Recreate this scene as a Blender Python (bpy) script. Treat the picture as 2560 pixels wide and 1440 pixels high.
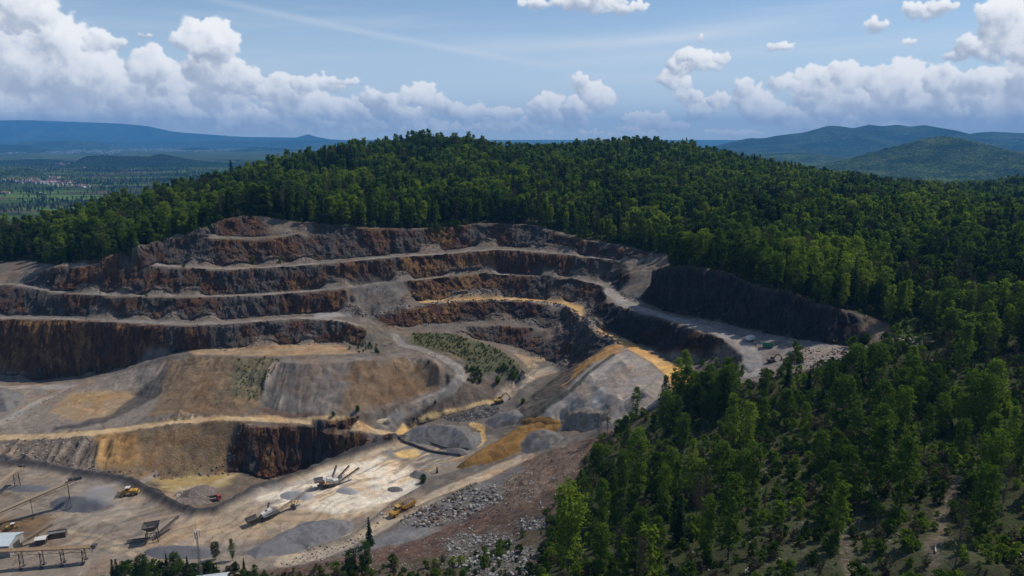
import bpy, bmesh, math, random
import numpy as np
from mathutils import Vector, Matrix, Euler

for _o in list(bpy.data.objects):
    bpy.data.objects.remove(_o)
SC = bpy.context.scene
COL = SC.collection
R = math.radians

# ------------------------------------------------------------------ camera, sun, sky, exposure
CAM_Z, PITCH, FPX = 140.0, R(12.4), 1707.0
cam_d = bpy.data.cameras.new("camera")
cam = bpy.data.objects.new("camera", cam_d)
COL.objects.link(cam)
cam.location = (0, 0, CAM_Z)
cam.rotation_euler = (math.pi / 2 - PITCH, 0, 0)
cam_d.sensor_width = 36.0
cam_d.lens = FPX * 36.0 / 2560.0
cam_d.clip_start = 1.0
cam_d.clip_end = 200000.0
SC.camera = cam

SUN_AZ, SUN_EL = R(67), R(53)          # azimuth clockwise from +Y (straight ahead) towards +X
sun_d = bpy.data.lights.new("sun", 'SUN')
sun_d.energy = 5.0
sun_d.angle = R(0.6)
sun_d.color = (1.0, 0.91, 0.79)
sun = bpy.data.objects.new("sun", sun_d)
COL.objects.link(sun)
SDIR = Vector((math.sin(SUN_AZ) * math.cos(SUN_EL), math.cos(SUN_AZ) * math.cos(SUN_EL), math.sin(SUN_EL)))
sun.rotation_euler = SDIR.to_track_quat('Z', 'Y').to_euler()
sun.location = SDIR * 3000

SC.view_settings.view_transform = 'Standard'
SC.view_settings.look = 'None'
SC.view_settings.exposure = -0.40
SC.view_settings.gamma = 1.0
SC.cycles.use_denoising = True
SC.cycles.max_bounces = 5
SC.cycles.diffuse_bounces = 2
SC.cycles.glossy_bounces = 2
SC.cycles.transmission_bounces = 4
SC.cycles.transparent_max_bounces = 6
SC.cycles.volume_bounces = 0
SC.cycles.adaptive_threshold = 0.015
SC.render.film_transparent = False


class NT:
    """small helper around a node tree"""
    def __init__(s, nt):
        s.nt = nt
        nt.nodes.clear()

    def n(s, typ, **kw):
        nd = s.nt.nodes.new(typ)
        for k, v in kw.items():
            if k == 'inp':
                for kk, vv in v.items():
                    s.set(nd, kk, vv)
            else:
                setattr(nd, k, v)
        return nd

    def set(s, nd, key, v):
        sock = nd.inputs[key]
        if isinstance(v, bpy.types.NodeSocket):
            s.nt.links.new(v, sock)
        else:
            sock.default_value = v

    def m(s, op, a, b=None, c=None, clamp=False):
        nd = s.nt.nodes.new('ShaderNodeMath')
        nd.operation = op
        nd.use_clamp = clamp
        s.set(nd, 0, a)
        if b is not None:
            s.set(nd, 1, b)
        if c is not None:
            s.set(nd, 2, c)
        return nd.outputs[0]

    def step(s, v, a, b, lo=0.0, hi=1.0):
        nd = s.nt.nodes.new('ShaderNodeMapRange')
        nd.interpolation_type = 'SMOOTHSTEP'
        s.set(nd, 0, v)
        for i, x in ((1, a), (2, b), (3, lo), (4, hi)):
            s.set(nd, i, x)
        return nd.outputs[0]

    def mix(s, f, a, b, blend='MIX'):
        nd = s.nt.nodes.new('ShaderNodeMix')
        nd.data_type = 'RGBA'
        nd.blend_type = blend
        s.set(nd, 0, f)
        s.set(nd, 6, a if isinstance(a, bpy.types.NodeSocket) else (*a[:3], 1))
        s.set(nd, 7, b if isinstance(b, bpy.types.NodeSocket) else (*b[:3], 1))
        return nd.outputs[2]

    def noise(s, vec, scale, detail=4, rough=0.55, dist=0.0):
        nd = s.nt.nodes.new('ShaderNodeTexNoise')
        s.set(nd, 'Vector', vec)
        s.set(nd, 'Scale', scale)
        s.set(nd, 'Detail', detail)
        s.set(nd, 'Roughness', rough)
        s.set(nd, 'Distortion', dist)
        return nd.outputs[0]

    def ramp(s, f, stops, interp='LINEAR'):
        nd = s.nt.nodes.new('ShaderNodeValToRGB')
        nd.color_ramp.interpolation = interp
        el = nd.color_ramp.elements
        el[0].position, el[0].color = stops[0][0], (*stops[0][1], 1)
        el[1].position, el[1].color = stops[-1][0], (*stops[-1][1], 1)
        for p, c in stops[1:-1]:
            e = el.new(p)
            e.color = (*c, 1)
        s.set(nd, 0, f)
        return nd.outputs[0]

    def link(s, a, b):
        s.nt.links.new(a, b)


def azel(px, py):
    """pixel of the photograph -> (azimuth, tan elevation)"""
    dx, dy = (px - 1280) / FPX, -(py - 720) / FPX
    c, sn = math.cos(PITCH), math.sin(PITCH)
    x, y, z = dx, c + dy * sn, -sn + dy * c
    return math.atan2(x, y), z / math.hypot(x, y)


# ---- cumulus clouds of the day: puffs heaped on each other, lit from the sun's side (kept as a small sky map)
A0, A1, E0, E1 = -0.86, 0.86, -0.03, 0.33
CW, CH = 2048, 428
CK = CW / 3000.0
CLOUDS = [(60, 130, 110, 80), (150, 160, 90, 75), (212, 195, 68, 62), (60, 230, 170, 70), (180, 260, 120, 50), (15, 20, 95, 40), (262, 105, 48, 20), (370, 172, 52, 36), (432, 205, 46, 42),
          (350, 230, 70, 50), (420, 260, 80, 40), (497, 105, 55, 36), (545, 118, 48, 44), (530, 165, 70, 50), (575, 195, 58, 40), (612, 220, 38, 24), (560, 240, 90, 40), (250, 290, 250, 38),
          (500, 300, 200, 36), (700, 230, 70, 32), (790, 212, 76, 20), (852, 206, 46, 9), (760, 265, 110, 40), (700, 310, 200, 26), (880, 280, 60, 30), (935, 252, 34, 26), (960, 265, 50, 30),
          (1050, 247, 58, 30), (1085, 265, 35, 25), (1010, 290, 100, 25), (1130, 275, 40, 20), (1180, 290, 60, 22), (1260, 288, 60, 20), (1000, 320, 250, 18), (1300, 312, 120, 18),
          (1345, 265, 24, 20), (1370, 282, 45, 33), (1452, 200, 19, 24), (1474, 232, 32, 28), (1502, 255, 30, 26), (1440, 268, 40, 28), (1410, 300, 80, 24), (1230, 322, 120, 12),
          (1600, 300, 52, 17), (1640, 310, 56, 20), (1690, 316, 32, 13), (1570, 322, 50, 10), (1735, 146, 40, 22), (1768, 160, 46, 20), (1700, 165, 44, 24), (1802, 150, 24, 13), (1688, 200, 38, 28),
          (1720, 245, 32, 24), (1760, 272, 58, 23), (1797, 255, 24, 22), (1862, 215, 24, 22), (1880, 255, 42, 33), (1910, 285, 66, 24), (1960, 210, 38, 20), (2040, 215, 66, 33), (2100, 192, 58, 27),
          (2130, 240, 140, 48), (2230, 215, 68, 42), (2290, 250, 120, 50), (2380, 215, 58, 38), (2450, 205, 60, 28), (2500, 260, 110, 58), (2400, 290, 180, 36), (2050, 300, 120, 26),
          (2200, 300, 150, 28), (2570, 200, 60, 40), (2480, 122, 100, 26), (2535, 60, 58, 50), (2420, 137, 56, 11), (2560, 112, 60, 30), (1955, 118, 40, 10), (1470, 6, 118, 22),
          (1560, 18, 66, 15), (1335, 6, 36, 14), (2310, 25, 56, 18), (2190, 62, 26, 15), (2360, 18, 36, 11), (2275, 106, 16, 7), (-150, 150, 150, 100), (-180, 270, 200, 50), (2750, 150, 150, 80),
          (2750, 260, 180, 60), (100, 284, 230, 26), (350, 294, 230, 24), (600, 300, 220, 22), (850, 306, 200, 18), (1830, 335, 90, 10), (1500, 335, 200, 8), (1750, 97, 6, 12), (365, 90, 18, 5)]


def gblur(a, s):
    fy = np.fft.fftfreq(a.shape[0])[:, None]; fx = np.fft.rfftfreq(a.shape[1])[None, :]
    return np.fft.irfft2(np.fft.rfft2(a) * np.exp(-2 * (np.pi * s) ** 2 * (fx * fx + fy * fy)), a.shape)


def cloud_noise(seed, beta, lo, aspect=1.0):
    """band-limited fractal noise, unit deviation"""
    r = np.random.default_rng(seed)
    f = np.fft.rfft2(r.normal(size=(CH, CW)))
    fy = np.fft.fftfreq(CH)[:, None] * aspect; fx = np.fft.rfftfreq(CW)[None, :]
    k = np.sqrt(fx * fx + fy * fy) * CK
    f *= 1.0 / np.maximum(k, lo) ** beta
    f[0, 0] = 0
    a = np.fft.irfft2(f, (CH, CW))
    return a / a.std()


def cloud_map():
    rg = np.random.default_rng(11)
    dpx = (A1 - A0) / CW
    w1, w2 = cloud_noise(1, 1.9, 0.012), cloud_noise(2, 1.9, 0.012)
    f1, f2 = cloud_noise(3, 1.75, 0.016), cloud_noise(4, 2.1, 0.010)
    f3 = cloud_noise(5, 1.6, 0.020, 1.6)
    w3, w4 = cloud_noise(6, 1.35, 0.045), cloud_noise(7, 1.35, 0.045)
    f4 = cloud_noise(8, 1.45, 0.022)
    A = np.zeros((CH, CW)); L = np.zeros((CH, CW))
    for px, py, rx, ry in sorted(CLOUDS, key=lambda c: -(c[1] + c[3] * 0.6)):
        a, e = azel(px, py)
        cx, cy = (a - A0) / dpx, (e - E0) / (E1 - E0) * CH
        sx, sy = rx / FPX / dpx * 1.05, ry / FPX / dpx * 1.12
        mg = 10 + 0.35 * sy
        i0, i1, j0, j1 = int(max(0, cx - sx * 1.5 - mg)), int(min(CW, cx + sx * 1.5 + mg)), int(max(0, cy - sy * 1.6 - mg)), int(min(CH, cy + sy * 1.6 + mg))
        if i1 - i0 < 8 or j1 - j0 < 8:
            continue
        yy, xx = np.mgrid[j0:j1, i0:i1].astype(np.float32)
        big = min(sy, sx)
        xw = xx + w1[j0:j1, i0:i1] * (0.8 + 0.06 * big) + w3[j0:j1, i0:i1] * (0.9 + 0.05 * big); yw = yy + w2[j0:j1, i0:i1] * (0.8 + 0.06 * big) + w4[j0:j1, i0:i1] * (0.9 + 0.05 * big)
        H = np.zeros(xx.shape, np.float32)
        n = int(6 + 7 * min(7, sx / max(sy, 1)) + 5)
        puffs = []
        for i in range(n):
            th = rg.uniform(0, 2 * math.pi); q = math.sqrt(rg.uniform(0, 1)) * 0.74
            x, y = cx + sx * q * math.cos(th), cy + sy * q * math.sin(th)
            r = big * rg.uniform(0.34, 0.58) * (1.15 - 0.45 * q)
            puffs.append((x, y, r))
            for k in range(6):
                t2 = rg.uniform(-0.4, math.pi + 0.4); r2 = r * rg.uniform(0.26, 0.48)
                x2, y2 = x + math.cos(t2) * r * 0.85, y + math.sin(t2) * r * 0.85
                puffs.append((x2, y2, r2))
                for j in range(3):
                    t3 = rg.uniform(0, 2 * math.pi); r3 = r2 * rg.uniform(0.3, 0.5)
                    puffs.append((x2 + math.cos(t3) * r2 * 0.85, y2 + math.sin(t3) * r2 * 0.85, r3))
        for x, y, r in puffs:
            if r < 1.2:
                continue
            d2 = ((xw - x) ** 2 + (yw - y) ** 2) / (r * r)
            H = np.maximum(H, np.sqrt(np.maximum(0, 1 - d2)) * r)
        p = 8
        cov = np.pad((H > 0).astype(float), p)
        Hp = np.pad(H, p)
        vrel = (yy - cy) / sy; urel = (xx - cx) / sx
        soft = gblur(cov, 0.8 + 0.03 * big)[p:-p, p:-p]; soft2 = gblur(cov, 2.2 + 0.11 * big)[p:-p, p:-p]
        low = smooth01(0.15, -0.9, vrel)
        fl = f1[j0:j1, i0:i1]
        mixw = np.clip(0.22 + 0.6 * low + 0.16 * f1[j0:j1, i0:i1], 0, 0.9)
        dens = soft * (1 - mixw) + soft2 * mixw + (0.13 * fl + 0.12 * f4[j0:j1, i0:i1]) * (0.7 + low) * (1.25 - soft2) * smooth01(0.03, 0.25, soft2)
        al = smooth01(0.22, 0.80 + 0.25 * low, dens) * (0.97 - 0.22 * low)
        S = gblur(Hp, 1.2 + 0.05 * big)[p:-p, p:-p]
        S2 = gblur(Hp, 2.2 + 0.20 * big)[p:-p, p:-p]
        gy, gx = np.gradient(S); gy2, gx2 = np.gradient(S2)
        lam = np.clip((-gx * 0.45 - gy * 0.70) * 0.75, -0.6, 0.6) * 0.30 + np.clip((-gx2 * 0.5 - gy2 * 0.8) * 1.6, -0.8, 0.8) * 0.30
        occ = np.clip((S - S2) / (0.22 * big + 1), -1, 1) * 0.20
        lit = 0.53 + 0.30 * np.clip(vrel * 0.95 + urel * 0.22, -1.1, 1.0) + lam + occ + 0.09 * f2[j0:j1, i0:i1] + 0.06 * f3[j0:j1, i0:i1] + 0.05 * f4[j0:j1, i0:i1]
        lit = np.clip(lit, 0, 1)
        sl = (slice(j0, j1), slice(i0, i1))
        L[sl] = L[sl] * (1 - al) + lit * al
        A[sl] = 1 - (1 - A[sl]) * (1 - al)
    L = np.where(A > 1e-3, L / np.maximum(A, 1e-3), 0.8)
    return A.astype(np.float32), np.clip(L, 0, 1).astype(np.float32)


def smooth01(a, b, v):
    t = np.clip((v - a) / (b - a), 0, 1)
    return t * t * (3 - 2 * t)


def build_world():
    w = bpy.data.worlds.new("World")
    SC.world = w
    w.use_nodes = True
    t = NT(w.node_tree)
    out = t.n('ShaderNodeOutputWorld')
    sky = t.n('ShaderNodeTexSky', sky_type='NISHITA', sun_disc=False)
    sky.sun_elevation, sky.sun_rotation = SUN_EL, SUN_AZ
    sky.altitude, sky.air_density, sky.dust_density, sky.ozone_density = 300, 1.0, 0.35, 2.0
    tc = t.n('ShaderNodeTexCoord')
    sp = t.n('ShaderNodeSeparateXYZ', inp={0: tc.outputs['Generated']})
    X, Y, Z = sp.outputs
    az = t.m('ARCTAN2', X, Y)
    el = t.m('DIVIDE', Z, t.m('MAXIMUM', t.m('SQRT', t.m('ADD', t.m('MULTIPLY', X, X), t.m('MULTIPLY', Y, Y))), 0.02))
    img = bpy.data.images.new("cloud_cover", CW, CH, alpha=True, float_buffer=True)
    img.colorspace_settings.name = 'Non-Color'
    al, lt = cloud_map()
    buf = np.zeros((CH, CW, 4), np.float32)
    buf[..., 0], buf[..., 1], buf[..., 3] = al, lt, 1.0
    img.pixels.foreach_set(buf.ravel())
    img.update()
    img.pack()
    u = t.m('DIVIDE', t.m('SUBTRACT', az, A0), A1 - A0)
    v = t.m('DIVIDE', t.m('SUBTRACT', el, E0), E1 - E0)
    uv = t.n('ShaderNodeCombineXYZ', inp={0: u, 1: v, 2: 0.0})
    im = t.n('ShaderNodeTexImage', image=img, extension='CLIP', interpolation='Cubic', inp={0: uv.outputs[0]})
    sc_ = t.n('ShaderNodeSeparateColor', inp={0: im.outputs[0]})
    alpha, shade = sc_.outputs[0], sc_.outputs[1]
    ccol = t.ramp(shade, [(0.0, (0.50, 0.56, 0.67)), (0.28, (0.69, 0.74, 0.83)), (0.55, (0.97, 1.0, 1.05)), (1.0, (1.22, 1.22, 1.22))])
    lowh = t.step(el, -0.02, 0.10, 1.0, 0.0)
    ccol = t.mix(t.m('MULTIPLY', lowh, 0.45), ccol, (0.98, 1.02, 1.08))
    # thin high cirrus and two old contrails
    cmb = t.n('ShaderNodeCombineXYZ', inp={0: t.m('MULTIPLY', az, 2.2), 1: t.m('MULTIPLY', t.m('ADD', el, t.m('MULTIPLY', az, -0.05)), 26.0), 2: 9.1})
    cir = t.step(t.noise(cmb.outputs[0], 1.0, 5, 0.6), 0.42, 0.80, 0.0, 0.36)

    def trail(p0, p1, w, k):
        (a0, e0), (a1, e1) = azel(*p0), azel(*p1)
        sl = (e1 - e0) / (a1 - a0)
        dd = t.m('DIVIDE', t.m('SUBTRACT', el, t.m('ADD', t.m('MULTIPLY', t.m('SUBTRACT', az, a0), sl), e0)), w)
        g = t.m('MULTIPLY', t.m('POWER', 2.718, t.m('MULTIPLY', t.m('MULTIPLY', dd, dd), -1.0)), k)
        return t.m('MULTIPLY', g, t.m('MULTIPLY', t.step(az, a0 - 0.1, a0 + 0.05), t.step(az, a1 - 0.2, a1 + 0.05, 1.0, 0.0)))
    thin = t.m('ADD', cir, trail((560, 5), (1500, 185), 0.0045, 0.25))
    thin = t.m('ADD', thin, trail((1200, 118), (2200, 50), 0.010, 0.30), clamp=True)
    bg = t.n('ShaderNodeBackground')
    skyc = t.mix(1.0, sky.outputs[0], (0.105, 0.105, 0.105), 'MULTIPLY')
    # pale band of moist air low over the horizon
    skyc = t.mix(1.0, skyc, (0.78, 0.97, 1.12), 'MULTIPLY')
    moist = t.step(el, -0.02, 0.24, 0.88, 0.10)
    skyc = t.mix(moist, skyc, (0.80, 0.94, 1.10))
    skyc = t.mix(thin, skyc, (0.92, 0.97, 1.04))
    c = t.mix(alpha, skyc, ccol)
    c = t.mix(1.0, c, (9.5, 9.5, 9.5), 'MULTIPLY')
    t.set(bg, 0, c)
    t.set(bg, 1, SKY_STRENGTH)
    t.link(bg.outputs[0], out.inputs[0])
    w.cycles.sampling_method = 'MANUAL'
    w.cycles.sample_map_resolution = 256


SKY_STRENGTH = 0.12
build_world()

# ------------------------------------------------------------------ survey helpers
def tan_row(py):
    """tangent of the angle below the horizon on the photograph's row py"""
    return np.tan(PITCH + np.arctan((np.asarray(py, float) - 720.0) / FPX))


def P(px, py, z):
    """ground point seen at pixel (px, py) that lies at height z"""
    Y = (CAM_Z - z) / float(tan_row(py))
    dep = Y * math.cos(PITCH) + (CAM_Z - z) * math.sin(PITCH)
    return ((px - 1280.0) / FPX * dep, Y, z)


def PD(px, py, Y):
    """point seen at pixel (px, py) at distance Y ahead"""
    z = CAM_Z - Y * float(tan_row(py))
    dep = Y * math.cos(PITCH) + (CAM_Z - z) * math.sin(PITCH)
    return ((px - 1280.0) / FPX * dep, Y, z)


def to_pix(x, y, z):
    c, s = math.cos(PITCH), math.sin(PITCH)
    dz = np.asarray(z) - CAM_Z
    d = y * c - dz * s
    v = y * s + dz * c
    return 1280 + FPX * x / d, 720 - FPX * v / d, d


# fractal noise in numpy
_rng = np.random.default_rng(7)
_perm = _rng.permutation(512).astype(np.int64)
_grad = _rng.normal(size=(512, 3))
_grad /= np.linalg.norm(_grad, axis=1)[:, None]


def perlin(x, y, z):
    x, y, z = np.broadcast_arrays(np.asarray(x, np.float64), np.asarray(y, np.float64), np.asarray(z, np.float64))
    xi, yi, zi = np.floor(x).astype(np.int64), np.floor(y).astype(np.int64), np.floor(z).astype(np.int64)
    xf, yf, zf = x - xi, y - yi, z - zi
    f = lambda t: t * t * t * (t * (t * 6 - 15) + 10)
    u, v, w = f(xf), f(yf), f(zf)
    out = 0.0
    for dx in (0, 1):
        for dy in (0, 1):
            for dz in (0, 1):
                h = _perm[(_perm[(_perm[(xi + dx) & 511] + yi + dy) & 511] + zi + dz) & 511]
                g = _grad[h]
                d = g[..., 0] * (xf - dx) + g[..., 1] * (yf - dy) + g[..., 2] * (zf - dz)
                out = out + d * (u if dx else 1 - u) * (v if dy else 1 - v) * (w if dz else 1 - w)
    return out * 1.5


def fbm(x, y, z=0.0, octv=4, gain=0.5, lac=2.03):
    a, s, t = 1.0, 0.0, 0.0
    for i in range(octv):
        s = s + a * perlin(x, y, np.asarray(z) + i * 7.3)
        t += a
        a *= gain
        x, y, z = np.asarray(x) * lac, np.asarray(y) * lac, np.asarray(z) * lac
    return s / t


def sstep(a, b, v):
    t = np.clip((v - a) / (b - a), 0, 1)
    return t * t * (3 - 2 * t)


# ------------------------------------------------------------------ break lines of the quarry (column, row, height)
LINES = {
    # crushing yard and the near pit
    'yard_edge': [(-60, 1160, 0), (0, 1158, 0), (100, 1165, 0), (200, 1187, 0), (300, 1200, 0), (345, 1215, 0), (400, 1248, 0), (450, 1272, 0),
                  (490, 1284, 0), (540, 1280, 0), (600, 1248, 0), (650, 1222, 0), (700, 1209, 0), (760, 1186, 0), (830, 1157, 0), (900, 1133, 0),
                  (950, 1115, 0), (990, 1103, 0), (1010, 1100, 0)],
    'pit_near': [(420, 1262, -8), (480, 1268, -8), (540, 1262, -9), (600, 1232, -11), (680, 1208, -14), (760, 1180, -14), (830, 1155, -13), (880, 1138, -10)],
    'pit_left': [(120, 1158, 0.3), (200, 1172, -1), (240, 1178, -2), (330, 1196, -5), (380, 1225, -7)],
    'pit_foot': [(240, 1178, -1), (330, 1190, -5), (400, 1193, -8), (470, 1190, -8.5), (560, 1182, -10), (610, 1178, -12), (650, 1195, -13), (720, 1189, -14),
                 (800, 1184, -14), (880, 1161, -10), (920, 1125, -3)],
    'pit_crest': [(600, 1062, 9), (650, 1068, 8), (720, 1070, 7), (800, 1072, 6), (880, 1078, 4.5), (915, 1090, 3), (932, 1108, 0.8)],
    'road_front': [(-80, 1100, 6), (0, 1099, 6), (100, 1097, 6), (240, 1087, 7), (350, 1073, 8), (450, 1060, 9), (560, 1052, 10), (650, 1053, 9.5),
                   (750, 1061, 8), (850, 1071, 6), (930, 1083, 4), (980, 1096, 2)],
    'road_rear': [(-80, 1090, 6.2), (0, 1089, 6.2), (100, 1087, 6.2), (240, 1077, 7.2), (350, 1063, 8.2), (450, 1050, 9.2), (560, 1042, 10.2), (650, 1043, 9.7),
                  (750, 1050, 8.4), (850, 1060, 6.4), (930, 1071, 4.4), (985, 1084, 2.2)],
    # left terrace
    'terrace_foot': [(-80, 1066, 7.5), (0, 1066, 7.5), (60, 1072, 7), (150, 1068, 8), (250, 1060, 8.3), (330, 1028, 11)],
    'terrace_top': [(-80, 1000, 10), (0, 1010, 9.8), (70, 1020, 9.5), (140, 985, 11), (170, 984, 12), (250, 989, 13.2), (350, 990, 12.5)],
    'ramp': [(150, 1082, 7), (260, 1056, 8.5), (340, 1024, 11), (400, 985, 14.5), (440, 958, 18), (470, 930, 22)],
    'cliff1_toe': [(-80, 948, 9.5), (0, 945, 9.5), (100, 950, 9), (200, 938, 11), (260, 932, 13), (330, 915, 18), (400, 893, 25), (470, 872, 28), (600, 868, 28.5),
                   (700, 863, 28.5), (760, 858, 28.5), (850, 856, 28.3), (930, 868, 28), (985, 858, 28.5)],
    'ridge': [(240, 938, 14), (300, 926, 17.5), (350, 912, 22), (420, 890, 26.5), (470, 884, 28), (560, 892, 28), (650, 893, 28), (740, 890, 28.5), (800, 887, 29), (880, 893, 28.5)],
    'slope_foot': [(350, 1052, 9.2), (420, 1040, 10.5), (500, 1036, 11), (590, 1034, 11), (640, 1030, 11), (690, 1038, 10.2)],
    # grey sand heap in the middle
    'heap_crest': [(700, 905, 27.5), (760, 910, 27.5), (850, 907, 27.8), (920, 904, 28), (1000, 890, 28.3), (1050, 884, 28.3), (1078, 898, 28), (1098, 918, 26)],
    'heap_foot': [(660, 1018, 11), (720, 1035, 9.8), (830, 1050, 8.5), (900, 1040, 8.6), (950, 1020, 10), (1040, 990, 13), (1118, 962, 16.5)],
    'curve_road': [(985, 845, 28.5), (1005, 862, 28.3), (1050, 872, 28.3), (1090, 888, 27.5), (1140, 915, 24), (1157, 940, 20), (1130, 968, 16.5), (1050, 1005, 11.5),
                   (1000, 1035, 7.5), (965, 1062, 4), (985, 1085, 2)],
    # bench 1 to 5, from the yard up to the wood
    'crest1': [(-80, 795, 42), (0, 797, 42), (134, 800, 42), (302, 808, 41), (470, 815, 40.5), (560, 812, 40), (672, 803, 40), (740, 798, 40), (800, 800, 39.5),
               (870, 808, 38.5), (905, 822, 36)],
    'toe2': [(-80, 784, 42.3), (0, 785, 42.3), (134, 788, 42.3), (302, 796, 41.2), (470, 802, 41), (560, 800, 40.3), (672, 790, 40.3), (740, 784, 40.3),
             (800, 780, 40.3), (860, 777, 40.3), (900, 785, 39.5), (968, 783, 39.5), (1005, 770, 40.5), (1030, 753, 41.5), (1136, 746, 41), (1203, 742, 40.5),
             (1304, 744, 40.5), (1430, 756, 40), (1475, 770, 40), (1480, 785, 40), (1470, 805, 40), (1500, 822, 40), (1560, 845, 39), (1600, 862, 38.5),
             (1665, 892, 37.5), (1712, 909, 37.5), (1750, 907, 38), (1775, 920, 37)],
    'crest2': [(-80, 714, 57), (0, 714, 56.5), (50, 716, 56), (134, 733, 54), (302, 743, 52.5), (504, 745, 52), (672, 739, 51.5), (800, 728, 51.8), (860, 723, 52),
               (968, 709, 53), (1136, 692, 53), (1203, 687, 53), (1304, 689, 53), (1430, 698, 52.7), (1490, 710, 52.2), (1516, 719, 52), (1510, 735, 52),
               (1520, 750, 52), (1550, 765, 52), (1600, 785, 52), (1675, 800, 52), (1750, 830, 51.5), (1810, 850, 51), (1832, 868, 50), (1855, 895, 47), (1868, 935, 44)],
    'toe3': [(-80, 702, 57.4), (0, 704, 57), (50, 708, 56.4), (90, 716, 55.4), (134, 726, 54.2), (235, 731, 53.4), (302, 735, 52.7), (370, 736, 52.6), (504, 738, 52.2), (571, 736, 52),
             (672, 731, 51.9), (739, 726, 51.9), (860, 717, 52.2), (968, 704, 53.2), (1102, 690, 53.2), (1203, 683, 53.2), (1304, 685, 53.2), (1405, 692, 53),
             (1472, 697, 52.7), (1525, 703, 52.6), (1548, 715, 52.5), (1545, 730, 52.5), (1560, 742, 52.5), (1622, 760, 52.5), (1675, 779, 52.5), (1750, 796, 52.5),
             (1825, 811, 52.5), (1900, 830, 52.5), (2012, 849, 52.5), (2117, 864, 53), (2160, 868, 53.3)],
    'crest3': [(95, 686, 61), (120, 672, 65.4), (235, 666, 67), (370, 666, 67.3), (571, 676, 64.9), (739, 666, 65.2), (860, 656, 66), (968, 645, 66.9), (1102, 637, 65.8),
               (1237, 625, 67.8), (1304, 627, 67.5), (1405, 637, 66.1), (1506, 649, 64.5), (1606, 662, 63.5)],
    'toe4': [(150, 668, 66), (235, 661, 67.3), (370, 658, 67.6), (403, 659, 67.5), (571, 668, 65.3), (638, 663, 65.3), (739, 657, 65.5), (850, 647, 66.2), (932, 640, 66.9),
             (1040, 632, 66.7), (1102, 628, 66.2), (1180, 616, 68.1), (1237, 615, 68), (1304, 619, 67.7), (1405, 632, 66.4), (1460, 638, 65.5), (1506, 645, 64.7), (1600, 656, 64)],
    'crest4': [(250, 648, 70), (300, 632, 75), (336, 618, 78.5), (403, 597, 81), (470, 596, 81), (554, 597, 80.9), (638, 601, 78.9), (700, 594, 80.3), (749, 584, 82)],
    'toe5': [(440, 590, 82), (500, 589, 81.6), (554, 590, 81.3), (638, 592, 80), (700, 587, 81), (749, 578, 82.3), (790, 568, 83.5)],
    'crest5': [(470, 580, 84.5), (500, 570, 87), (540, 552, 90), (600, 539, 92.5), (660, 542, 90.7), (760, 557, 86.6), (850, 564, 85.4), (932, 571, 83), (1040, 573, 80.9),
               (1100, 571, 80.2), (1180, 561, 82), (1237, 560, 81.9), (1330, 563, 81.8), (1400, 582, 78), (1460, 602, 74.3), (1540, 614, 72), (1640, 636, 69), (1690, 634, 73)],
    'edge_left': [(-80, 660, 63), (0, 656, 63.5), (60, 652, 64), (110, 656, 65), (150, 664, 66.4), (200, 655, 68), (250, 646, 70.5)],
    # promontory and the tall shaded wall on the far side
    'promontory': [(1540, 705, 55), (1548, 692, 59), (1575, 684, 62), (1610, 676, 64)],
    'wall_crest': [(1640, 672, 72), (1664, 666, 74.5), (1724, 662, 77.6), (1825, 685, 75.9), (1900, 721, 71.6), (1975, 724, 72.9), (2031, 759, 67.8), (2087, 768, 67.6),
                   (2162, 790, 64), (2215, 815, 60), (2235, 850, 56)],
    # inner pit
    'crestA': [(890, 792, 38.5), (930, 788, 38.5), (960, 785, 38.3), (1000, 779, 38.8), (1040, 771, 39.5), (1070, 764, 40), (1100, 758, 40), (1200, 753, 40), (1300, 753, 40), (1400, 763, 40),
               (1430, 776, 40), (1450, 800, 40), (1480, 822, 40), (1540, 856, 40)],
    'toeC': [(920, 812, 32), (960, 816, 31.5), (1040, 812, 31), (1100, 808, 30.5), (1200, 801, 30), (1300, 804, 30), (1390, 828, 29), (1400, 836, 28.6)],
    'crestC': [(1000, 828, 30), (1100, 820, 30), (1250, 813, 30), (1350, 823, 29.5), (1393, 838, 28.8)],
    'toeD': [(1150, 840, 27), (1200, 850, 23.5), (1250, 857, 21.5), (1321, 875, 20.5), (1378, 903, 20), (1415, 922, 20)],
    'floorD': [(1300, 880, 20), (1350, 905, 19.5), (1390, 925, 19.2)],
    'floorD2': [(1335, 935, 17), (1300, 955, 14), (1270, 985, 11), (1240, 1005, 9), (1180, 1030, 6), (1100, 1045, 4), (1040, 1065, 2), (1010, 1090, 0.5)],
    'bush_ridge': [(1030, 832, 29.5), (1080, 832, 30), (1130, 840, 30), (1180, 852, 29), (1230, 872, 27.5), (1270, 897, 24.5), (1305, 925, 21), (1318, 945, 17.5)],
    'bush_front': [(1060, 866, 28.5), (1120, 885, 27.5), (1170, 910, 24), (1185, 935, 19.5)],
    'brown_front': [(1160, 960, 17), (1200, 962, 15.5), (1260, 962, 15), (1295, 955, 15)],
    # spoil dump with the haul road on it
    'dump_left': [(1545, 863, 39.5), (1500, 890, 36), (1440, 945, 30), (1380, 1000, 22), (1330, 1040, 15), (1290, 1065, 9)],
    'dump_foot': [(1440, 917, 21), (1400, 937, 18.6), (1370, 957, 16.5), (1320, 1000, 12), (1280, 1035, 8), (1250, 1055, 5)],
    'haul_edge': [(1560, 870, 39.5), (1620, 905, 38.6), (1670, 945, 37.4), (1690, 970, 37)],
    'dump_top': [(1560, 900, 38), (1590, 940, 36), (1600, 970, 34.5), (1640, 1005, 34)],
    'dump_top2': [(1480, 940, 32), (1500, 975, 30), (1555, 1000, 31)],
    'dump_front': [(1400, 1048, 15), (1450, 1058, 18.5), (1530, 1058, 25), (1600, 1035, 31)],
    'dump_low': [(1300, 1100, 7), (1350, 1085, 9.5), (1430, 1075, 14), (1500, 1075, 20)],
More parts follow.
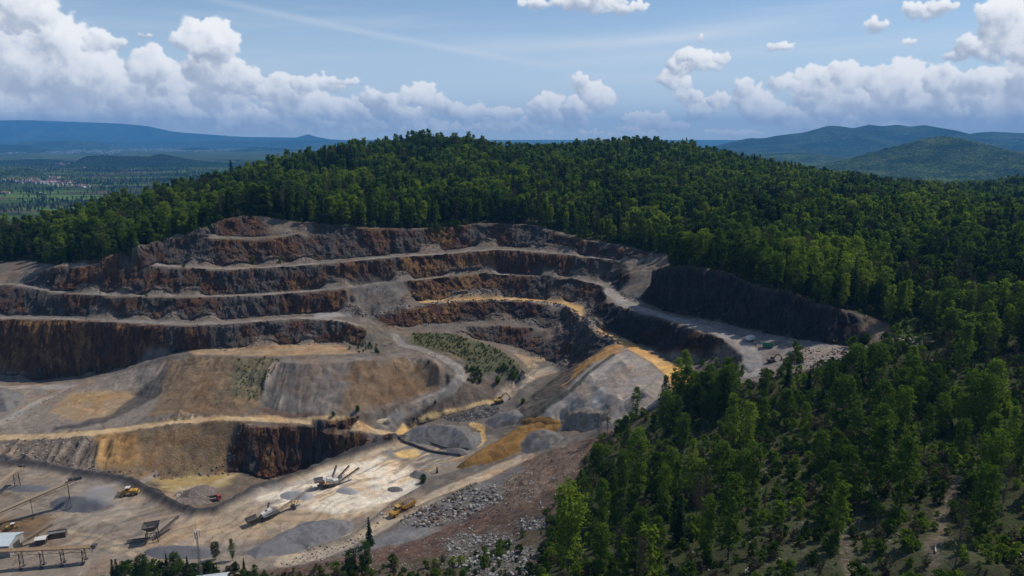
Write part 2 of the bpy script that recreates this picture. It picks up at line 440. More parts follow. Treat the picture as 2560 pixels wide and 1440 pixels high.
    'haul_low': [(1700, 940, 37.5), (1712, 965, 37.5)],
    'flank_right': [(1760, 940, 38), (1800, 920, 41), (1850, 905, 45)],
    # yard interior and lower haul road
    'yard_a': [(700, 1250, 0), (600, 1330, 0), (450, 1360, 0)], 'yard_b': [(900, 1180, 0), (1000, 1135, 0), (1100, 1125, 0), (1200, 1085, 1.2)],
    'yard_c': [(100, 1250, 0), (300, 1290, 0), (150, 1330, 0), (0, 1380, 0), (250, 1440, 0), (-100, 1440, 0)],
    'yard_d': [(850, 1240, 0), (950, 1230, 0.2), (760, 1310, 0)],
    'road3': [(1310, 1148, 8.5), (1250, 1172, 6.5), (1200, 1195, 5.5), (1100, 1235, 4), (1000, 1285, 2.5), (900, 1345, 1.5), (800, 1388, 1), (700, 1412, 1)],
    'shoulder_foot': [(1300, 1190, 10), (1240, 1250, 9), (1150, 1312, 6), (1000, 1365, 3.5), (900, 1397, 3), (700, 1432, 2.5), (550, 1445, 1)],
    'shoulder': [(1640, 1028, 34), (1560, 1062, 27), (1500, 1090, 21), (1440, 1098, 17), (1400, 1120, 14), (1320, 1150, 9.2)],
    'slope_mid': [(1400, 1250, 27), (1300, 1330, 22), (1200, 1390, 18), (1100, 1425, 17), (900, 1450, 12.5), (700, 1475, 9.5)],
    'slope_top': [(1500, 1150, 27), (1450, 1250, 32), (1420, 1330, 36), (1330, 1400, 34), (1400, 1400, 41)],
    'hill_a': [(1600, 1100, 31), (1700, 1100, 38), (1600, 1250, 42), (1700, 1400, 50)],
    'hill_b': [(1700, 965, 38.2), (1760, 962, 41), (1850, 962, 46), (1900, 950, 49), (2000, 1050, 50), (1800, 1200, 47)],
    'hill_c': [(2200, 1100, 56), (2400, 1000, 60), (2560, 1200, 66), (2200, 1350, 60), (2560, 1440, 70)],
    'hill_d': [(2120, 880, 53.2), (2100, 905, 53), (2300, 850, 59), (2500, 800, 65), (2700, 760, 70)],
    'hill_e': [(2300, 700, 70), (2500, 600, 76), (2000, 600, 78), (1800, 560, 84), (2750, 600, 80)],
}
# wooded ridge behind: (column, row of the tree tops, distance)
RIDGE = [(-700, 640, 420), (-300, 590, 430), (0, 548, 455), (100, 535, 470), (200, 512, 500), (300, 492, 530), (420, 468, 570), (500, 440, 610), (560, 424, 640), (640, 402, 680), (720, 388, 720),
         (800, 372, 760), (880, 354, 790), (980, 344, 810), (1100, 331, 830), (1200, 346, 840), (1290, 370, 850), (1380, 364, 860), (1480, 346, 870), (1600, 344, 880),
         (1700, 352, 890), (1800, 376, 900), (1900, 402, 910), (2000, 425, 930), (2100, 455, 950), (2200, 478, 980), (2280, 486, 990), (2350, 478, 980), (2450, 455, 960),
         (2560, 440, 940), (2750, 420, 900), (3000, 400, 880)]
TREE_H = 17.0


def dense(pts, step=0.5):
    out = []
    for a, b in zip(pts[:-1], pts[1:]):
        n = max(1, int(math.dist(a[:2], b[:2]) / step))
        for i in range(n):
            f = i / n
            out.append(tuple(a[k] + (b[k] - a[k]) * f for k in range(3)))
    out.append(pts[-1])
    return out


WL = {k: [P(*q) for q in v] for k, v in LINES.items()}
ridge_w = []
for px, py, Y in RIDGE:
    x, y, z = PD(px, py, Y)
    ridge_w.append((x, y, z - TREE_H + 1.5))
WL['ridge_line'] = ridge_w
back = []
for x, y, z in ridge_w:
    k = sstep(-150, 150, x)
    back.append((x * 1.12, y * 1.25 + 60, max(-20.0, z - 70 * (1 - k) - 45 * k)))
WL['ridge_back'] = back
back2 = []
for x, y, z in back:
    back2.append((x * 1.1, min(1240, y + 140), max(-24.0, z - 70)))
WL['ridge_back2'] = back2
WL['near_right'] = [(10, 120, 52), (60, 105, 60), (120, 90, 68), (240, 100, 72)]
WL['near_mid'] = [(-10, 130, 42), (-40, 120, 40), (-90, 110, 30)]
WL['near_left'] = [(-300, 170, 0), (-180, 165, 0), (-120, 150, 5), (-100, 130, 15)]
WL['near_edge'] = [(-400, 60, 10), (-100, 50, 50), (0, 45, 75), (200, 45, 85), (500, 60, 90)]
WL['left_far'] = [(-420, 300, 6), (-400, 350, 10), (-400, 372, 40), (-395, 385, 55), (-420, 430, 65)]
WL['right_far'] = [(420, 200, 78), (430, 400, 72), (520, 700, 60)]


def solve(x0, y0, nx, ny, dx, pts, init=None, border=None, iters=260):
    """membrane through the survey lines, coarse grid first"""
    levels = []
    d = dx
    while min(nx, ny) * dx / d > 24 and len(levels) < 6:
        levels.append(d)
        d *= 2
    Z = None
    for d in reversed(levels):
        mx, my = int(nx * dx / d) + 1, int(ny * dx / d) + 1
        S = np.zeros((my, mx)); W = np.zeros((my, mx))
        ix = np.rint((pts[:, 0] - x0) / d).astype(int)
        iy = np.rint((pts[:, 1] - y0) / d).astype(int)
        ok = (ix >= 0) & (iy >= 0) & (ix < mx) & (iy < my)
        np.add.at(S, (iy[ok], ix[ok]), pts[ok, 2]); np.add.at(W, (iy[ok], ix[ok]), 1)
        fix = W > 0
        val = S / np.maximum(W, 1)
        if border is not None:
            gx, gy = x0 + np.arange(mx) * d, y0 + np.arange(my) * d
            for sl in ((0, slice(None)), (-1, slice(None)), (slice(None), 0), (slice(None), -1)):
                fix[sl] = True
                Gy, Gx = np.meshgrid(gy, gx, indexing='ij')
                val[sl] = border(Gx[sl], Gy[sl])
        if Z is None:
            Z = np.full((my, mx), pts[:, 2].mean()) if border is None else border(*reversed(np.meshgrid(y0 + np.arange(my) * d, x0 + np.arange(mx) * d, indexing='ij')))
            its = 1500
        else:
            oy = np.minimum(np.arange(my) / 2.0, Z.shape[0] - 1.001)
            ox = np.minimum(np.arange(mx) / 2.0, Z.shape[1] - 1.001)
            Z = bil(Z, ox[None, :] + 0 * oy[:, None], oy[:, None] + 0 * ox[None, :])
            its = iters
        for _ in range(its):
            Z[fix] = val[fix]
            Pd = np.pad(Z, 1, mode='edge')
            Z = 0.25 * (Pd[:-2, 1:-1] + Pd[2:, 1:-1] + Pd[1:-1, :-2] + Pd[1:-1, 2:])
        Z[fix] = val[fix]
    return Z


def bil(Z, fx, fy):
    fx = np.clip(fx, 0, Z.shape[1] - 1.001); fy = np.clip(fy, 0, Z.shape[0] - 1.001)
    i, j = np.floor(fx).astype(int), np.floor(fy).astype(int)
    u, v = fx - i, fy - j
    return (Z[j, i] * (1 - u) + Z[j, i + 1] * u) * (1 - v) + (Z[j + 1, i] * (1 - u) + Z[j + 1, i + 1] * u) * v


PTS = np.array([q for v in WL.values() for q in dense(v)])
GX0, GY0, GD = -700.0, 40.0, 4.0
ZG = solve(GX0, GY0, 375, 303, GD, PTS)
hg = lambda x, y: bil(ZG, (np.asarray(x) - GX0) / GD, (np.asarray(y) - GY0) / GD)
FX0, FY0, FD = -290.0, 170.0, 0.75
FNX, FNY = 640, 432
ZF = solve(FX0, FY0, FNX, FNY, FD, PTS, border=hg)


def h_base(x, y):
    x, y = np.asarray(x, float), np.asarray(y, float)
    g = hg(x, y)
    f = bil(ZF, (x - FX0) / FD, (y - FY0) / FD)
    m = np.minimum(np.minimum(x - FX0, FX0 + FNX * FD - x), np.minimum(y - FY0, FY0 + FNY * FD - y))
    k = sstep(0.0, 6.0, m)
    z = g * (1 - k) + f * k
    # gentle fall to the plain far outside the survey
    far = np.maximum(np.maximum(GX0 + 20 - x, x - (GX0 + 375 * GD - 20)), np.maximum(y - (GY0 + 303 * GD - 20), GY0 + 4 - y))
    kf = sstep(0.0, 700.0, far)
    return z * (1 - kf) - 34 * kf


def inside(poly, x, y):
    r = np.zeros(np.shape(x), bool)
    n = len(poly)
    for i in range(n):
        x1, y1 = poly[i][:2]; x2, y2 = poly[(i + 1) % n][:2]
        if y1 == y2:
            continue
        c = ((y1 > y) != (y2 > y)) & (x < (x2 - x1) * (y - y1) / (y2 - y1) + x1)
        r ^= c
    return r


def line_dist(pts, x, y, lim=1e9):
    """distance to a polyline and position along it"""
    best = np.full(np.shape(x), 1e9); arc = np.zeros(np.shape(x)); L = 0.0
    for a, b in zip(pts[:-1], pts[1:]):
        ex, ey = b[0] - a[0], b[1] - a[1]
        l2 = max(ex * ex + ey * ey, 1e-9)
        t = np.clip(((x - a[0]) * ex + (y - a[1]) * ey) / l2, 0, 1)
        d = np.hypot(x - a[0] - t * ex, y - a[1] - t * ey)
        m = d < best
        best = np.where(m, d, best)
        arc = np.where(m, L + t * math.sqrt(l2), arc)
        L += math.sqrt(l2)
    return best, arc


# plan outline of everything that is bare quarry (no wood inside)
QUARRY = [P(*q) for q in [(-400, 668, 62), (-80, 660, 63), (0, 656, 63.5), (60, 652, 64), (110, 656, 65), (150, 664, 66.4), (200, 655, 68), (250, 646, 70.5), (300, 632, 75), (336, 618, 78.5), (403, 597, 81),
          (440, 588, 82.5), (500, 570, 87), (540, 552, 90), (600, 539, 92.5), (660, 542, 90.7), (760, 557, 86.6), (850, 564, 85.4), (932, 569, 83.2), (1040, 571, 81), (1100, 569, 80.4), (1180, 559, 82.2),
          (1237, 558, 82), (1330, 561, 82), (1400, 580, 78), (1460, 600, 74.4), (1540, 612, 72.2), (1640, 634, 69.4), (1690, 628, 73.8), (1700, 640, 74), (1664, 664, 74.5), (1724, 661, 77.6), (1825, 684, 75.9), (1900, 720, 71.6),
          (1975, 723, 72.9), (2031, 758, 67.8), (2087, 767, 67.6), (2162, 789, 64), (2215, 813, 60), (2240, 842, 57), (2330, 848, 59), (2320, 866, 57.5), (2240, 870, 55), (2150, 880, 53.4), (2130, 895, 53), (2050, 925, 51.5), (1960, 935, 50), (1900, 950, 49), (1880, 962, 47.5),
          (1780, 962, 41.8), (1700, 972, 38.2), (1655, 1015, 34.6), (1560, 1064, 27.2), (1500, 1094, 22), (1460, 1140, 24), (1440, 1200, 29), (1400, 1280, 30),
          (1340, 1330, 26), (1250, 1385, 22), (1000, 1400, 9), (850, 1420, 7), (640, 1430, 2.5), (300, 1425, 0.2), (255, 1470, 0), (-400, 1470, 0)]]

# ------------------------------------------------------------------ casting photograph pixels onto the ground
_Ys = np.concatenate([np.arange(62, 520, 0.4), np.arange(520, 1250, 1.5)])


def hit(px, py):
    t = float(tan_row(py))
    z = CAM_Z - _Ys * t
    dep = _Ys * math.cos(PITCH) + (CAM_Z - z) * math.sin(PITCH)
    x = (px - 1280.0) / FPX * dep
    h = h_base(x, _Ys)
    b = np.nonzero(z <= h)[0]
    i = b[0] if len(b) else len(_Ys) - 1
    if i > 0 and len(b):
        a = z[i - 1] - h[i - 1]; c = h[i] - z[i]
        f = a / max(a + c, 1e-6)
        Y = _Ys[i - 1] + (_Ys[i] - _Ys[i - 1]) * f
    else:
        Y = _Ys[i]
    z = CAM_Z - Y * t
    dep = Y * math.cos(PITCH) + (CAM_Z - z) * math.sin(PITCH)
    return ((px - 1280.0) / FPX * dep, float(Y), float(z))


def axis(core0, core1, step, lo, hi, growth, mx):
    a = list(np.arange(core0, core1 + 1e-6, step))
    d = step
    while a[-1] < hi:
        d = min(d * growth, mx if a[-1] < 1400 else 400); a.append(a[-1] + d)
    d = step
    while a[0] > lo:
        d = min(d * growth, mx if a[0] > -1400 else 400); a.insert(0, a[0] - d)
    return np.array(a)


XS = axis(-268, 190, 0.62, -2600, 2600, 1.03, 7.0)
YS = axis(176, 478, 0.62, -700, 2300, 1.03, 6.0)
GXX, GYY = np.meshgrid(XS, YS)
ZB = h_base(GXX, GYY)
dzy, dzx = np.gradient(ZB, YS, XS)
slope = np.hypot(dzx, dzy)


def blur(a, k=1):
    for _ in range(k):
        p = np.pad(a, 1, mode='edge')
        a = (p[:-2, 1:-1] + p[2:, 1:-1] + p[1:-1, :-2] + p[1:-1, 2:] + 2 * a) / 6
    return a


wx = fbm(GXX * 0.11, GYY * 0.11, 1.0, 4) * 2.4
wy = fbm(GXX * 0.11, GYY * 0.11, 5.0, 4) * 2.4
inq = blur(inside(QUARRY, GXX + wx * 1.2, GYY + wy * 1.2).astype(float), 2)
UP = blur(inside([P(*q) for q in [(-400, 640, 66), (300, 600, 80), (600, 500, 95), (1200, 540, 85), (1700, 600, 76), (1720, 640, 76), (1560, 690, 58), (1500, 735, 50), (1440, 770, 42), (1000, 790, 38), (905, 835, 33), (700, 866, 27.5), (480, 874, 27), (250, 934, 12), (-80, 952, 8), (-400, 952, 8)]], GXX, GYY).astype(float), 2)
rock = blur(sstep(0.78 - 0.28 * UP, 1.15 - 0.30 * UP, slope), 1) * inq

# ---- colours of the ground itself (albedo)
DUST = (0.138, 0.119, 0.101); GRAVEL = (0.165, 0.165, 0.170); PALE = (0.66, 0.59, 0.48); OCHRE = (0.34, 0.215, 0.09); TAN = (0.34, 0.265, 0.185)
BROWN = (0.165, 0.112, 0.062); REDBR = (0.085, 0.048, 0.033); YELLOW = (0.36, 0.28, 0.12); DARKG = (0.062, 0.059, 0.057); GREENB = (0.085, 0.085, 0.040)
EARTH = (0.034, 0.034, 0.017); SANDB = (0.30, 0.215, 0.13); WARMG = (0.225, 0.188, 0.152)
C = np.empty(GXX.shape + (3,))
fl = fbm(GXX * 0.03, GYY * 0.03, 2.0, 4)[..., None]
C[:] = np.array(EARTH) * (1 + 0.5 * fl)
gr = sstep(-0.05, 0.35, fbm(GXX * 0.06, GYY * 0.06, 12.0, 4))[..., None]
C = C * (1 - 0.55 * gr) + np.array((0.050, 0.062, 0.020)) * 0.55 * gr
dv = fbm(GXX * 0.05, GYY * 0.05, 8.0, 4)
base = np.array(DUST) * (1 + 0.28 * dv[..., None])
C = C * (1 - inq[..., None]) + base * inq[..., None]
RUST = np.clip(0.42 + 0.9 * fbm(GXX * 0.016, GYY * 0.016, 3.0, 3), 0, 1)
RUB = np.zeros_like(ZB)
GULLY = np.zeros_like(ZB)


def hits(pts):
    return [hit(*q) for q in pts]


def apply(m, col, amt=1.0):
    global C
    m = np.clip(m * amt, 0, 1)[..., None]
    C = C * (1 - m) + np.array(col) * m


def area_mask(pts, soft=2, rag=1.0):
    w = hits(pts)
    xs = [q[0] for q in w]; ys = [q[1] for q in w]
    j0, j1 = np.searchsorted(YS, [min(ys) - 8, max(ys) + 8]); i0, i1 = np.searchsorted(XS, [min(xs) - 8, max(xs) + 8])
    m = np.zeros_like(ZB)
    sl = (slice(j0, j1), slice(i0, i1))
    m[sl] = inside(w, GXX[sl] + wx[sl] * rag, GYY[sl] + wy[sl] * rag)
    m[sl] = blur(m[sl], soft)
    return m


def stroke_mask(pts, w, rag=0.3, world=None):
    ww = world or hits(pts)
    xs = [q[0] for q in ww]; ys = [q[1] for q in ww]
    j0, j1 = np.searchsorted(YS, [min(ys) - 3 * w - 3, max(ys) + 3 * w + 3]); i0, i1 = np.searchsorted(XS, [min(xs) - 3 * w - 3, max(xs) + 3 * w + 3])
    m = np.zeros_like(ZB)
    sl = (slice(j0, j1), slice(i0, i1))
    d, _ = line_dist(ww, GXX[sl] + wx[sl] * rag, GYY[sl] + wy[sl] * rag)
    m[sl] = 1 - sstep(w * 0.75, w * 1.25, d)
    return m


AREAS = [
    # (outline in the photograph, colour, strength, ragged edge, rust, rubble)
    ([(-80, 1010), (-80, 1092), (150, 1086), (330, 1062), (420, 1000), (460, 900), (420, 905), (350, 925), (230, 945), (-80, 952)], WARMG, 0.8, 1, None, 0.15),
    ([(170, 985), (230, 975), (350, 985), (345, 1015), (270, 1050), (190, 1050), (120, 1035), (150, 1000)], SANDB, 0.9, 1, None, 0),
    ([(180, 985), (250, 982), (340, 992), (250, 1004), (180, 1008)], OCHRE, 0.6, 1.2, None, 0),
    ([(120, 1084), (260, 1057), (350, 1020), (430, 955), (470, 925), (450, 900), (400, 935), (340, 985), (280, 1035), (130, 1075)], DARKG, 0.85, 0.8, None, 0),
    ([(430, 905), (480, 893), (600, 895), (700, 895), (690, 960), (650, 1020), (600, 1040), (440, 1040), (370, 1040), (400, 990)], BROWN, 0.95, 0.8, None, 0.12),
    ([(590, 895), (700, 893), (690, 930), (640, 1000), (590, 1000), (575, 950)], GREENB, 0.75, 1.4, None, 0.2),
    ([(470, 868), (480, 890), (740, 888), (850, 886), (940, 878), (860, 862), (700, 862)], SANDB, 0.9, 0.5, None, 0),
    ([(680, 905), (760, 895), (900, 893), (1050, 880), (1115, 925), (1110, 965), (1000, 1010), (920, 1040), (820, 1048), (700, 1030), (650, 1010)], (0.172, 0.150, 0.130), 1, 0.5, None, 0),
    ([(880, 915), (1010, 895), (1100, 920), (1110, 962), (1000, 1000), (900, 1030), (840, 1040)], (0.190, 0.132, 0.080), 0.9, 1.2, None, 0),
    ([(650, 1010), (720, 1030), (830, 1045), (830, 1052), (740, 1047), (660, 1035)], REDBR, 0.9, 0.4, None, 0.1),
    ([(1020, 832), (1130, 835), (1230, 868), (1300, 920), (1322, 948), (1280, 950), (1190, 935), (1140, 890), (1030, 868)], (0.075, 0.082, 0.036), 0.85, 1.2, None, 0.05),
    ([(1170, 945), (1300, 950), (1290, 985), (1230, 1005), (1110, 1035), (1040, 1045), (1120, 985)], (0.125, 0.094, 0.070), 0.9, 0.8, None, 0.1),
    ([(860, 800), (940, 815), (990, 850), (960, 880), (880, 880), (850, 862)], (0.115, 0.098, 0.076), 0.8, 1, None, 0.1),
    ([(900, 715), (1000, 715), (1030, 745), (1010, 775), (900, 790), (860, 785), (890, 750)], (0.140, 0.126, 0.114), 0.95, 0.6, None, 0.12),
    ([(780, 782), (880, 776), (880, 790), (790, 800)], (0.24, 0.23, 0.225), 0.9, 0.4, None, 0),
    # near pit
    ([(240, 1085), (350, 1072), (560, 1052), (640, 1056), (620, 1100), (560, 1190), (440, 1200), (330, 1195), (240, 1170)], (0.165, 0.112, 0.058), 0.95, 0.8, 0.75, 0.15),
    ([(240, 1088), (340, 1080), (360, 1150), (300, 1180), (235, 1160)], (0.26, 0.16, 0.068), 0.8, 1.2, 0.9, 0),
    ([(-80, 1100), (0, 1102), (230, 1092), (240, 1180), (100, 1160), (-80, 1158)], (0.155, 0.122, 0.092), 0.95, 0.6, None, 0.2),
    ([(330, 1196), (480, 1186), (640, 1180), (760, 1186), (700, 1206), (600, 1245), (540, 1276), (480, 1278), (400, 1245)], (0.115, 0.092, 0.066), 0.9, 0.8, None, 0.1),
    ([(380, 1195), (520, 1185), (590, 1190), (560, 1215), (450, 1235), (410, 1225)], YELLOW, 0.75, 1.5, None, 0),
    ([(420, 1240), (470, 1215), (540, 1218), (535, 1240), (450, 1262)], (0.20, 0.155, 0.135), 0.8, 0.6, None, 0.9),
    # yard
    ([(-80, 1160), (100, 1170), (330, 1210), (450, 1275), (540, 1290), (660, 1225), (760, 1190), (930, 1125), (1100, 1100), (1230, 1085), (1260, 1120), (1130, 1180), (1040, 1200),
      (1060, 1240), (960, 1300), (760, 1400), (500, 1450), (-80, 1450)], WARMG, 0.9, 0.6, None, 0),
    ([(380, 1300), (560, 1290), (700, 1230), (860, 1150), (960, 1130), (1010, 1160), (1030, 1230), (960, 1280), (840, 1300), (620, 1360), (420, 1370)], TAN, 0.85, 1.2, None, 0),
    ([(640, 1250), (760, 1195), (850, 1160), (960, 1145), (1040, 1170), (1050, 1210), (1010, 1240), (930, 1275), (850, 1290), (760, 1270)], PALE, 0.9, 2.0, None, 0),
    ([(220, 1260), (300, 1240), (400, 1270), (330, 1300), (220, 1310), (150, 1290)], (0.40, 0.35, 0.28), 0.6, 2.0, None, 0),
    ([(960, 1120), (1010, 1105), (1100, 1130), (1120, 1165), (1040, 1170), (990, 1150)], GRAVEL, 0.85, 1.0, None, 0),
    ([(985, 1130), (1045, 1122), (1050, 1135), (1030, 1147), (995, 1143)], (0.62, 0.42, 0.17), 0.95, 0.8, None, 0),
    ([(930, 1160), (990, 1145), (1000, 1155), (960, 1165)], (0.55, 0.40, 0.20), 0.6, 1.0, None, 0),
    ([(0, 1300), (110, 1290), (130, 1330), (40, 1350), (-40, 1340)], (0.13, 0.085, 0.046), 0.85, 1.5, None, 0),
    # spoil dump
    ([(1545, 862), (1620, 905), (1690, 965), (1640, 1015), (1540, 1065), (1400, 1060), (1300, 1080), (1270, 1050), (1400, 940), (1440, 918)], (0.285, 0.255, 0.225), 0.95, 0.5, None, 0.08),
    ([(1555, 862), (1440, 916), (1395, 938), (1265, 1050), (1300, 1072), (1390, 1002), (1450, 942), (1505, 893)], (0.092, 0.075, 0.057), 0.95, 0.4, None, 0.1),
    ([(1460, 1000), (1560, 960), (1640, 940), (1650, 985), (1600, 1020), (1480, 1030)], (0.31, 0.295, 0.285), 0.75, 1.5, None, 0),
    ([(1545, 860), (1560, 880), (1480, 910), (1440, 940), (1432, 925), (1500, 880)], (0.30, 0.175, 0.068), 0.9, 0.6, None, 0),
    # right side flat and flank
    ([(1640, 790), (1800, 830), (1850, 860), (1880, 900), (1870, 945), (1930, 935), (1960, 900), (2130, 880), (2120, 862), (1900, 832), (1750, 798)], (0.180, 0.167, 0.162), 0.9, 0.5, None, 0.05),
    ([(1990, 870), (2110, 866), (2150, 880), (2120, 900), (2040, 920), (1960, 930), (1950, 905)], (0.245, 0.21, 0.185), 0.8, 1.0, None, 0.35),
    ([(1700, 940), (1760, 910), (1830, 862), (1866, 890), (1868, 940), (1780, 965), (1715, 970)], (0.092, 0.080, 0.060), 0.9, 0.6, None, 0.2),
    ([(2230, 845), (2300, 842), (2330, 858), (2300, 868), (2250, 862)], (0.38, 0.36, 0.33), 0.7, 0.8, None, 0),
    ([(2245, 800), (2300, 790), (2310, 835), (2250, 845)], (0.085, 0.115, 0.035), 0.8, 1.2, None, 0),
    # lower slope under the wood
    ([(640, 1432), (900, 1395), (1100, 1330), (1240, 1250), (1320, 1155), (1400, 1120), (1500, 1092), (1560, 1066), (1640, 1030), (1600, 1070), (1460, 1150), (1450, 1250), (1400, 1330), (1340, 1420), (1100, 1450), (640, 1455)],
     (0.090, 0.056, 0.037), 0.95, 1.2, None, 0.12),
    ([(1240, 1180), (1330, 1150), (1440, 1110), (1460, 1160), (1380, 1230), (1260, 1290)], (0.150, 0.098, 0.068), 0.75, 2, None, 0.2),
    ([(700, 1420), (900, 1380), (1100, 1325), (1240, 1260), (1270, 1290), (1100, 1380), (900, 1420), (720, 1440)], (0.095, 0.050, 0.034), 0.8, 1.5, None, 0.2),
    ([(1120, 1340), (1240, 1330), (1330, 1370), (1330, 1440), (1180, 1445), (1110, 1400)], (0.09, 0.085, 0.07), 0.6, 2, None, 0.45),
    ([(1300, 1300), (1380, 1290), (1380, 1320), (1310, 1330)], (0.09, 0.085, 0.07), 0.6, 2, None, 0.4),
    ([(1000, 1290), (1100, 1245), (1230, 1210), (1260, 1250), (1130, 1310), (1010, 1320)], (0.125, 0.113, 0.106), 0.9, 0.8, None, 0.3),
    ([(900, 1360), (1000, 1320), (1110, 1310), (1100, 1330), (980, 1362), (880, 1385)], GRAVEL, 0.9, 0.6, None, 0.05),
    ([(1180, 1215), (1300, 1165), (1300, 1190), (1160, 1262), (1080, 1285), (1060, 1270)], (0.145, 0.138, 0.134), 0.85, 0.8, None, 0.1),
    ([(1230, 1270), (1270, 1195), (1300, 1180), (1285, 1225), (1240, 1285)], (0.13, 0.088, 0.046), 0.8, 0.8, None, 0.5),
    # clearings in the young wood
    ([(1900, 1330), (2100, 1290), (2300, 1320), (2560, 1380), (2560, 1450), (1850, 1450)], (0.056, 0.054, 0.026), 0.7, 4, None, 0.1),
    ([(2080, 1300), (2150, 1290), (2200, 1330), (2140, 1370), (2100, 1340)], (0.085, 0.062, 0.042), 0.7, 3, None, 0.15),
    ([(1760, 1130), (1880, 1110), (2000, 1150), (1900, 1200), (1760, 1190)], (0.080, 0.070, 0.040), 0.6, 4, None, 0.15),
]
import itertools
_ry = random.Random(4)
YARD_MARKS = []
for _k in range(46):
    _a = _ry.uniform(0, 1); _x = 640 + 420 * _a; _y = 1262 - 95 * _a + _ry.uniform(-22, 30)
    _l = _ry.uniform(25, 90); _s = _ry.uniform(-0.55, -0.15)
    _c = _ry.choice([(0.30, 0.235, 0.165), (0.22, 0.20, 0.185), (0.42, 0.32, 0.20), (0.50, 0.37, 0.19), (0.34, 0.31, 0.28)])
    YARD_MARKS.append(([(_x, _y), (_x + _l * 0.5, _y + _l * 0.5 * _s + _ry.uniform(-4, 4)), (_x + _l, _y + _l * _s)], _ry.uniform(0.3, 1.1), _c, _ry.uniform(0.4, 0.85), 0))
for _k in range(40):
    _x = _ry.uniform(0, 640); _y = 1240 + _ry.uniform(-30, 170) + max(0, _x - 300) * 0.12; _l = _ry.uniform(50, 190); _s = _ry.choice([-0.25, -0.4, 0.12, 0.3]) + _ry.uniform(-0.1, 0.1)
    _c = _ry.choice([(0.30, 0.25, 0.20), (0.36, 0.29, 0.20), (0.11, 0.10, 0.092), (0.13, 0.105, 0.08), (0.24, 0.22, 0.21)])
    YARD_MARKS.append(([(_x, _y), (_x + _l * 0.5, _y + _l * 0.5 * _s + _ry.uniform(-5, 5)), (_x + _l, _y + _l * _s)], _ry.uniform(0.4, 1.6), _c, _ry.uniform(0.3, 0.6), 0))
for _k in range(16):
    _x = _ry.uniform(960, 1200); _y = _ry.uniform(1115, 1175); _l = _ry.uniform(20, 60)
    YARD_MARKS.append(([(_x, _y), (_x + _l, _y - _l * 0.3)], _ry.uniform(0.3, 0.9), _ry.choice([(0.52, 0.36, 0.16), (0.40, 0.33, 0.24), (0.10, 0.095, 0.09)]), 0.7, 0))
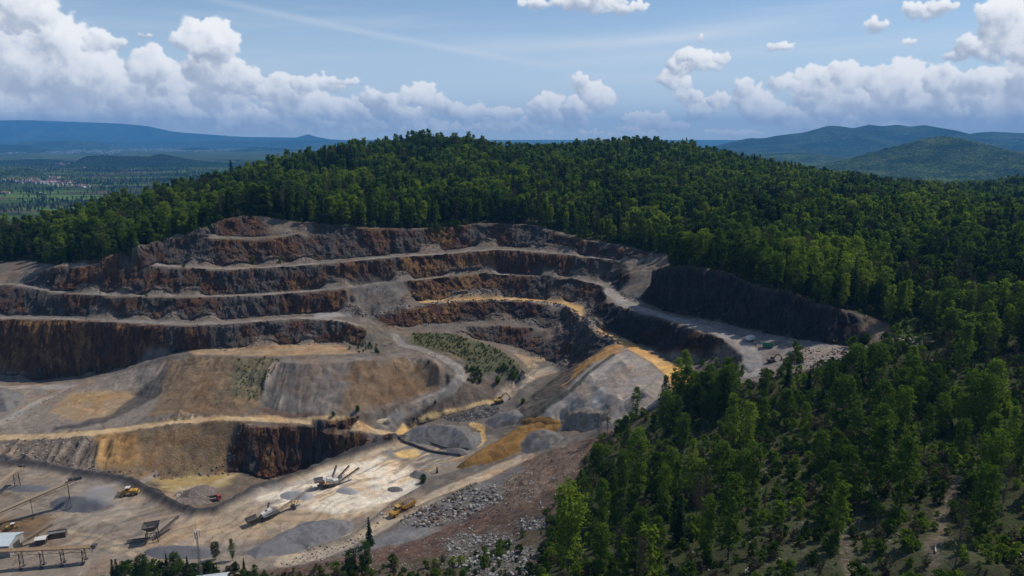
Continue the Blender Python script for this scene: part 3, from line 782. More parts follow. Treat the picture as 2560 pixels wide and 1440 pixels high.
STROKES = [
    # (line in the photograph, half width in m, colour, strength, rubble)
    ([(1060, 750), (1100, 750), (1200, 748), (1300, 749), (1400, 756), (1440, 770), (1456, 795), (1490, 815), (1540, 845), (1600, 878), (1650, 905), (1690, 940), (1702, 955)], 4.3, (0.50, 0.315, 0.125), 0.92, 0),
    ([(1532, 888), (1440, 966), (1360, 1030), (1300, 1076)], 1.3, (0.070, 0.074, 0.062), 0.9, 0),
    ([(1552, 892), (1462, 970), (1382, 1036), (1318, 1084), (1280, 1104)], 2.4, (0.35, 0.305, 0.26), 0.9, 0),
    ([(1556, 864), (1500, 887), (1455, 922), (1410, 962)], 1.3, (0.42, 0.24, 0.085), 0.9, 0),
    ([(1460, 780), (1480, 800), (1540, 835), (1480, 778)], 2.5, (0.33, 0.28, 0.24), 0.6, 0),
    ([(1680, 922), (1700, 945), (1705, 965)], 4.5, (0.54, 0.33, 0.11), 0.95, 0),
    ([(0, 1094), (100, 1092), (240, 1082), (350, 1068), (450, 1055), (560, 1047), (650, 1048), (750, 1055), (850, 1065), (930, 1076), (985, 1092), (1000, 1110)], 2.6, (0.42, 0.31, 0.18), 0.95, 0),
    ([(1310, 1148), (1250, 1172), (1200, 1195), (1100, 1235), (1000, 1285), (900, 1340), (800, 1385), (720, 1405)], 4.2, (0.36, 0.295, 0.22), 0.95, 0),
    ([(1310, 1148), (1200, 1195), (1100, 1235), (1000, 1285), (900, 1340)], 1.3, (0.43, 0.34, 0.23), 0.8, 0),
    ([(990, 845), (1005, 862), (1050, 872), (1090, 888), (1140, 915), (1157, 940), (1130, 968), (1050, 1005), (1000, 1035), (965, 1062)], 2.4, (0.235, 0.215, 0.195), 0.8, 0),
    ([(1400, 920), (1340, 935), (1300, 960), (1260, 995)], 4.0, (0.36, 0.30, 0.235), 0.85, 0),
    ([(1370, 895), (1300, 890), (1330, 915)], 3.5, (0.42, 0.32, 0.19), 0.5, 0.2),
    ([(1240, 1003), (1180, 1018), (1130, 1030), (1080, 1042), (1040, 1055), (1010, 1075)], 0.9, (0.56, 0.40, 0.18), 0.85, 0),
    ([(1010, 1070), (1000, 1085), (1010, 1100)], 1.8, (0.58, 0.40, 0.16), 0.8, 0),
    ([(1180, 1060), (1205, 1075), (1207, 1100), (1195, 1115)], 1.5, (0.55, 0.38, 0.16), 0.8, 0),
    ([(0, 1058), (70, 1020), (140, 985), (180, 968), (80, 965), (0, 970)], 3.0, (0.27, 0.25, 0.23), 0.85, 0.05),
    ([(540, 1285), (640, 1235), (760, 1190), (900, 1140), (1000, 1105)], 3.2, (0.42, 0.34, 0.24), 0.7, 0),
    ([(300, 1380), (500, 1330), (700, 1300), (850, 1290), (960, 1262)], 2.5, (0.36, 0.27, 0.17), 0.55, 0),
    ([(330, 1260), (420, 1320), (300, 1380), (200, 1420)], 3.0, (0.24, 0.20, 0.165), 0.6, 0),
    ([(1516, 725), (1550, 750), (1600, 772), (1650, 787), (1720, 808), (1800, 832), (1860, 862), (1885, 895), (1875, 940)], 3.4, (0.27, 0.255, 0.245), 0.8, 0),
    ([(860, 1190), (700, 1215), (630, 1240)], 2.0, (0.30, 0.29, 0.28), 0.7, 0),
    ([(2370, 1250), (2350, 1310), (2330, 1370), (2335, 1440)], 1.3, (0.125, 0.088, 0.060), 0.9, 0.2),
    ([(2400, 1190), (2390, 1230), (2365, 1260)], 1.1, (0.115, 0.082, 0.056), 0.9, 0.2),
    ([(2440, 1195), (2400, 1215), (2380, 1235)], 1.1, (0.115, 0.082, 0.056), 0.8, 0.2),
    ([(2105, 1320), (2110, 1370), (2125, 1440)], 0.9, (0.125, 0.085, 0.060), 0.85, 0.3),
]
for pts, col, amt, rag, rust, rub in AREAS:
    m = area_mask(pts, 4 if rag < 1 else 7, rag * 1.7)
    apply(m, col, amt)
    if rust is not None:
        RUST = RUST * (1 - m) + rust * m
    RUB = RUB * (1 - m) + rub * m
for nm, off in (('crest1', 3.2), ('crest2', 3.4), ('crest3', 3.2)):
    w = WL[nm]
    w2 = [(x, y + off, z) for x, y, z in w]
    m = stroke_mask(None, 1.9, 0.5, world=w2) * (1 - rock) * (0.55 + 0.6 * fbm(GXX * 0.05, GYY * 0.05, 33.0, 2))
    apply(m, (0.26, 0.245, 0.232), 0.85)
for pts, hw, col, amt, rub in itertools.chain(STROKES, YARD_MARKS):
    m = stroke_mask(pts, hw, 0.3 if hw > 1.2 else 0.6)
    apply(m, col, amt)
    RUB = RUB * (1 - m) + rub * m
# bands of rubble along edges of the benches
for nm, hw, k in (('crestA', 2.0, 0.9), ('toeC', 2.5, 0.9), ('toe4', 3, 0.4), ('toe3', 2.5, 0.4), ('toe2', 2.5, 0.4), ('cliff1_toe', 3.0, 0.35)):
    m = stroke_mask(None, hw, 0.5, world=WL[nm]) * sstep(-0.2, 0.3, fbm(GXX * 0.05, GYY * 0.05, 21.0, 3))
    RUB = np.maximum(RUB, k * m)
# where the rock shows ochre and where it is blue grey
for pts, v in (([(1000, 640), (1250, 625), (1260, 750), (1120, 830), (880, 830), (1000, 770)], 0.95), ([(1150, 750), (1450, 745), (1420, 930), (1150, 850)], 0.35),
               ([(560, 545), (640, 545), (640, 620), (560, 620)], 0.75), ([(100, 690), (520, 690), (520, 790), (100, 790)], 0.45), ([(320, 590), (520, 570), (540, 660), (320, 660)], 0.18),
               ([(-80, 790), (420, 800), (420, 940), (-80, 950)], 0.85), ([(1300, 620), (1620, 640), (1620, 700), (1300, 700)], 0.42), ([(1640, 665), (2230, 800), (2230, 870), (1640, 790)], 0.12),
               ([(640, 1060), (930, 1070), (900, 1150), (640, 1215)], 0.62), ([(700, 700), (950, 660), (950, 740), (700, 790)], 0.72), ([(620, 600), (850, 570), (850, 650), (620, 660)], 0.62)):
    m = area_mask(pts, 6, 1.0)
    RUST = RUST * (1 - 0.8 * m) + v * 0.8 * m

for pts in ([(180, 1060), (350, 1060), (560, 1045), (612, 1050), (575, 1120), (560, 1190), (440, 1205), (330, 1200), (180, 1180)], [(640, 890), (1060, 875), (1120, 925), (1125, 975), (1000, 1050), (640, 1046)],
            [(340, 900), (480, 878), (700, 885), (700, 1040), (340, 1050)], [(1545, 850), (1760, 900), (1880, 880), (1880, 960), (1640, 1030), (1300, 1160), (1240, 1060), (1400, 930)], [(640, 1440), (1000, 1340), (1250, 1190), (1440, 1090), (1640, 1020), (1500, 1440)],
            [(1020, 825), (1130, 828), (1240, 862), (1330, 950), (1200, 1010), (1030, 1050), (1150, 950), (1100, 880)], [(860, 700), (990, 700), (1030, 742), (1010, 782), (880, 790)], [(-80, 952), (220, 945), (340, 990), (330, 1050), (-80, 1080)]):
    rock *= 1 - area_mask(pts, 4, 0.6)
SLATE = area_mask([(1500, 690), (1640, 655), (1664, 650), (1740, 645), (1830, 668), (1905, 702), (2240, 790), (2260, 870), (2117, 872), (1900, 838), (1840, 860), (1870, 935), (1700, 930), (1560, 855), (1490, 800)], 4, 0.6)  # shade of the tall right wall, painted into its rock colour
INNER = area_mask([(880, 742), (1000, 735), (1130, 735), (1440, 745), (1500, 800), (1556, 860), (1470, 895), (1425, 925), (1330, 890), (1240, 862), (1140, 842), (980, 832), (880, 826)], 3, 0.4)
rock = np.maximum(rock, sstep(0.42, 0.75, slope) * INNER * inq)
rock *= 1 - 0.9 * area_mask([(895, 715), (985, 712), (1015, 745), (1000, 776), (905, 790), (870, 785), (890, 750)], 4, 0.8)
# ---- relief: crags on the faces, gullies in the sand, rubble and ruts on the flats
nx_, ny_ = -dzx / np.maximum(slope, 1e-3), -dzy / np.maximum(slope, 1e-3)
Zd = ZB.copy()
crag = fbm(GXX * 0.085, GYY * 0.085, ZB * 0.03, 4, 0.55)
rid = 1 - 2 * np.abs(fbm(GXX * 0.16 + 3.0, GYY * 0.16, ZB * 0.045 + 4.0, 4, 0.55))
rmask = rock * sstep(0.1, 0.7, slope)
fine = fbm(GXX * 0.42, GYY * 0.42, ZB * 0.20, 3, 0.6)
blk = np.floor(fbm(GXX * 0.15 + 9.0, GYY * 0.15, ZB * 0.07, 3) * 5.0) / 5.0
but = fbm(GXX * 0.045 + 2.0, GYY * 0.045, ZB * 0.012, 3)
push = (crag * 4.2 + rid * 2.0 + fine * 1.3 + blk * 4.0 + but * 4.5) * rmask
DX, DY = GXX + nx_ * push * 0.8, GYY + ny_ * push * 0.8
ledge = fbm(GXX * 0.05, GYY * 0.05, ZB * 0.28, 3)
Zd += (ledge * 1.3 + fine * 0.8) * rmask
for nm in ('toe2', 'toe3', 'toe4', 'cliff1_toe', 'toeC', 'toe5', 'toeD'):
    d, arc = line_dist(WL[nm], GXX, GYY)
    la = np.concatenate([[0], np.cumsum([math.dist(a[:2], b[:2]) for a, b in zip(WL[nm][:-1], WL[nm][1:])])])
    zt = np.interp(arc, la, [q[2] for q in WL[nm]])
    m = np.exp(-(d / 3.6) ** 2 - (np.maximum(0, ZB - zt) / 5.0) ** 2) * sstep(0.02, 0.35, perlin(arc * 0.055, 0.0, len(nm) + 7.7)) * inq
    m = m * (1 - SLATE)
    Zd += 3.0 * m
    rock *= 1 - 0.8 * np.clip(m * 1.6, 0, 1)
    apply(m * 1.5, (0.125, 0.095, 0.070), 0.8)
    RUB = np.maximum(RUB, 0.45 * m)
flat = inq * (1 - rock)
lsl = flat * sstep(0.22, 0.5, slope)
Zd += lsl * (fbm(GXX * 0.085, GYY * 0.085, 51.0, 4, 0.55) * 2.2 + (1 - 2 * np.abs(fbm(GXX * 0.17, GYY * 0.17, 57.0, 3))) * 0.5)
Zd += flat * (fbm(GXX * 0.2, GYY * 0.2, 3.3, 4) * 0.40 + RUB * (np.abs(fbm(GXX * 0.75, GYY * 0.75, 9.3, 3)) * 1.5 + fbm(GXX * 0.25, GYY * 0.25, 4.3, 2) * 0.5))
# gullies run down the loose slopes
loose = inq * sstep(0.3, 0.5, slope) * (1 - sstep(0.75, 1.0, slope))
tx, ty = -ny_, nx_
hill_m = 1 - inq
Zd += hill_m * fbm(GXX * 0.035, GYY * 0.035, 1.3, 4) * 2.2 * sstep(0, 30, np.abs(GYY - 60))
# gullies: noise that is long down the slope, from the heap's own slope direction
for nm, sc_, amp in (('heap_crest', 0.55, 0.55), ('ridge', 0.40, 0.6), ('dump_left', 0.5, 0.35), ('bush_front', 0.3, 0.3)):
    d, arc = line_dist(WL[nm], GXX, GYY)
    aw = arc + 3.0 * perlin(arc * 0.08, d * 0.05, 14.0)
    g = (perlin(aw * sc_ * 0.6, d * 0.035, 2.0) + 0.8 * perlin(aw * sc_ * 1.7, d * 0.06, 8.0) + 0.4 * perlin(aw * sc_ * 3.4, d * 0.1, 9.0)) * (0.25 + 1.6 * sstep(-0.15, 0.35, perlin(arc * 0.05, d * 0.04, 17.0)))
    m = (1 - sstep(22, 34, d)) * loose * sstep(0.5, 5.0, d)
    Zd += g * amp * m
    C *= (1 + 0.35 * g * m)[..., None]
d, arc = line_dist(WL['road_front'], GXX, GYY)
m = (1 - sstep(18, 26, d)) * loose * sstep(1.0, 5.0, d) * (GYY < 305)
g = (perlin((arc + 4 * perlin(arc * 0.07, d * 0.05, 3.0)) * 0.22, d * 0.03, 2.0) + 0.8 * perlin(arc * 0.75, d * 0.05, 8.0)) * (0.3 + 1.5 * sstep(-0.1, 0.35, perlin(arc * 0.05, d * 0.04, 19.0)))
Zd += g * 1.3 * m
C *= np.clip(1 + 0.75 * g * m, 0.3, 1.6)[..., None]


def bank(pts, h, w, world=None):
    """earth bank along a line"""
    global Zd
    d, arc = line_dist(world or hits(pts), GXX, GYY)
    m = np.exp(-(d / w) ** 2)
    Zd += h * m * (0.75 + 0.5 * fbm(arc * 0.2, 0.0, 3.0, 3))
    return m


m = bank(None, 3.2, 2.0, world=WL['yard_edge'])
apply(m * 1.3, (0.060, 0.058, 0.058), 0.95)
for pts, h, w, col in (([(1060, 765), (1150, 756), (1250, 752), (1350, 757), (1410, 765), (1440, 790), (1490, 826)], 0.9, 1.2, (0.25, 0.24, 0.23)),
                       ([(800, 1392), (900, 1360), (960, 1330), (970, 1320)], 0.0, 1.0, DUST),
                       ([(780, 1375), (880, 1345), (930, 1310), (985, 1262), (1050, 1225), (1110, 1195), (1200, 1165), (1300, 1120)], 1.7, 1.5, (0.10, 0.094, 0.088)),
                       ([(1000, 1290), (1100, 1245), (1190, 1212)], 1.2, 1.2, (0.10, 0.085, 0.075)),
                       ([(1040, 1185), (1080, 1170), (1120, 1160)], 0.9, 1.5, (0.2, 0.19, 0.18)),
                       ([(1640, 880), (1700, 915)], 0.0, 1, DUST)):
    if h:
        m = bank(pts, h, w)
        apply(m, col, 0.75)
# wheel ruts across the yard and roads
rut = perlin(GXX * 0.06, GYY * 0.06, 30.0) * 6
tr = np.abs(np.sin((GXX * 0.8 - GYY * 0.55) * 0.55 + rut))
tr = sstep(0.75, 0.98, tr) * sstep(-0.1, 0.3, fbm(GXX * 0.02, GYY * 0.02, 40.0, 2)) * flat * (GYY < 300) * (ZB < 12)
C *= (1 - 0.22 * tr)[..., None]
edge0 = (GXX <= XS[1]) | (GXX >= XS[-2]) | (GYY >= YS[-2]) | (GYY <= YS[1])
Zd[edge0] = -34.0

zfun_d = Zd


def h_top(x, y):
    """height of the finished ground (without the sideways crags)"""
    x = np.asarray(x, float); y = np.asarray(y, float)
    i = np.clip(np.searchsorted(XS, x) - 1, 0, len(XS) - 2); j = np.clip(np.searchsorted(YS, y) - 1, 0, len(YS) - 2)
    u = (x - XS[i]) / (XS[i + 1] - XS[i]); v = (y - YS[j]) / (YS[j + 1] - YS[j])
    return (Zd[j, i] * (1 - u) + Zd[j, i + 1] * u) * (1 - v) + (Zd[j + 1, i] * (1 - u) + Zd[j + 1, i + 1] * u) * v


def set_kind(o, kind, label=None):
    o["kind"] = kind
    if label:
        o["label"] = label
    return o


def raw_mesh(name, co, quads, mats, attrs=(), smooth=True):
    me = bpy.data.meshes.new(name)
    n = len(co); f = len(quads); k = quads.shape[1]
    me.vertices.add(n); me.vertices.foreach_set('co', np.ascontiguousarray(co, np.float32).ravel())
    me.loops.add(f * k); me.loops.foreach_set('vertex_index', np.ascontiguousarray(quads, np.int32).ravel())
    me.polygons.add(f)
    me.polygons.foreach_set('loop_start', np.arange(0, f * k, k, dtype=np.int32))
    me.polygons.foreach_set('use_smooth', np.full(f, smooth))
    for nm, typ, dat in attrs:
        a = me.attributes.new(nm, typ, 'POINT')
        if typ == 'FLOAT_COLOR':
            a.data.foreach_set('color', np.concatenate([dat, np.ones((n, 1))], 1).astype(np.float32).ravel())
        else:
            a.data.foreach_set('value', np.ascontiguousarray(dat, np.float32).ravel())
    for mm in (mats if isinstance(mats, (list, tuple)) else [mats]):
        me.materials.append(mm)
    me.update()
    me.validate()
    return me


def new_mat(name):
    m = bpy.data.materials.new(name)
    m.use_nodes = True
    return m, NT(m.node_tree)


def ground_material():
    m, t = new_mat("ground")
    out = t.n('ShaderNodeOutputMaterial')
    bs = t.n('ShaderNodeBsdfPrincipled', inp={'Roughness': 0.95, 'Specular IOR Level': 0.12})
    t.link(bs.outputs[0], out.inputs[0])
    at = lambda n: t.n('ShaderNodeAttribute', attribute_name=n)
    col = at('col').outputs['Color']; rk = at('rock').outputs['Fac']; rust = at('rust').outputs['Fac']; rub = at('rub').outputs['Fac']; qu = at('quarry').outputs['Fac']; sl = at('slate').outputs['Fac']  # the slate attribute holds the painted wall shade
    pos = t.n('ShaderNodeNewGeometry').outputs['Position']
    # loose ground
    n1 = t.noise(pos, 0.22, 5, 0.62)
    n2 = t.noise(pos, 1.7, 4, 0.65)
    v = t.m('ADD', t.m('MULTIPLY', n1, 0.95), t.m('MULTIPLY', n2, 0.75))
    v = t.m('ADD', v, 0.15)
    vc = t.n('ShaderNodeCombineColor', inp={0: v, 1: v, 2: v}).outputs[0]
    loose = t.mix(1.0, col, vc, 'MULTIPLY')
    # sheets of pale and wet ground with their own outlines
    sw = t.noise(pos, 0.085, 6, 0.66, 1.6)
    pale = t.m('MULTIPLY', t.step(sw, 0.50, 0.56), qu)
    br_ = t.m('MULTIPLY', t.step(t.noise(pos, 0.045, 6, 0.68, 1.2), 0.50, 0.60), qu)
    loose = t.mix(t.m('MULTIPLY', br_, 0.45), loose, t.mix(1.0, loose, (1.05, 0.78, 0.56), 'MULTIPLY'))
    loose = t.mix(t.m('MULTIPLY', pale, 0.50), loose, t.mix(1.0, loose, (1.5, 1.45, 1.35), 'MULTIPLY'))
    wet = t.m('MULTIPLY', t.step(t.noise(pos, 0.12, 6, 0.7, 2.0), 0.56, 0.63), qu)
    loose = t.mix(t.m('MULTIPLY', wet, 0.62), loose, t.mix(1.0, loose, (0.60, 0.58, 0.58), 'MULTIPLY'))
    # grass and dead stalks outside the quarry
    gq = t.m('SUBTRACT', 1.0, qu, clamp=True)
    gn = t.step(t.noise(pos, 0.55, 6, 0.72), 0.42, 0.62)
    loose = t.mix(t.m('MULTIPLY', t.m('MULTIPLY', gn, gq), 0.55), loose, (0.048, 0.074, 0.018))
    gd = t.step(t.noise(pos, 2.1, 4, 0.7), 0.58, 0.70)
    loose = t.mix(t.m('MULTIPLY', t.m('MULTIPLY', gd, gq), 0.5), loose, (0.105, 0.082, 0.050))
    # stones
    vor = t.n('ShaderNodeTexVoronoi', inp={'Vector': pos, 'Scale': 0.95, 'Randomness': 1.0, 'Detail': 1.0, 'Roughness': 0.5})
    st = t.ramp(t.n('ShaderNodeSeparateColor', inp={0: vor.outputs['Color']}).outputs[0],
                [(0.0, (0.05, 0.043, 0.038)), (0.5, (0.11, 0.098, 0.090)), (0.85, (0.20, 0.18, 0.168)), (1.0, (0.42, 0.40, 0.38))])
    loose = t.mix(t.m('MULTIPLY', rub, 0.72), loose, st)
    # rock
    mp = t.n('ShaderNodeMapping', inp={'Vector': pos, 'Scale': (1, 1, 0.42)})
    mv = mp.outputs[0]
    r1 = t.noise(mv, 0.06, 6, 0.62, 0.4)
    r2 = t.noise(mv, 0.30, 6, 0.68, 0.6)
    mp2 = t.n('ShaderNodeMapping', inp={'Vector': pos, 'Scale': (1, 1, 0.55), 'Rotation': (0.45, 0.3, 0.0)})
    r3 = t.noise(mp2.outputs[0], 0.85, 5, 0.7, 0.5)
    hue = t.m('ADD', t.m('MULTIPLY', t.m('SUBTRACT', r1, 0.5), 2.2), t.m('SUBTRACT', t.m('MULTIPLY', rust, 1.0), 0.04))
    hue = t.m('ADD', hue, t.m('MULTIPLY', t.m('SUBTRACT', r2, 0.5), 1.5))
    hue = t.m('ADD', hue, t.m('MULTIPLY', t.m('SUBTRACT', r3, 0.5), 0.5))
    rc = t.ramp(hue, [(0.0, (0.078, 0.073, 0.072)), (0.26, (0.106, 0.093, 0.085)), (0.44, (0.094, 0.062, 0.049)), (0.60, (0.100, 0.050, 0.033)), (0.80, (0.140, 0.076, 0.040)), (1.0, (0.215, 0.125, 0.055))])
    dk = t.m('MAXIMUM', 0.38, t.m('ADD', -0.42, t.m('ADD', t.m('MULTIPLY', r2, 1.35), t.m('MULTIPLY', r3, 1.7))))
    dc = t.n('ShaderNodeCombineColor', inp={0: dk, 1: dk, 2: dk}).outputs[0]
    rc = t.mix(1.0, rc, dc, 'MULTIPLY')
    crk = t.step(t.m('ABSOLUTE', t.m('SUBTRACT', t.noise(mv, 0.55, 4, 0.6, 1.2), 0.5)), 0.0, 0.035, 0.45, 1.0)
    rc = t.mix(1.0, rc, t.n('ShaderNodeCombineColor', inp={0: crk, 1: crk, 2: crk}).outputs[0], 'MULTIPLY')
    lit_flecks = t.step(r3, 0.66, 0.78)  # sunlit highlights on the crags, painted in as pale grey flecks
    rc = t.mix(t.m('MULTIPLY', lit_flecks, 0.55), rc, (0.26, 0.245, 0.235))
    rc = t.mix(t.m('MULTIPLY', sl, 0.9), rc, t.mix(1.0, rc, (0.42, 0.46, 0.52), 'MULTIPLY'))  # painted shade: darker, bluer rock on the right wall
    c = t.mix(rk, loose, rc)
    t.set(bs, 'Base Color', c)
    # bump
    hb = t.m('ADD', t.m('MULTIPLY', r3, t.m('MULTIPLY', rk, 2.2)), t.m('MULTIPLY', r2, t.m('MULTIPLY', rk, 3.0)))
    hb = t.m('ADD', hb, t.m('MULTIPLY', n2, 0.32))
    hb = t.m('ADD', hb, t.m('MULTIPLY', t.m('SUBTRACT', 1.0, vor.outputs['Distance']), t.m('MULTIPLY', rub, 0.9)))
    bp = t.n('ShaderNodeBump', inp={'Strength': 1.0, 'Distance': 0.9, 'Height': hb})
    t.link(bp.outputs[0], bs.inputs['Normal'])
    return m


M_GROUND = ground_material()


def build_terrain():
    ny, nx = GXX.shape
    idx = np.arange(ny * nx).reshape(ny, nx)
    q = np.stack([idx[:-1, :-1], idx[:-1, 1:], idx[1:, 1:], idx[1:, :-1]], -1).reshape(-1, 4)
    co = np.stack([DX, DY, Zd], -1).reshape(-1, 3)
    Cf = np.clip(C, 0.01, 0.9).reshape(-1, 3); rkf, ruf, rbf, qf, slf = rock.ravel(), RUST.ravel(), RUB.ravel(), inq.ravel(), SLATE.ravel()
    road = np.zeros_like(ZB)
    for k in (0, 2, 3, 4, 6, 16):
        road = np.maximum(road, stroke_mask(STROKES[k][0], STROKES[k][1]))
    road = road.ravel()
    fr, fq, fd = rkf[q].mean(1), qf[q].mean(1), road[q].mean(1)
    zone = np.where(fq < 0.5, 0, np.where(fr > 0.5, 2, np.where(fd > 0.5, 3, 1)))
    for z, nm, lb in ((0, 'ground', 'dim grassy woodland ground around the quarry'), (1, 'quarry_floor', 'grey and tan dusty quarry benches, yard and spoil slopes'),
                      (2, 'rock_face', 'grey and rust brown blasted rock faces between the benches'), (3, 'haul_road', 'ochre haul roads winding through the quarry')):
        f = q[zone == z]
        u, inv = np.unique(f, return_inverse=True)
        me = raw_mesh(nm, co[u], inv.reshape(-1, 4), M_GROUND,
                      [('col', 'FLOAT_COLOR', Cf[u]), ('rock', 'FLOAT', rkf[u]), ('rust', 'FLOAT', ruf[u]), ('rub', 'FLOAT', rbf[u]), ('quarry', 'FLOAT', qf[u]), ('slate', 'FLOAT', slf[u])], smooth=(z != 2))  # slate carries the right wall's painted shade
        o = bpy.data.objects.new(nm, me)
        COL.objects.link(o)
        set_kind(o, 'structure', lb)


build_terrain()

# ------------------------------------------------------------------ things: helpers
def thing(name, label, cat, loc=(0, 0, 0), rz=0.0, group=None, scale=1.0):
    o = bpy.data.objects.new(name, None)
    COL.objects.link(o)
    o.empty_display_size = 0.3
    o.location = loc
    o.rotation_euler = (0, 0, rz)
    o.scale = (scale,) * 3
    return tag(o, label, cat, group)


def tag(o, label, cat, group=None):
    o["label"] = label
    o["category"] = cat
    if group:
        o["group"] = group
    return o


def part(name, me, parent, label=None):
    o = bpy.data.objects.new(name, me)
    COL.objects.link(o)
    o.parent = parent
    if label:
        o["label"] = label
    return o


class MB:
    """collects shapes and links them as one mesh"""
    def __init__(s):
        s.v, s.f, s.sm = [], [], []

    def add(s, vs, fs, smooth=False):
        b = len(s.v)
        s.v += [tuple(q) for q in vs]
        s.f += [tuple(i + b for i in f) for f in fs]
        s.sm += [smooth] * len(fs)

    def box(s, c, d, rot=None, taper=1.0):
        x, y, z = d[0] / 2, d[1] / 2, d[2] / 2
        vs = [Vector((sx * x * (taper if sz > 0 else 1), sy * y * (taper if sz > 0 else 1), sz * z)) for sz in (-1, 1) for sy in (-1, 1) for sx in (-1, 1)]
        if rot:
            m = Euler(rot).to_matrix()
            vs = [m @ q for q in vs]
        s.add([q + Vector(c) for q in vs], [(0, 2, 3, 1), (4, 5, 7, 6), (0, 1, 5, 4), (2, 6, 7, 3), (0, 4, 6, 2), (1, 3, 7, 5)])

    def tube(s, a, b, r0, r1=None, n=8, cap=True):
        a, b = Vector(a), Vector(b)
        r1 = r0 if r1 is None else r1
        d = (b - a).normalized()
        u = d.cross(Vector((0, 0, 1)) if abs(d.z) < 0.95 else Vector((1, 0, 0))).normalized()
        w = d.cross(u)
        vs = [p + (u * math.cos(2 * math.pi * i / n) + w * math.sin(2 * math.pi * i / n)) * r for p, r in ((a, r0), (b, r1)) for i in range(n)]
        s.add(vs, [(i, (i + 1) % n, n + (i + 1) % n, n + i) for i in range(n)], True)
        if cap:
            s.add(vs[:n], [tuple(reversed(range(n)))]); s.add(vs[n:], [tuple(range(n))])

    def beam(s, a, b, w, h=None):
        """square bar from a to b"""
        a, b = Vector(a), Vector(b)
        h = h or w
        d = (b - a)
        L = d.length
        q = d.to_track_quat('X', 'Z')
        vs = [q @ Vector((x, y * w / 2, z * h / 2)) + a for x in (0, L) for y in (-1, 1) for z in (-1, 1)]
        s.add(vs, [(0, 1, 3, 2), (4, 6, 7, 5), (0, 4, 5, 1), (2, 3, 7, 6), (0, 2, 6, 4), (1, 5, 7, 3)])

    def prism(s, prof, y0, y1):
        """outline in x,z swept along y"""
        n = len(prof)
        vs = [(x, y0, z) for x, z in prof] + [(x, y1, z) for x, z in prof]
        s.add(vs, [(i, (i + 1) % n, n + (i + 1) % n, n + i) for i in range(n)] + [tuple(reversed(range(n))), tuple(range(n, 2 * n))])

    def mesh(s, name, mat):
        me = bpy.data.meshes.new(name)
        me.from_pydata(s.v, [], s.f)
        me.polygons.foreach_set('use_smooth', s.sm)
        bm = bmesh.new(); bm.from_mesh(me); bmesh.ops.recalc_face_normals(bm, faces=bm.faces); bm.to_mesh(me); bm.free()
        for m in (mat if isinstance(mat, (list, tuple)) else [mat]):
            me.materials.append(m)
        return me

    def build(s, name, mat, parent, label=None):
        return part(name, s.mesh(name, mat), parent, label)


def paint(name, col, rough=0.6, dirt=0.35, dirtcol=(0.23, 0.20, 0.17), metal=0.0, scale=1.2):
    """painted or bare metal under quarry dust"""
    m, t = new_mat(name)
    out = t.n('ShaderNodeOutputMaterial')
    bs = t.n('ShaderNodeBsdfPrincipled', inp={'Roughness': rough, 'Metallic': metal})
    t.link(bs.outputs[0], out.inputs[0])
    pos = t.n('ShaderNodeNewGeometry').outputs['Position']
    n = t.noise(pos, scale, 5, 0.65)
    f = t.m('MULTIPLY', t.step(n, 0.38, 0.68), dirt)
    n2 = t.noise(pos, scale * 6, 3, 0.6)
    v = t.m('ADD', 0.7, t.m('MULTIPLY', n2, 0.6))
    c = t.mix(1.0, col, t.n('ShaderNodeCombineColor', inp={0: v, 1: v, 2: v}).outputs[0], 'MULTIPLY')
    t.set(bs, 'Base Color', t.mix(f, c, dirtcol))
    return m


# ------------------------------------------------------------------ trees
def leaf_material(name, stops, trans=0.50):
    m, t = new_mat(name)
    out = t.n('ShaderNodeOutputMaterial')
    tone = t.n('ShaderNodeAttribute', attribute_type='INSTANCER', attribute_name='tone').outputs['Fac']
    pos = t.n('ShaderNodeNewGeometry').outputs['Position']
    rnd = t.n('ShaderNodeObjectInfo').outputs['Random']
    ln = t.n('ShaderNodeAttribute', attribute_name='leaf').outputs['Fac']
    n = t.m('MULTIPLY', t.m('SUBTRACT', t.noise(pos, 0.35, 3, 0.6), 0.5), 0.5)
    f = t.m('ADD', t.m('ADD', tone, n), t.m('MULTIPLY', t.m('SUBTRACT', ln, 0.5), 0.30), clamp=True)
    c = t.ramp(f, stops)
    d = t.n('ShaderNodeBsdfDiffuse', inp={0: c})
    tr = t.n('ShaderNodeBsdfTranslucent', inp={0: t.mix(1.0, c, (1.25, 1.36, 0.6), 'MULTIPLY')})
    mx = t.n('ShaderNodeMixShader', inp={0: trans})
    t.link(d.outputs[0], mx.inputs[1]); t.link(tr.outputs[0], mx.inputs[2])
    t.link(mx.outputs[0], out.inputs[0])
    return m


M_BROAD = leaf_material('spring_leaves', [(0.0, (0.024, 0.038, 0.013)), (0.25, (0.043, 0.073, 0.017)), (0.5, (0.076, 0.124, 0.022)), (0.75, (0.124, 0.180, 0.028)), (1.0, (0.190, 0.240, 0.036))])
M_SPRUCE = leaf_material('spruce_needles', [(0.0, (0.012, 0.024, 0.012)), (0.5, (0.020, 0.040, 0.018)), (1.0, (0.038, 0.065, 0.024))], 0.12)
M_BARE = leaf_material('bare_twigs', [(0.0, (0.050, 0.042, 0.032)), (0.5, (0.072, 0.062, 0.040)), (1.0, (0.080, 0.092, 0.036))], 0.2)
M_BARK = paint('bark', (0.075, 0.060, 0.046), 0.9, 0.5, (0.12, 0.11, 0.09), scale=2.0)


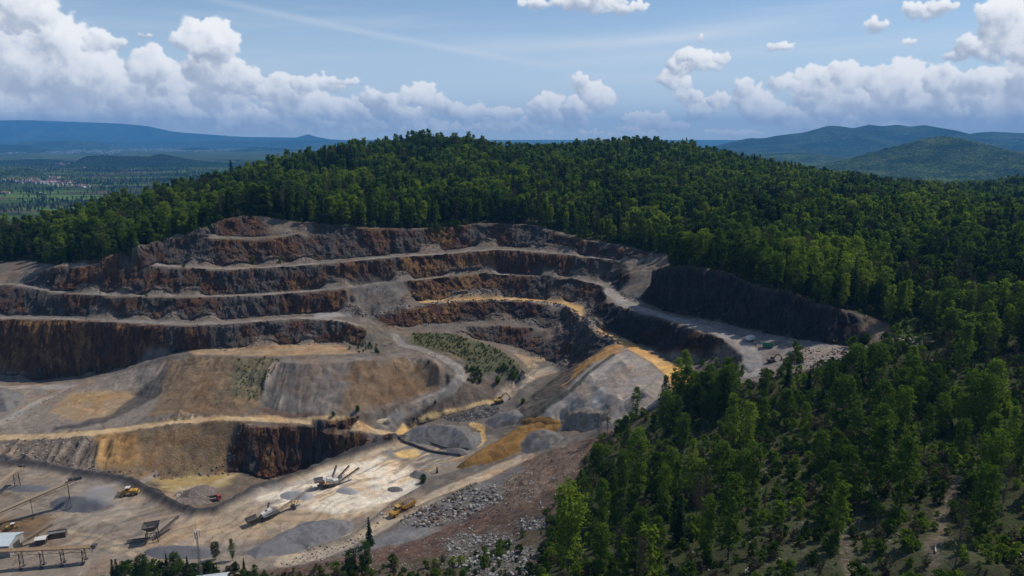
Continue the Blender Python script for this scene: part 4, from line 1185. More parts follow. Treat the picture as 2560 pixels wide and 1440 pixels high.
def leaf_cards(pts, size, rg, up=0.5, out=None):
    """one small bent leaf spray (quad) at every point"""
    n = len(pts)
    nrm = rg.normal(size=(n, 3)); nrm[:, 2] += up
    if out is not None:
        nrm += out * 0.9
    nrm /= np.linalg.norm(nrm, axis=1)[:, None]
    a = rg.normal(size=(n, 3)); u = np.cross(nrm, a); u /= np.linalg.norm(u, axis=1)[:, None]
    w = np.cross(nrm, u)
    s = (size * rg.uniform(0.6, 1.4, size=n))[:, None]
    l = s * rg.uniform(0.8, 1.5, size=n)[:, None]
    co = np.stack([pts - u * s * 0.5, pts + w * l * 0.45 - nrm * s * 0.1, pts + u * s * 0.5, pts - w * l * 0.45 - nrm * s * 0.1], 1).reshape(-1, 3)
    return co


def tube_mesh(paths, nseg=6):
    """tapered limbs: paths of (point, radius)"""
    V, F = [], []
    for path in paths:
        b = len(V)
        for i, (p, r) in enumerate(path):
            d = (Vector(path[min(i + 1, len(path) - 1)][0]) - Vector(path[max(i - 1, 0)][0])).normalized()
            u = d.cross(Vector((0.3, 1, 0.1))).normalized(); w = d.cross(u)
            for k in range(nseg):
                a = 2 * math.pi * k / nseg
                V.append(tuple(Vector(p) + (u * math.cos(a) + w * math.sin(a)) * r))
        for i in range(len(path) - 1):
            for k in range(nseg):
                F.append((b + i * nseg + k, b + i * nseg + (k + 1) % nseg, b + (i + 1) * nseg + (k + 1) % nseg, b + (i + 1) * nseg + k))
    return np.array(V), np.array(F)


def tree_shape(kind, seed, n_clump, per, size):
    """unit-free tree in metres: returns trunk verts/faces, crown verts, leaf number per vertex. Height H about 16 m"""
    rg = np.random.default_rng(seed)
    py = random.Random(seed)
    if kind == 'shrub':
        H = 3.0
    elif kind == 'spruce':
        H = 18.0
    else:
        H = 16.0
    bend = rg.normal(size=2) * 0.25
    ctr = lambda t: np.array([bend[0] * math.sin(t * 2.6) * t * 2, bend[1] * math.cos(t * 2.1) * t * 2, t * H])
    paths = []
    r0 = {'broad': 0.17, 'column': 0.15, 'spread': 0.22, 'spruce': 0.17, 'bare': 0.13, 'shrub': 0.05}[kind]
    topf = 0.93 if kind != 'shrub' else 0.55
    paths.append([(ctr(t * topf), r0 * (1 - t * 0.93) + 0.012) for t in np.linspace(0, 1, 8)])
    cl, outs = [], []
    if kind == 'spruce':
        tiers = 22
        for i in range(tiers):
            t = 0.08 + 0.91 * i / tiers
            R_ = 2.9 * (1 - t) ** 0.85 + 0.12
            nb = max(4, int(11 * (1 - t) + 4))
            for b in range(nb):
                a = rg.uniform(0, 2 * math.pi); rr = R_ * rg.uniform(0.65, 1.08)
                p0 = ctr(t)
                m = max(2, int(rr * 3.2))
                for k in range(m):
                    f = (k + 0.6) / m
                    cl.append(p0 + np.array([math.cos(a) * rr * f, math.sin(a) * rr * f, -0.42 * rr * f * f + 0.12 * rr * f + rg.normal() * 0.06]))
                    outs.append((math.cos(a) * 0.3, math.sin(a) * 0.3, 0.8))
                if b % 3 == 0:
                    e = p0 + np.array([math.cos(a) * rr * 0.8, math.sin(a) * rr * 0.8, -0.2 * rr])
                    paths.append([(p0, 0.03), (e, 0.008)])
        cl = np.array(cl); outs = np.array(outs)
        idx = np.repeat(np.arange(len(cl)), per)
        pts = cl[idx] + rg.normal(size=(len(idx), 3)) * np.array([0.2, 0.2, 0.09])
        o = outs[idx]
        up = 0.7
    else:
        if kind == 'shrub':
            prof = lambda t: 1.35 * math.sqrt(max(0.02, 1 - (2 * t - 0.9) ** 2 * 0.9)) * (0.8 + 0.3 * math.sin(7 * t + seed)); t0, t1 = 0.08, 1.0
        elif kind == 'column':
            prof = lambda t: 2.0 * (math.sin(math.pi * min(1, max(0.02, (t - 0.1) / 0.95))) ** 0.55) * (0.85 + 0.25 * math.sin(11 * t + seed)); t0, t1 = 0.14, 1.0
        elif kind == 'spread':
            prof = lambda t: 4.1 * (math.sin(math.pi * min(1, max(0.02, (t - 0.16) / 0.90))) ** 0.6) * (0.88 + 0.18 * math.sin(9 * t + seed)); t0, t1 = 0.2, 1.0
        elif kind == 'bare':
            prof = lambda t: 2.0 * (math.sin(math.pi * min(1, max(0.02, (t - 0.25) / 0.82))) ** 0.7); t0, t1 = 0.35, 1.0
        else:
            prof = lambda t: 2.9 * (math.sin(math.pi * min(1, max(0.02, (t - 0.1) / 0.97))) ** 0.62) * (0.86 + 0.2 * math.sin(10 * t + seed)); t0, t1 = 0.16, 1.0
        lobes = [(rg.uniform(0, 2 * math.pi), rg.uniform(t0, 0.95), rg.uniform(0.75, 1.25)) for _ in range(9)]
        for i in range(n_clump):
            t = t0 + (t1 - t0) * rg.uniform(0, 1) ** 0.85
            a = rg.uniform(0, 2 * math.pi)
            k = 1.0
            for la, lt, lk in lobes:
                k += (lk - 1.0) * math.exp(-((math.remainder(a - la, 2 * math.pi)) / 0.6) ** 2 - ((t - lt) / 0.13) ** 2) * 1.4
            rr = prof(t) * k * math.sqrt(rg.uniform(0.22, 1.0))
            p = ctr(t) + np.array([math.cos(a) * rr, math.sin(a) * rr, rg.normal() * 0.2])
            cl.append(p); outs.append((math.cos(a), math.sin(a), 0.55))
            if i % (5 if kind != 'bare' else 2) == 0 and kind != 'shrub':
                b0 = ctr(max(0.06, t - 0.10 - 0.02 * rr))
                mid = (b0 + p) / 2 + np.array([0, 0, 0.25])
                rb = 0.055 * (1.1 - t) + 0.012
                paths.append([(b0, rb), (mid, rb * 0.6), (p, rb * 0.2)])
            elif kind == 'shrub' and i % 3 == 0:
                paths.append([(np.array([rg.normal() * 0.1, rg.normal() * 0.1, 0]), 0.03), (p, 0.008)])
        cl = np.array(cl); outs = np.array(outs)
        idx = np.repeat(np.arange(len(cl)), per)
        sg = {'shrub': 0.22, 'bare': 0.45}.get(kind, 0.36)
        pts = cl[idx] + rg.normal(size=(len(idx), 3)) * np.array([sg, sg, sg * 0.62])
        o = outs[idx]
        up = 0.6
    if kind == 'bare':
        # sprays of thin twigs instead of leaves
        size *= 0.8
    tv, tf = tube_mesh(paths, 5)
    co = leaf_cards(pts, size, rg, up, o)
    lf = np.repeat(np.clip(0.5 + 0.28 * rg.normal(size=len(cl))[idx] + 0.12 * rg.normal(size=len(idx)), 0, 1), 4)
    return tv, tf, co, lf


def crown_mesh(name, co, lf, mat):
    q = np.arange(len(co)).reshape(-1, 4)
    return raw_mesh(name, co, q, mat, [('leaf', 'FLOAT', lf)], smooth=False)


LEAFMAT = {'broad': M_BROAD, 'column': M_BROAD, 'spread': M_BROAD, 'spruce': M_SPRUCE, 'bare': M_BARE, 'shrub': M_BROAD, 'twig': M_BARE}
NEAR = {}      # fine trees for the front of the wood: kind -> [(trunk mesh, crown mesh)]
for kind, variants, nc, per, size in (('broad', 4, 190, 13, 0.40), ('column', 4, 140, 13, 0.38), ('spread', 3, 270, 13, 0.42), ('spruce', 2, 0, 4, 0.42), ('bare', 3, 150, 5, 0.28), ('shrub', 4, 90, 9, 0.26)):
    NEAR[kind] = []
    for v in range(variants):
        tv, tf, co, lf = tree_shape(kind, 100 + v * 17 + len(kind), nc, per, size)
        NEAR[kind].append((raw_mesh('trunk', tv, tf, M_BARK), crown_mesh('crown', co, lf, LEAFMAT[kind])))

FAR = bpy.data.collections.new("forest_tree_kinds")     # coarser trees for the wood that reads as one mass
FAR_KINDS = []
for kind, variants, nc, per, size in (('broad', 3, 110, 7, 0.82), ('column', 2, 90, 7, 0.74), ('spread', 2, 140, 7, 0.9), ('spruce', 2, 0, 1, 0.85), ('bare', 2, 90, 4, 0.5), ('shrub', 2, 45, 6, 0.42), ('twig', 1, 45, 5, 0.34)):
    for v in range(variants):
        tv, tf, co, lf = tree_shape('shrub' if kind == 'twig' else kind, 300 + v * 13 + len(kind), nc, per, size)
        b = len(tv)
        q = np.arange(len(co)).reshape(-1, 4) + b
        me = raw_mesh('tree', np.concatenate([tv, co]), np.concatenate([tf, q]), [M_BARK, LEAFMAT[kind]], [('leaf', 'FLOAT', np.concatenate([np.full(b, 0.5), lf]))], smooth=False)
        mi = np.zeros(len(tf) + len(q), np.int32); mi[len(tf):] = 1
        me.polygons.foreach_set('material_index', mi)
        o = bpy.data.objects.new('%02d_%s' % (len(FAR_KINDS), kind), me)
        FAR.objects.link(o)
        FAR_KINDS.append(kind)


def scatter(name, label, pts, pick, tone, rot, scl):
    """one object that sets a tree of the given kind on every point"""
    me = bpy.data.meshes.new(name)
    me.vertices.add(len(pts)); me.vertices.foreach_set('co', np.asarray(pts, np.float32).ravel())
    for nm, typ, d in (('pick', 'INT', pick), ('tone', 'FLOAT', tone), ('rot', 'FLOAT', rot), ('scl', 'FLOAT', scl)):
        a = me.attributes.new(nm, typ, 'POINT')
        a.data.foreach_set('value', np.asarray(d, np.int32 if typ == 'INT' else np.float32))
    o = bpy.data.objects.new(name, me)
    COL.objects.link(o)
    ng = bpy.data.node_groups.new(name, 'GeometryNodeTree')
    ng.interface.new_socket('Geometry', in_out='INPUT', socket_type='NodeSocketGeometry')
    ng.interface.new_socket('Geometry', in_out='OUTPUT', socket_type='NodeSocketGeometry')
    N, L = ng.nodes.new, ng.links.new
    gi, go = N('NodeGroupInput'), N('NodeGroupOutput')
    ci = N('GeometryNodeCollectionInfo'); ci.inputs[0].default_value = FAR
    ci.inputs['Separate Children'].default_value = True; ci.inputs['Reset Children'].default_value = True
    ip = N('GeometryNodeInstanceOnPoints'); ip.inputs['Pick Instance'].default_value = True

    def att(nm, typ):
        a = N('GeometryNodeInputNamedAttribute'); a.data_type = typ; a.inputs[0].default_value = nm
        return a.outputs[0]
    cx = N('ShaderNodeCombineXYZ'); L(att('rot', 'FLOAT'), cx.inputs[2])
    er = N('FunctionNodeEulerToRotation'); L(cx.outputs[0], er.inputs[0])
    L(gi.outputs[0], ip.inputs['Points']); L(ci.outputs[0], ip.inputs['Instance']); L(att('pick', 'INT'), ip.inputs['Instance Index'])
    L(er.outputs[0], ip.inputs['Rotation']); L(att('scl', 'FLOAT'), ip.inputs['Scale'])
    L(ip.outputs[0], go.inputs[0])
    md = o.modifiers.new(name, 'NODES'); md.node_group = ng
    set_kind(o, 'stuff', label)
    return o


def in_view(x, y, z, m=90):
    px, py, d = to_pix(x, y, z)
    return (d > 10) & (px > -m) & (px < 2560 + m) & (py > 250) & (py < 1440 + min(m, 160))


rgf = np.random.default_rng(5)
NO_TREES = [[hit(*q) for q in p] for p in (
    [(2090, 1320), (2125, 1320), (2150, 1440), (2100, 1440)],
    [(2420, 1190), (2385, 1250), (2365, 1330), (2350, 1445), (2310, 1445), (2335, 1330), (2355, 1260), (2385, 1195)],
    [(2245, 795), (2310, 785), (2340, 850), (2250, 850)], [(2170, 858), (2340, 845), (2330, 880), (2140, 900)],
    [(1060, 575), (1100, 565), (1180, 555), (1100, 575)], [(1690, 960), (1900, 940), (2150, 880), (2330, 860), (2320, 930), (2150, 965), (1900, 1000), (1760, 1000)],
    [(1850, 1320), (2050, 1285), (2300, 1285), (2560, 1330), (2560, 1600), (1880, 1600)], [(1745, 1120), (1900, 1095), (2015, 1160), (1900, 1220), (1750, 1205)],
    [(560, 1442), (1000, 1380), (1300, 1250), (1400, 1200), (1390, 1330), (1352, 1400), (1365, 1640), (700, 1640), (560, 1560)],
    [(1380, 1290), (1470, 1180), (1560, 1075), (1690, 990), (1720, 1010), (1600, 1100), (1520, 1230), (1440, 1330)])]


def forest_points():
    """every stem of the wood: position, kind, height"""
    out = []
    # jittered grid, denser on the hill, loose in the cut-over ground at the front right
    st = 5.1
    gx, gy = np.meshgrid(np.arange(-640, 760, st), np.arange(60, 1040, st))
    x = gx.ravel() + rgf.uniform(-0.5, 0.5, gx.size) * st * 0.95; y = gy.ravel() + rgf.uniform(-0.5, 0.5, gx.size) * st * 0.95
    z = h_top(x, y)
    ok = in_view(x, y, z, 620) & ~inside(QUARRY, x + fbm(x * 0.1, y * 0.1, 3.0, 2) * 3, y + fbm(x * 0.1, y * 0.1, 6.0, 2) * 3)
    ok &= ~((y < 330) & (x < -60)) & ~((x < -30) & (y < 190))
    for p in NO_TREES:
        ok &= ~inside(p, x, y)
    # beyond the ridge the wood is out of sight
    rx = np.array([q[0] for q in ridge_w]); ry = np.array([q[1] for q in ridge_w])
    ok &= y < np.interp(x, rx, ry) + 14
    front = 1 - sstep(205, 300, y - 0.25 * np.maximum(0, 40 - x))
    cl = fbm(x * 0.022, y * 0.022, 44.0, 3)
    keep = np.where(front > 0, 1 - front * np.clip(0.885 - 1.2 * cl, 0.50, 0.97), 1.0)
    ok &= rgf.uniform(size=x.size) < keep
    ok &= ~((y < 250) & (x < 66) & (h_top(x, y) < 33))
    x, y, z, front = x[ok], y[ok], z[ok], front[ok]
    n = len(x)
    sp = fbm(x * 0.014, y * 0.014, 60.0, 3); br = fbm(x * 0.017, y * 0.017, 70.0, 3)
    u = rgf.uniform(size=n)
    kind = np.array(['broad'] * n, dtype='<U8')
    kind[u < 0.34] = 'column'
    kind[(u > 0.80)] = 'spread'
    kind[(u < 0.34) & (front > 0.4) & (rgf.uniform(size=n) < 0.55)] = 'broad'
    v = rgf.uniform(size=n)
    kind[v < np.clip(0.05 + 2.2 * (sp - 0.14), 0.03, 0.75) * (1 - 0.65 * front)] = 'spruce'
    kind[(v > 0.86) & (br > -0.1)] = 'bare'
    kind[(v > 1.12 - br * 1.3) & (v > 0.5)] = 'bare'
    Ht = (rgf.normal(0.93, 0.18, n) + 0.35 * fbm(x * 0.03, y * 0.03, 66.0, 2)).clip(0.5, 1.42)
    Ht *= 1 - 0.12 * front
    tone = np.clip(0.50 + 1.0 * fbm(x * 0.016, y * 0.016, 80.0, 3) + rgf.normal(0, 0.18, n) + 0.10 * front, 0.0, 1.0)
    tone[(kind == 'bare')] *= 0.8
    return x, y, z, kind, Ht, tone


FX_, FY_, FZ_, FK_, FH_, FT_ = forest_points()
BASEH = {'broad': 16, 'column': 16, 'spread': 16, 'spruce': 18, 'bare': 16, 'shrub': 3}
print('stems', len(FX_))

# ------------------------------------------------------------------ named trees in the front of the wood
def add_tree(kind, x, y, scale, tone, label, group, rz=None, var=None, name=None, z=None, lean=0.0):
    rr = random.Random(int(x * 13 + y * 7))
    var = rr.randrange(len(NEAR[kind])) if var is None else var
    tm, cm = NEAR[kind][var % len(NEAR[kind])]
    nm = name or {'spruce': 'spruce_tree', 'bare': 'bare_tree', 'shrub': 'shrub'}.get(kind, 'broadleaf_tree')
    o = thing(nm, label, 'shrub' if kind == 'shrub' else 'tree', (x, y, (float(h_top(x, y)) if z is None else z) - 0.15), rr.uniform(0, 6.28) if rz is None else rz, group, scale)
    if lean:
        o.rotation_euler = (0, lean, o.rotation_euler.z)
    t = part('trunk' if kind != 'shrub' else 'stem', tm, o)
    c = part('crown' if kind != 'shrub' else 'foliage', cm, o)
    c["tone"] = float(tone)
    return o


# stems picked out one by one from the photograph: (foot column, foot row, height in rows, kind, tone)
PICKED = [(1420, 1432, 182, 'broad', 0.95), (1593, 1262, 170, 'column', 0.72), (1458, 1335, 130, 'column', 0.40), (1828, 1135, 130, 'column', 0.75), (1866, 1142, 125, 'column', 0.95), (1877, 1252, 122, 'broad', 0.55),
          (1820, 1402, 175, 'column', 0.50), (1656, 1298, 120, 'column', 0.62), (2100, 1096, 128, 'spread', 0.42), (2200, 1082, 105, 'spread', 0.45), (2009, 1112, 92, 'column', 0.72), (2087, 1175, 80, 'spread', 0.35),
          (2181, 1258, 160, 'broad', 0.38), (2252, 1270, 140, 'broad', 0.55), (2114, 1286, 132, 'broad', 0.42), (2074, 1258, 86, 'column', 0.50), (2090, 1380, 132, 'column', 0.70), (2425, 1060, 104, 'spread', 0.50),
          (2399, 1150, 85, 'broad', 0.52), (2459, 1172, 110, 'broad', 0.62), (2479, 1224, 115, 'broad', 0.66), (2519, 1130, 90, 'column', 0.78), (2445, 1352, 136, 'broad', 0.45), (2543, 1180, 95, 'column', 0.55),
          (1765, 1402, 130, 'column', 0.66), (1690, 1274, 110, 'column', 0.45), (1641, 1440, 120, 'column', 0.42), (1740, 1300, 105, 'bare', 0.30), (1755, 1330, 120, 'bare', 0.35), (1707, 1130, 90, 'broad', 0.50),
          (1665, 1005, 60, 'broad', 0.55), (1705, 1000, 66, 'column', 0.60), (1900, 1090, 85, 'broad', 0.5), (1960, 1065, 80, 'spread', 0.45), (2310, 1130, 95, 'column', 0.35), (2350, 1085, 85, 'broad', 0.62),
          (2280, 1030, 90, 'spread', 0.52), (2150, 990, 80, 'spruce', 0.30), (2190, 985, 75, 'spruce', 0.25), (2020, 985, 62, 'spruce', 0.4), (2235, 1320, 85, 'column', 0.3), (1545, 1330, 95, 'broad', 0.3),
          (1490, 1200, 75, 'spread', 0.22), (1560, 1130, 85, 'broad', 0.34), (1770, 1060, 70, 'spread', 0.4), (2502, 1292, 112, 'bare', 0.5), (2385, 1430, 130, 'bare', 0.2), (1590, 1440, 140, 'broad', 0.35), (1500, 1440, 110, 'broad', 0.55)]
own = []
for px, py, hp, kind, tone in PICKED:
    x, y, z = hit(px, py)
    d = math.sqrt(x * x + y * y + (CAM_Z - z) ** 2)
    ang = math.atan2(CAM_Z - z, y)
    H = hp / FPX * d / max(0.6, math.cos(ang))
    own.append((x, y, kind, H / BASEH[kind], tone, hp))
taken = np.array([(q[0], q[1]) for q in own])
dmin = np.min(np.hypot(FX_[:, None] - taken[None, :, 0], FY_[:, None] - taken[None, :, 1]), 1)
free = dmin > 4.0
dist = np.sqrt(FX_ ** 2 + FY_ ** 2 + (CAM_Z - FZ_) ** 2)
size = np.array([BASEH[k] for k in FK_]) * FH_ / dist
vis = in_view(FX_, FY_, FZ_, 10) & free
order = np.argsort(np.where(vis, -size, 1.0))
N_OWN = 296 - len(own)
chosen = order[:N_OWN]
for i in chosen:
    own.append((FX_[i], FY_[i], str(FK_[i]), FH_[i], FT_[i], size[i] * FPX))
rest = np.ones(len(FX_), bool); rest[chosen] = False; rest &= free

# labels: what the tree looks like, then what it stands by, then how it differs from the look-alikes near it
MARKS = [('the forked track', (2375, 1270)), ('the stony track', (2115, 1380)), ('the white rubble patch', (1240, 1390)), ('the grey spoil dump', (1640, 1000)), ('the brown stony slope', (1440, 1180)),
         ('the fallen pale log', (2340, 1375)), ('the shaded rock wall', (2100, 830)), ('the pinkish gravel flat', (2050, 895)), ('the gravel road end', (1870, 940)), ('the grassy wall end', (2290, 830)),
         ('the scrubby clearing', (2000, 1360)), ('the cut-over bank', (1820, 1150)), ('the dim hollow', (2180, 1180)), ('the upper wood edge', (2480, 900)), ('the dense young stand', (2330, 980)), ('the thicket', (1560, 1250)),
         ('the ochre road bend', (1700, 950)), ('the dead snag', (2190, 1310))]
SHAPE = {'broad': 'full-crowned tree', 'column': 'narrow tree', 'spread': 'wide-crowned tree', 'spruce': 'pointed spruce', 'bare': 'leafless grey tree', 'shrub': 'low shrub'}
ORD = ['first', 'second', 'third', 'fourth', 'fifth', 'sixth', 'seventh', 'eighth', 'ninth', 'tenth', 'eleventh', 'twelfth', 'thirteenth', 'fourteenth', 'fifteenth', 'sixteenth', 'seventeenth', 'eighteenth', 'nineteenth', 'twentieth']


def ordinal(k):
    return ORD[k] if k < 20 else 'twenty-' + ORD[k - 20] if k < 29 else 'thirty-' + ORD[min(8, k - 30)]


def tone_word(kind, t):
    if kind == 'spruce':
        return 'blackish' if t < 0.4 else 'deep green'
    if kind == 'bare':
        return 'pale' if t > 0.5 else 'dull'
    return ('blackish green' if t < 0.28 else 'dark green' if t < 0.45 else 'mid green' if t < 0.6 else 'light green' if t < 0.8 else 'yellow-green')


cells = {}
for q in own:
    x, y, kind, s, tone, hp = q
    px, py, _ = to_pix(x, y, float(h_top(x, y)))
    mk, (mx, my) = min(MARKS, key=lambda m: math.hypot(m[1][0] - px, 1.5 * (m[1][1] - py)))
    where = ('beyond ' if my - py > 22 else 'in front of ' if py - my > 22 else 'left of ' if px < mx else 'right of ') + mk
    hw = 'tall ' if s > 1.08 else 'short ' if s < 0.85 else ''
    key = '%s%s %s %s' % (hw, tone_word(kind, tone), SHAPE[kind], where)
    cells.setdefault(key, []).append((px, q))
for key, lst in cells.items():
    lst.sort(key=lambda e: e[0])
    for k, (px, q) in enumerate(lst):
        lb = key if len(lst) == 1 else key + ', %s from left' % ordinal(k)
        x, y, kind, s, tone, hp = q
        add_tree(kind, x, y, s, tone, lb, 'trees in the front of the wood')

# the wood as a mass, with bushes under and before it
kinds_by = {k: [i for i, q in enumerate(FAR_KINDS) if q == k] for k in set(FAR_KINDS)}
ri = np.nonzero(rest)[0]
pick = np.array([rgf.choice(kinds_by[k]) for k in FK_[ri]])
pts = np.stack([FX_[ri], FY_[ri], FZ_[ri] - 0.3], 1)
scatter('forest', 'mixed spring-green and dark beech and spruce wood covering the hill', pts, pick, FT_[ri], rgf.uniform(0, 6.28, len(ri)), FH_[ri])

# undergrowth: bushes between the trees and along the quarry edge
st = 2.3
gx, gy = np.meshgrid(np.arange(-330, 420, st), np.arange(62, 470, st))
x = gx.ravel() + rgf.uniform(-0.5, 0.5, gx.size) * st; y = gy.ravel() + rgf.uniform(-0.5, 0.5, gx.size) * st
z = h_top(x, y)
ok = in_view(x, y, z, 420) & ~inside(QUARRY, x, y)
den = np.clip(0.80 + 1.1 * fbm(x * 0.05, y * 0.05, 90.0, 3), 0.25, 1.0)
ok &= (rgf.uniform(size=x.size) < den)
for p in NO_TREES[:2]:
    ok &= ~inside(p, x, y)
for p in NO_TREES[8:]:
    ok &= ~inside(p, x, y) | (rgf.uniform(size=x.size) < 0.22)
x, y, z = x[ok], y[ok], z[ok]
sc_ = (0.22 + 1.15 * rgf.uniform(0, 1, len(x)) ** 1.9) * np.where(y > 250, 1.2, 0.95)
tn = np.clip(0.48 + 0.6 * fbm(x * 0.04, y * 0.04, 95.0, 2) + rgf.normal(0, 0.13, len(x)), 0, 0.9)
ux = [(x, y, z, sc_, tn)]
# bushes that have seeded themselves inside the quarry
def bush_patch(poly, n, s0, s1, t0):
    w = hits(poly)
    xs = [q[0] for q in w]; ys = [q[1] for q in w]
    a = rgf.uniform(min(xs), max(xs), n * 6); b = rgf.uniform(min(ys), max(ys), n * 6)
    m = inside(w, a, b); a, b = a[m][:n], b[m][:n]
    ux.append((a, b, h_top(a, b), rgf.uniform(s0, s1, len(a)), np.clip(t0 + rgf.normal(0, 0.12, len(a)), 0, 1)))


bush_patch([(1030, 835), (1130, 838), (1230, 870), (1300, 920), (1320, 948), (1270, 945), (1190, 925), (1130, 885), (1040, 862)], 620, 0.12, 0.40, 0.46)
bush_patch([(590, 895), (700, 893), (690, 930), (640, 1000), (590, 1000)], 90, 0.15, 0.35, 0.36)
bush_patch([(1160, 915), (1200, 925), (1210, 955), (1170, 960)], 25, 0.4, 0.9, 0.35)
bush_patch([(1780, 880), (1850, 890), (1868, 940), (1800, 955), (1740, 960)], 60, 0.3, 0.8, 0.45)
bush_patch([(1960, 900), (2000, 880), (2010, 905), (1960, 930)], 25, 0.4, 1.0, 0.5)
bush_patch([(1060, 562), (1180, 556), (1170, 590), (1080, 590)], 60, 0.5, 1.2, 0.42)
bush_patch([(640, 1436), (900, 1405), (1000, 1420), (1100, 1440), (700, 1455)], 130, 0.2, 0.5, 0.34)
bush_patch([(300, 1425), (640, 1420), (640, 1455), (260, 1455)], 80, 0.4, 1.1, 0.25)
bush_patch([(1360, 1290), (1450, 1200), (1450, 1330), (1380, 1400)], 60, 0.35, 0.9, 0.3)
bush_patch([(1120, 1380), (1330, 1360), (1340, 1440), (1130, 1440)], 30, 0.25, 0.5, 0.3)
bush_patch([(880, 860), (960, 870), (950, 885), (870, 880)], 18, 0.3, 0.7, 0.35)
X_, Y_, Z_, S_, T_ = [np.concatenate([q[i] for q in ux]) for i in range(5)]
pk = rgf.choice(kinds_by['shrub'] + kinds_by['twig'], len(X_), p=[0.38, 0.38, 0.24])
scatter('undergrowth', 'low olive green bushes and scrub between the trees', np.stack([X_, Y_, Z_ - 0.1], 1), pk, T_, rgf.uniform(0, 6.28, len(X_)), S_)

# bushes and trees that stand alone on the quarry ground
for px, py, s, kind, tone, lb in [
        (925, 1362, 0.62, 'spruce', 0.45, 'single dark spruce beside the haul road near the yellow truck'),
        (582, 1402, 0.50, 'column', 0.50, 'slim young green tree right of the telecom mast'),
        (1093, 1182, 0.20, 'spruce', 0.40, 'tiny lone spruce on the bank above the pale yard'),
        (285, 1462, 0.55, 'spruce', 0.25, 'very dark spruce left of the bushes at the yard corner'), (300, 1478, 0.66, 'spruce', 0.20, 'taller blackish spruce beside its smaller twin at the yard corner'),
        (418, 1425, 0.36, 'spruce', 0.30, 'dark spruce in front of the blue grey gravel pile'), (470, 1425, 0.30, 'spruce', 0.3, 'small dark spruce just left of the telecom mast'),
        (610, 1425, 0.27, 'spruce', 0.5, 'small olive conifer right of the slim young tree'),
        (915, 1452, 0.80, 'broad', 0.30, 'dark leafy tree below the lone spruce by the haul road'), (880, 1460, 0.7, 'broad', 0.22, 'dim bushy tree left of the tree below the lone spruce'),
        (440, 1450, 0.62, 'spread', 0.42, 'round green tree in the thicket left of the telecom mast'), (360, 1462, 0.66, 'spread', 0.20, 'dark round tree between the yard corner spruces'),
        (540, 1400, 0.42, 'spread', 0.18, 'dull olive round tree between the mast and the slim young tree')]:
    x, y, z = hit(px, min(py, 1478))
    add_tree(kind, x, y, s, tone, lb, None)
for px, py, s, tone, lb in [
        (1243, 955, 1.35, 0.45, 'rounded green bush alone on the slope below the scrub hill'), (1056, 1208, 1.2, 0.25, 'dark drooping bush on the bank between yard and haul road'),
        (1070, 912, 0.6, 0.3, 'small dark bush on the face of the sandy heap'), (940, 880, 0.8, 0.25, 'dark low bush at the back of the sandy terrace'),
        (925, 865, 0.8, 0.35, 'grey green bush where the gravel tracks meet'), (632, 662, 1.5, 0.4, 'widest green bush on the third bench'), (700, 662, 1.0, 0.5, 'smaller yellow-green bush on the third bench'),
        (460, 668, 0.7, 0.45, 'little upright bush at the left part of the third bench'), (497, 715, 0.9, 0.35, 'green bush against the dark face of the second bench'),
        (366, 742, 0.6, 0.5, 'tiny light bush at the front edge of the second bench'), (893, 1035, 1.0, 0.4, 'bush at the foot of the sandy heap'), (835, 1040, 0.8, 0.3, 'darker bush left along the foot of the sandy heap'),
        (1283, 950, 1.7, 0.4, 'tall clump of green bush at the lower end of the scrub hill'), (1260, 925, 1.2, 0.5, 'light green bush on the crest of the scrub hill'), (1090, 1010, 0.6, 0.5, 'single small bush on the bare brown slope'),
        (1305, 1010, 1.0, 0.45, 'green bush beside the excavator track'), (1755, 915, 1.0, 0.45, 'bush at the head of the furrowed flank'), (1990, 880, 1.6, 0.5, 'bush clump by the green skip'), (1918, 945, 1.2, 0.3, 'dark bush at the end of the gravel road'),
        (2130, 870, 1.7, 0.4, 'bush at the foot of the far wall end'), (2160, 860, 1.6, 0.35, 'darker bush right at the wall end')]:
    x, y, z = hit(px, py)
    add_tree('shrub', x, y, s, tone, lb, None)

# ------------------------------------------------------------------ heaps of stone and sand
def heap_material(name, col, var=0.3, stones=0.0, col2=None):
    m, t = new_mat(name)
    out = t.n('ShaderNodeOutputMaterial')
    bs = t.n('ShaderNodeBsdfPrincipled', inp={'Roughness': 0.95, 'Specular IOR Level': 0.1})
    t.link(bs.outputs[0], out.inputs[0])
    pos = t.n('ShaderNodeNewGeometry').outputs['Position']
    n = t.noise(pos, 0.5, 5, 0.65); n2 = t.noise(pos, 3.0, 3, 0.6)
    v = t.m('ADD', 1 - var, t.m('MULTIPLY', t.m('ADD', t.m('MULTIPLY', n, 0.7), t.m('MULTIPLY', n2, 0.3)), 2 * var))
    c = t.mix(1.0, col, t.n('ShaderNodeCombineColor', inp={0: v, 1: v, 2: v}).outputs[0], 'MULTIPLY')
    if col2:
        c = t.mix(t.step(t.noise(pos, 0.22, 4, 0.6, 0.8), 0.48, 0.6), c, t.mix(1.0, col2, t.n('ShaderNodeCombineColor', inp={0: v, 1: v, 2: v}).outputs[0], 'MULTIPLY'))
    h = n2
    if stones:
        vo = t.n('ShaderNodeTexVoronoi', inp={'Vector': pos, 'Scale': 1.1})
        st = t.ramp(t.n('ShaderNodeSeparateColor', inp={0: vo.outputs['Color']}).outputs[0], [(0.0, (0.045, 0.04, 0.037)), (0.5, (0.11, 0.097, 0.09)), (0.85, (0.18, 0.163, 0.153)), (1.0, (0.34, 0.32, 0.305))])
        c = t.mix(stones, c, st)
        h = t.m('ADD', n2, t.m('MULTIPLY', t.m('SUBTRACT', 1.0, vo.outputs['Distance']), 1.2))
    t.set(bs, 'Base Color', c)
    bp = t.n('ShaderNodeBump', inp={'Strength': 0.9, 'Distance': 0.35, 'Height': h})
    t.link(bp.outputs[0], bs.inputs['Normal'])
    return m


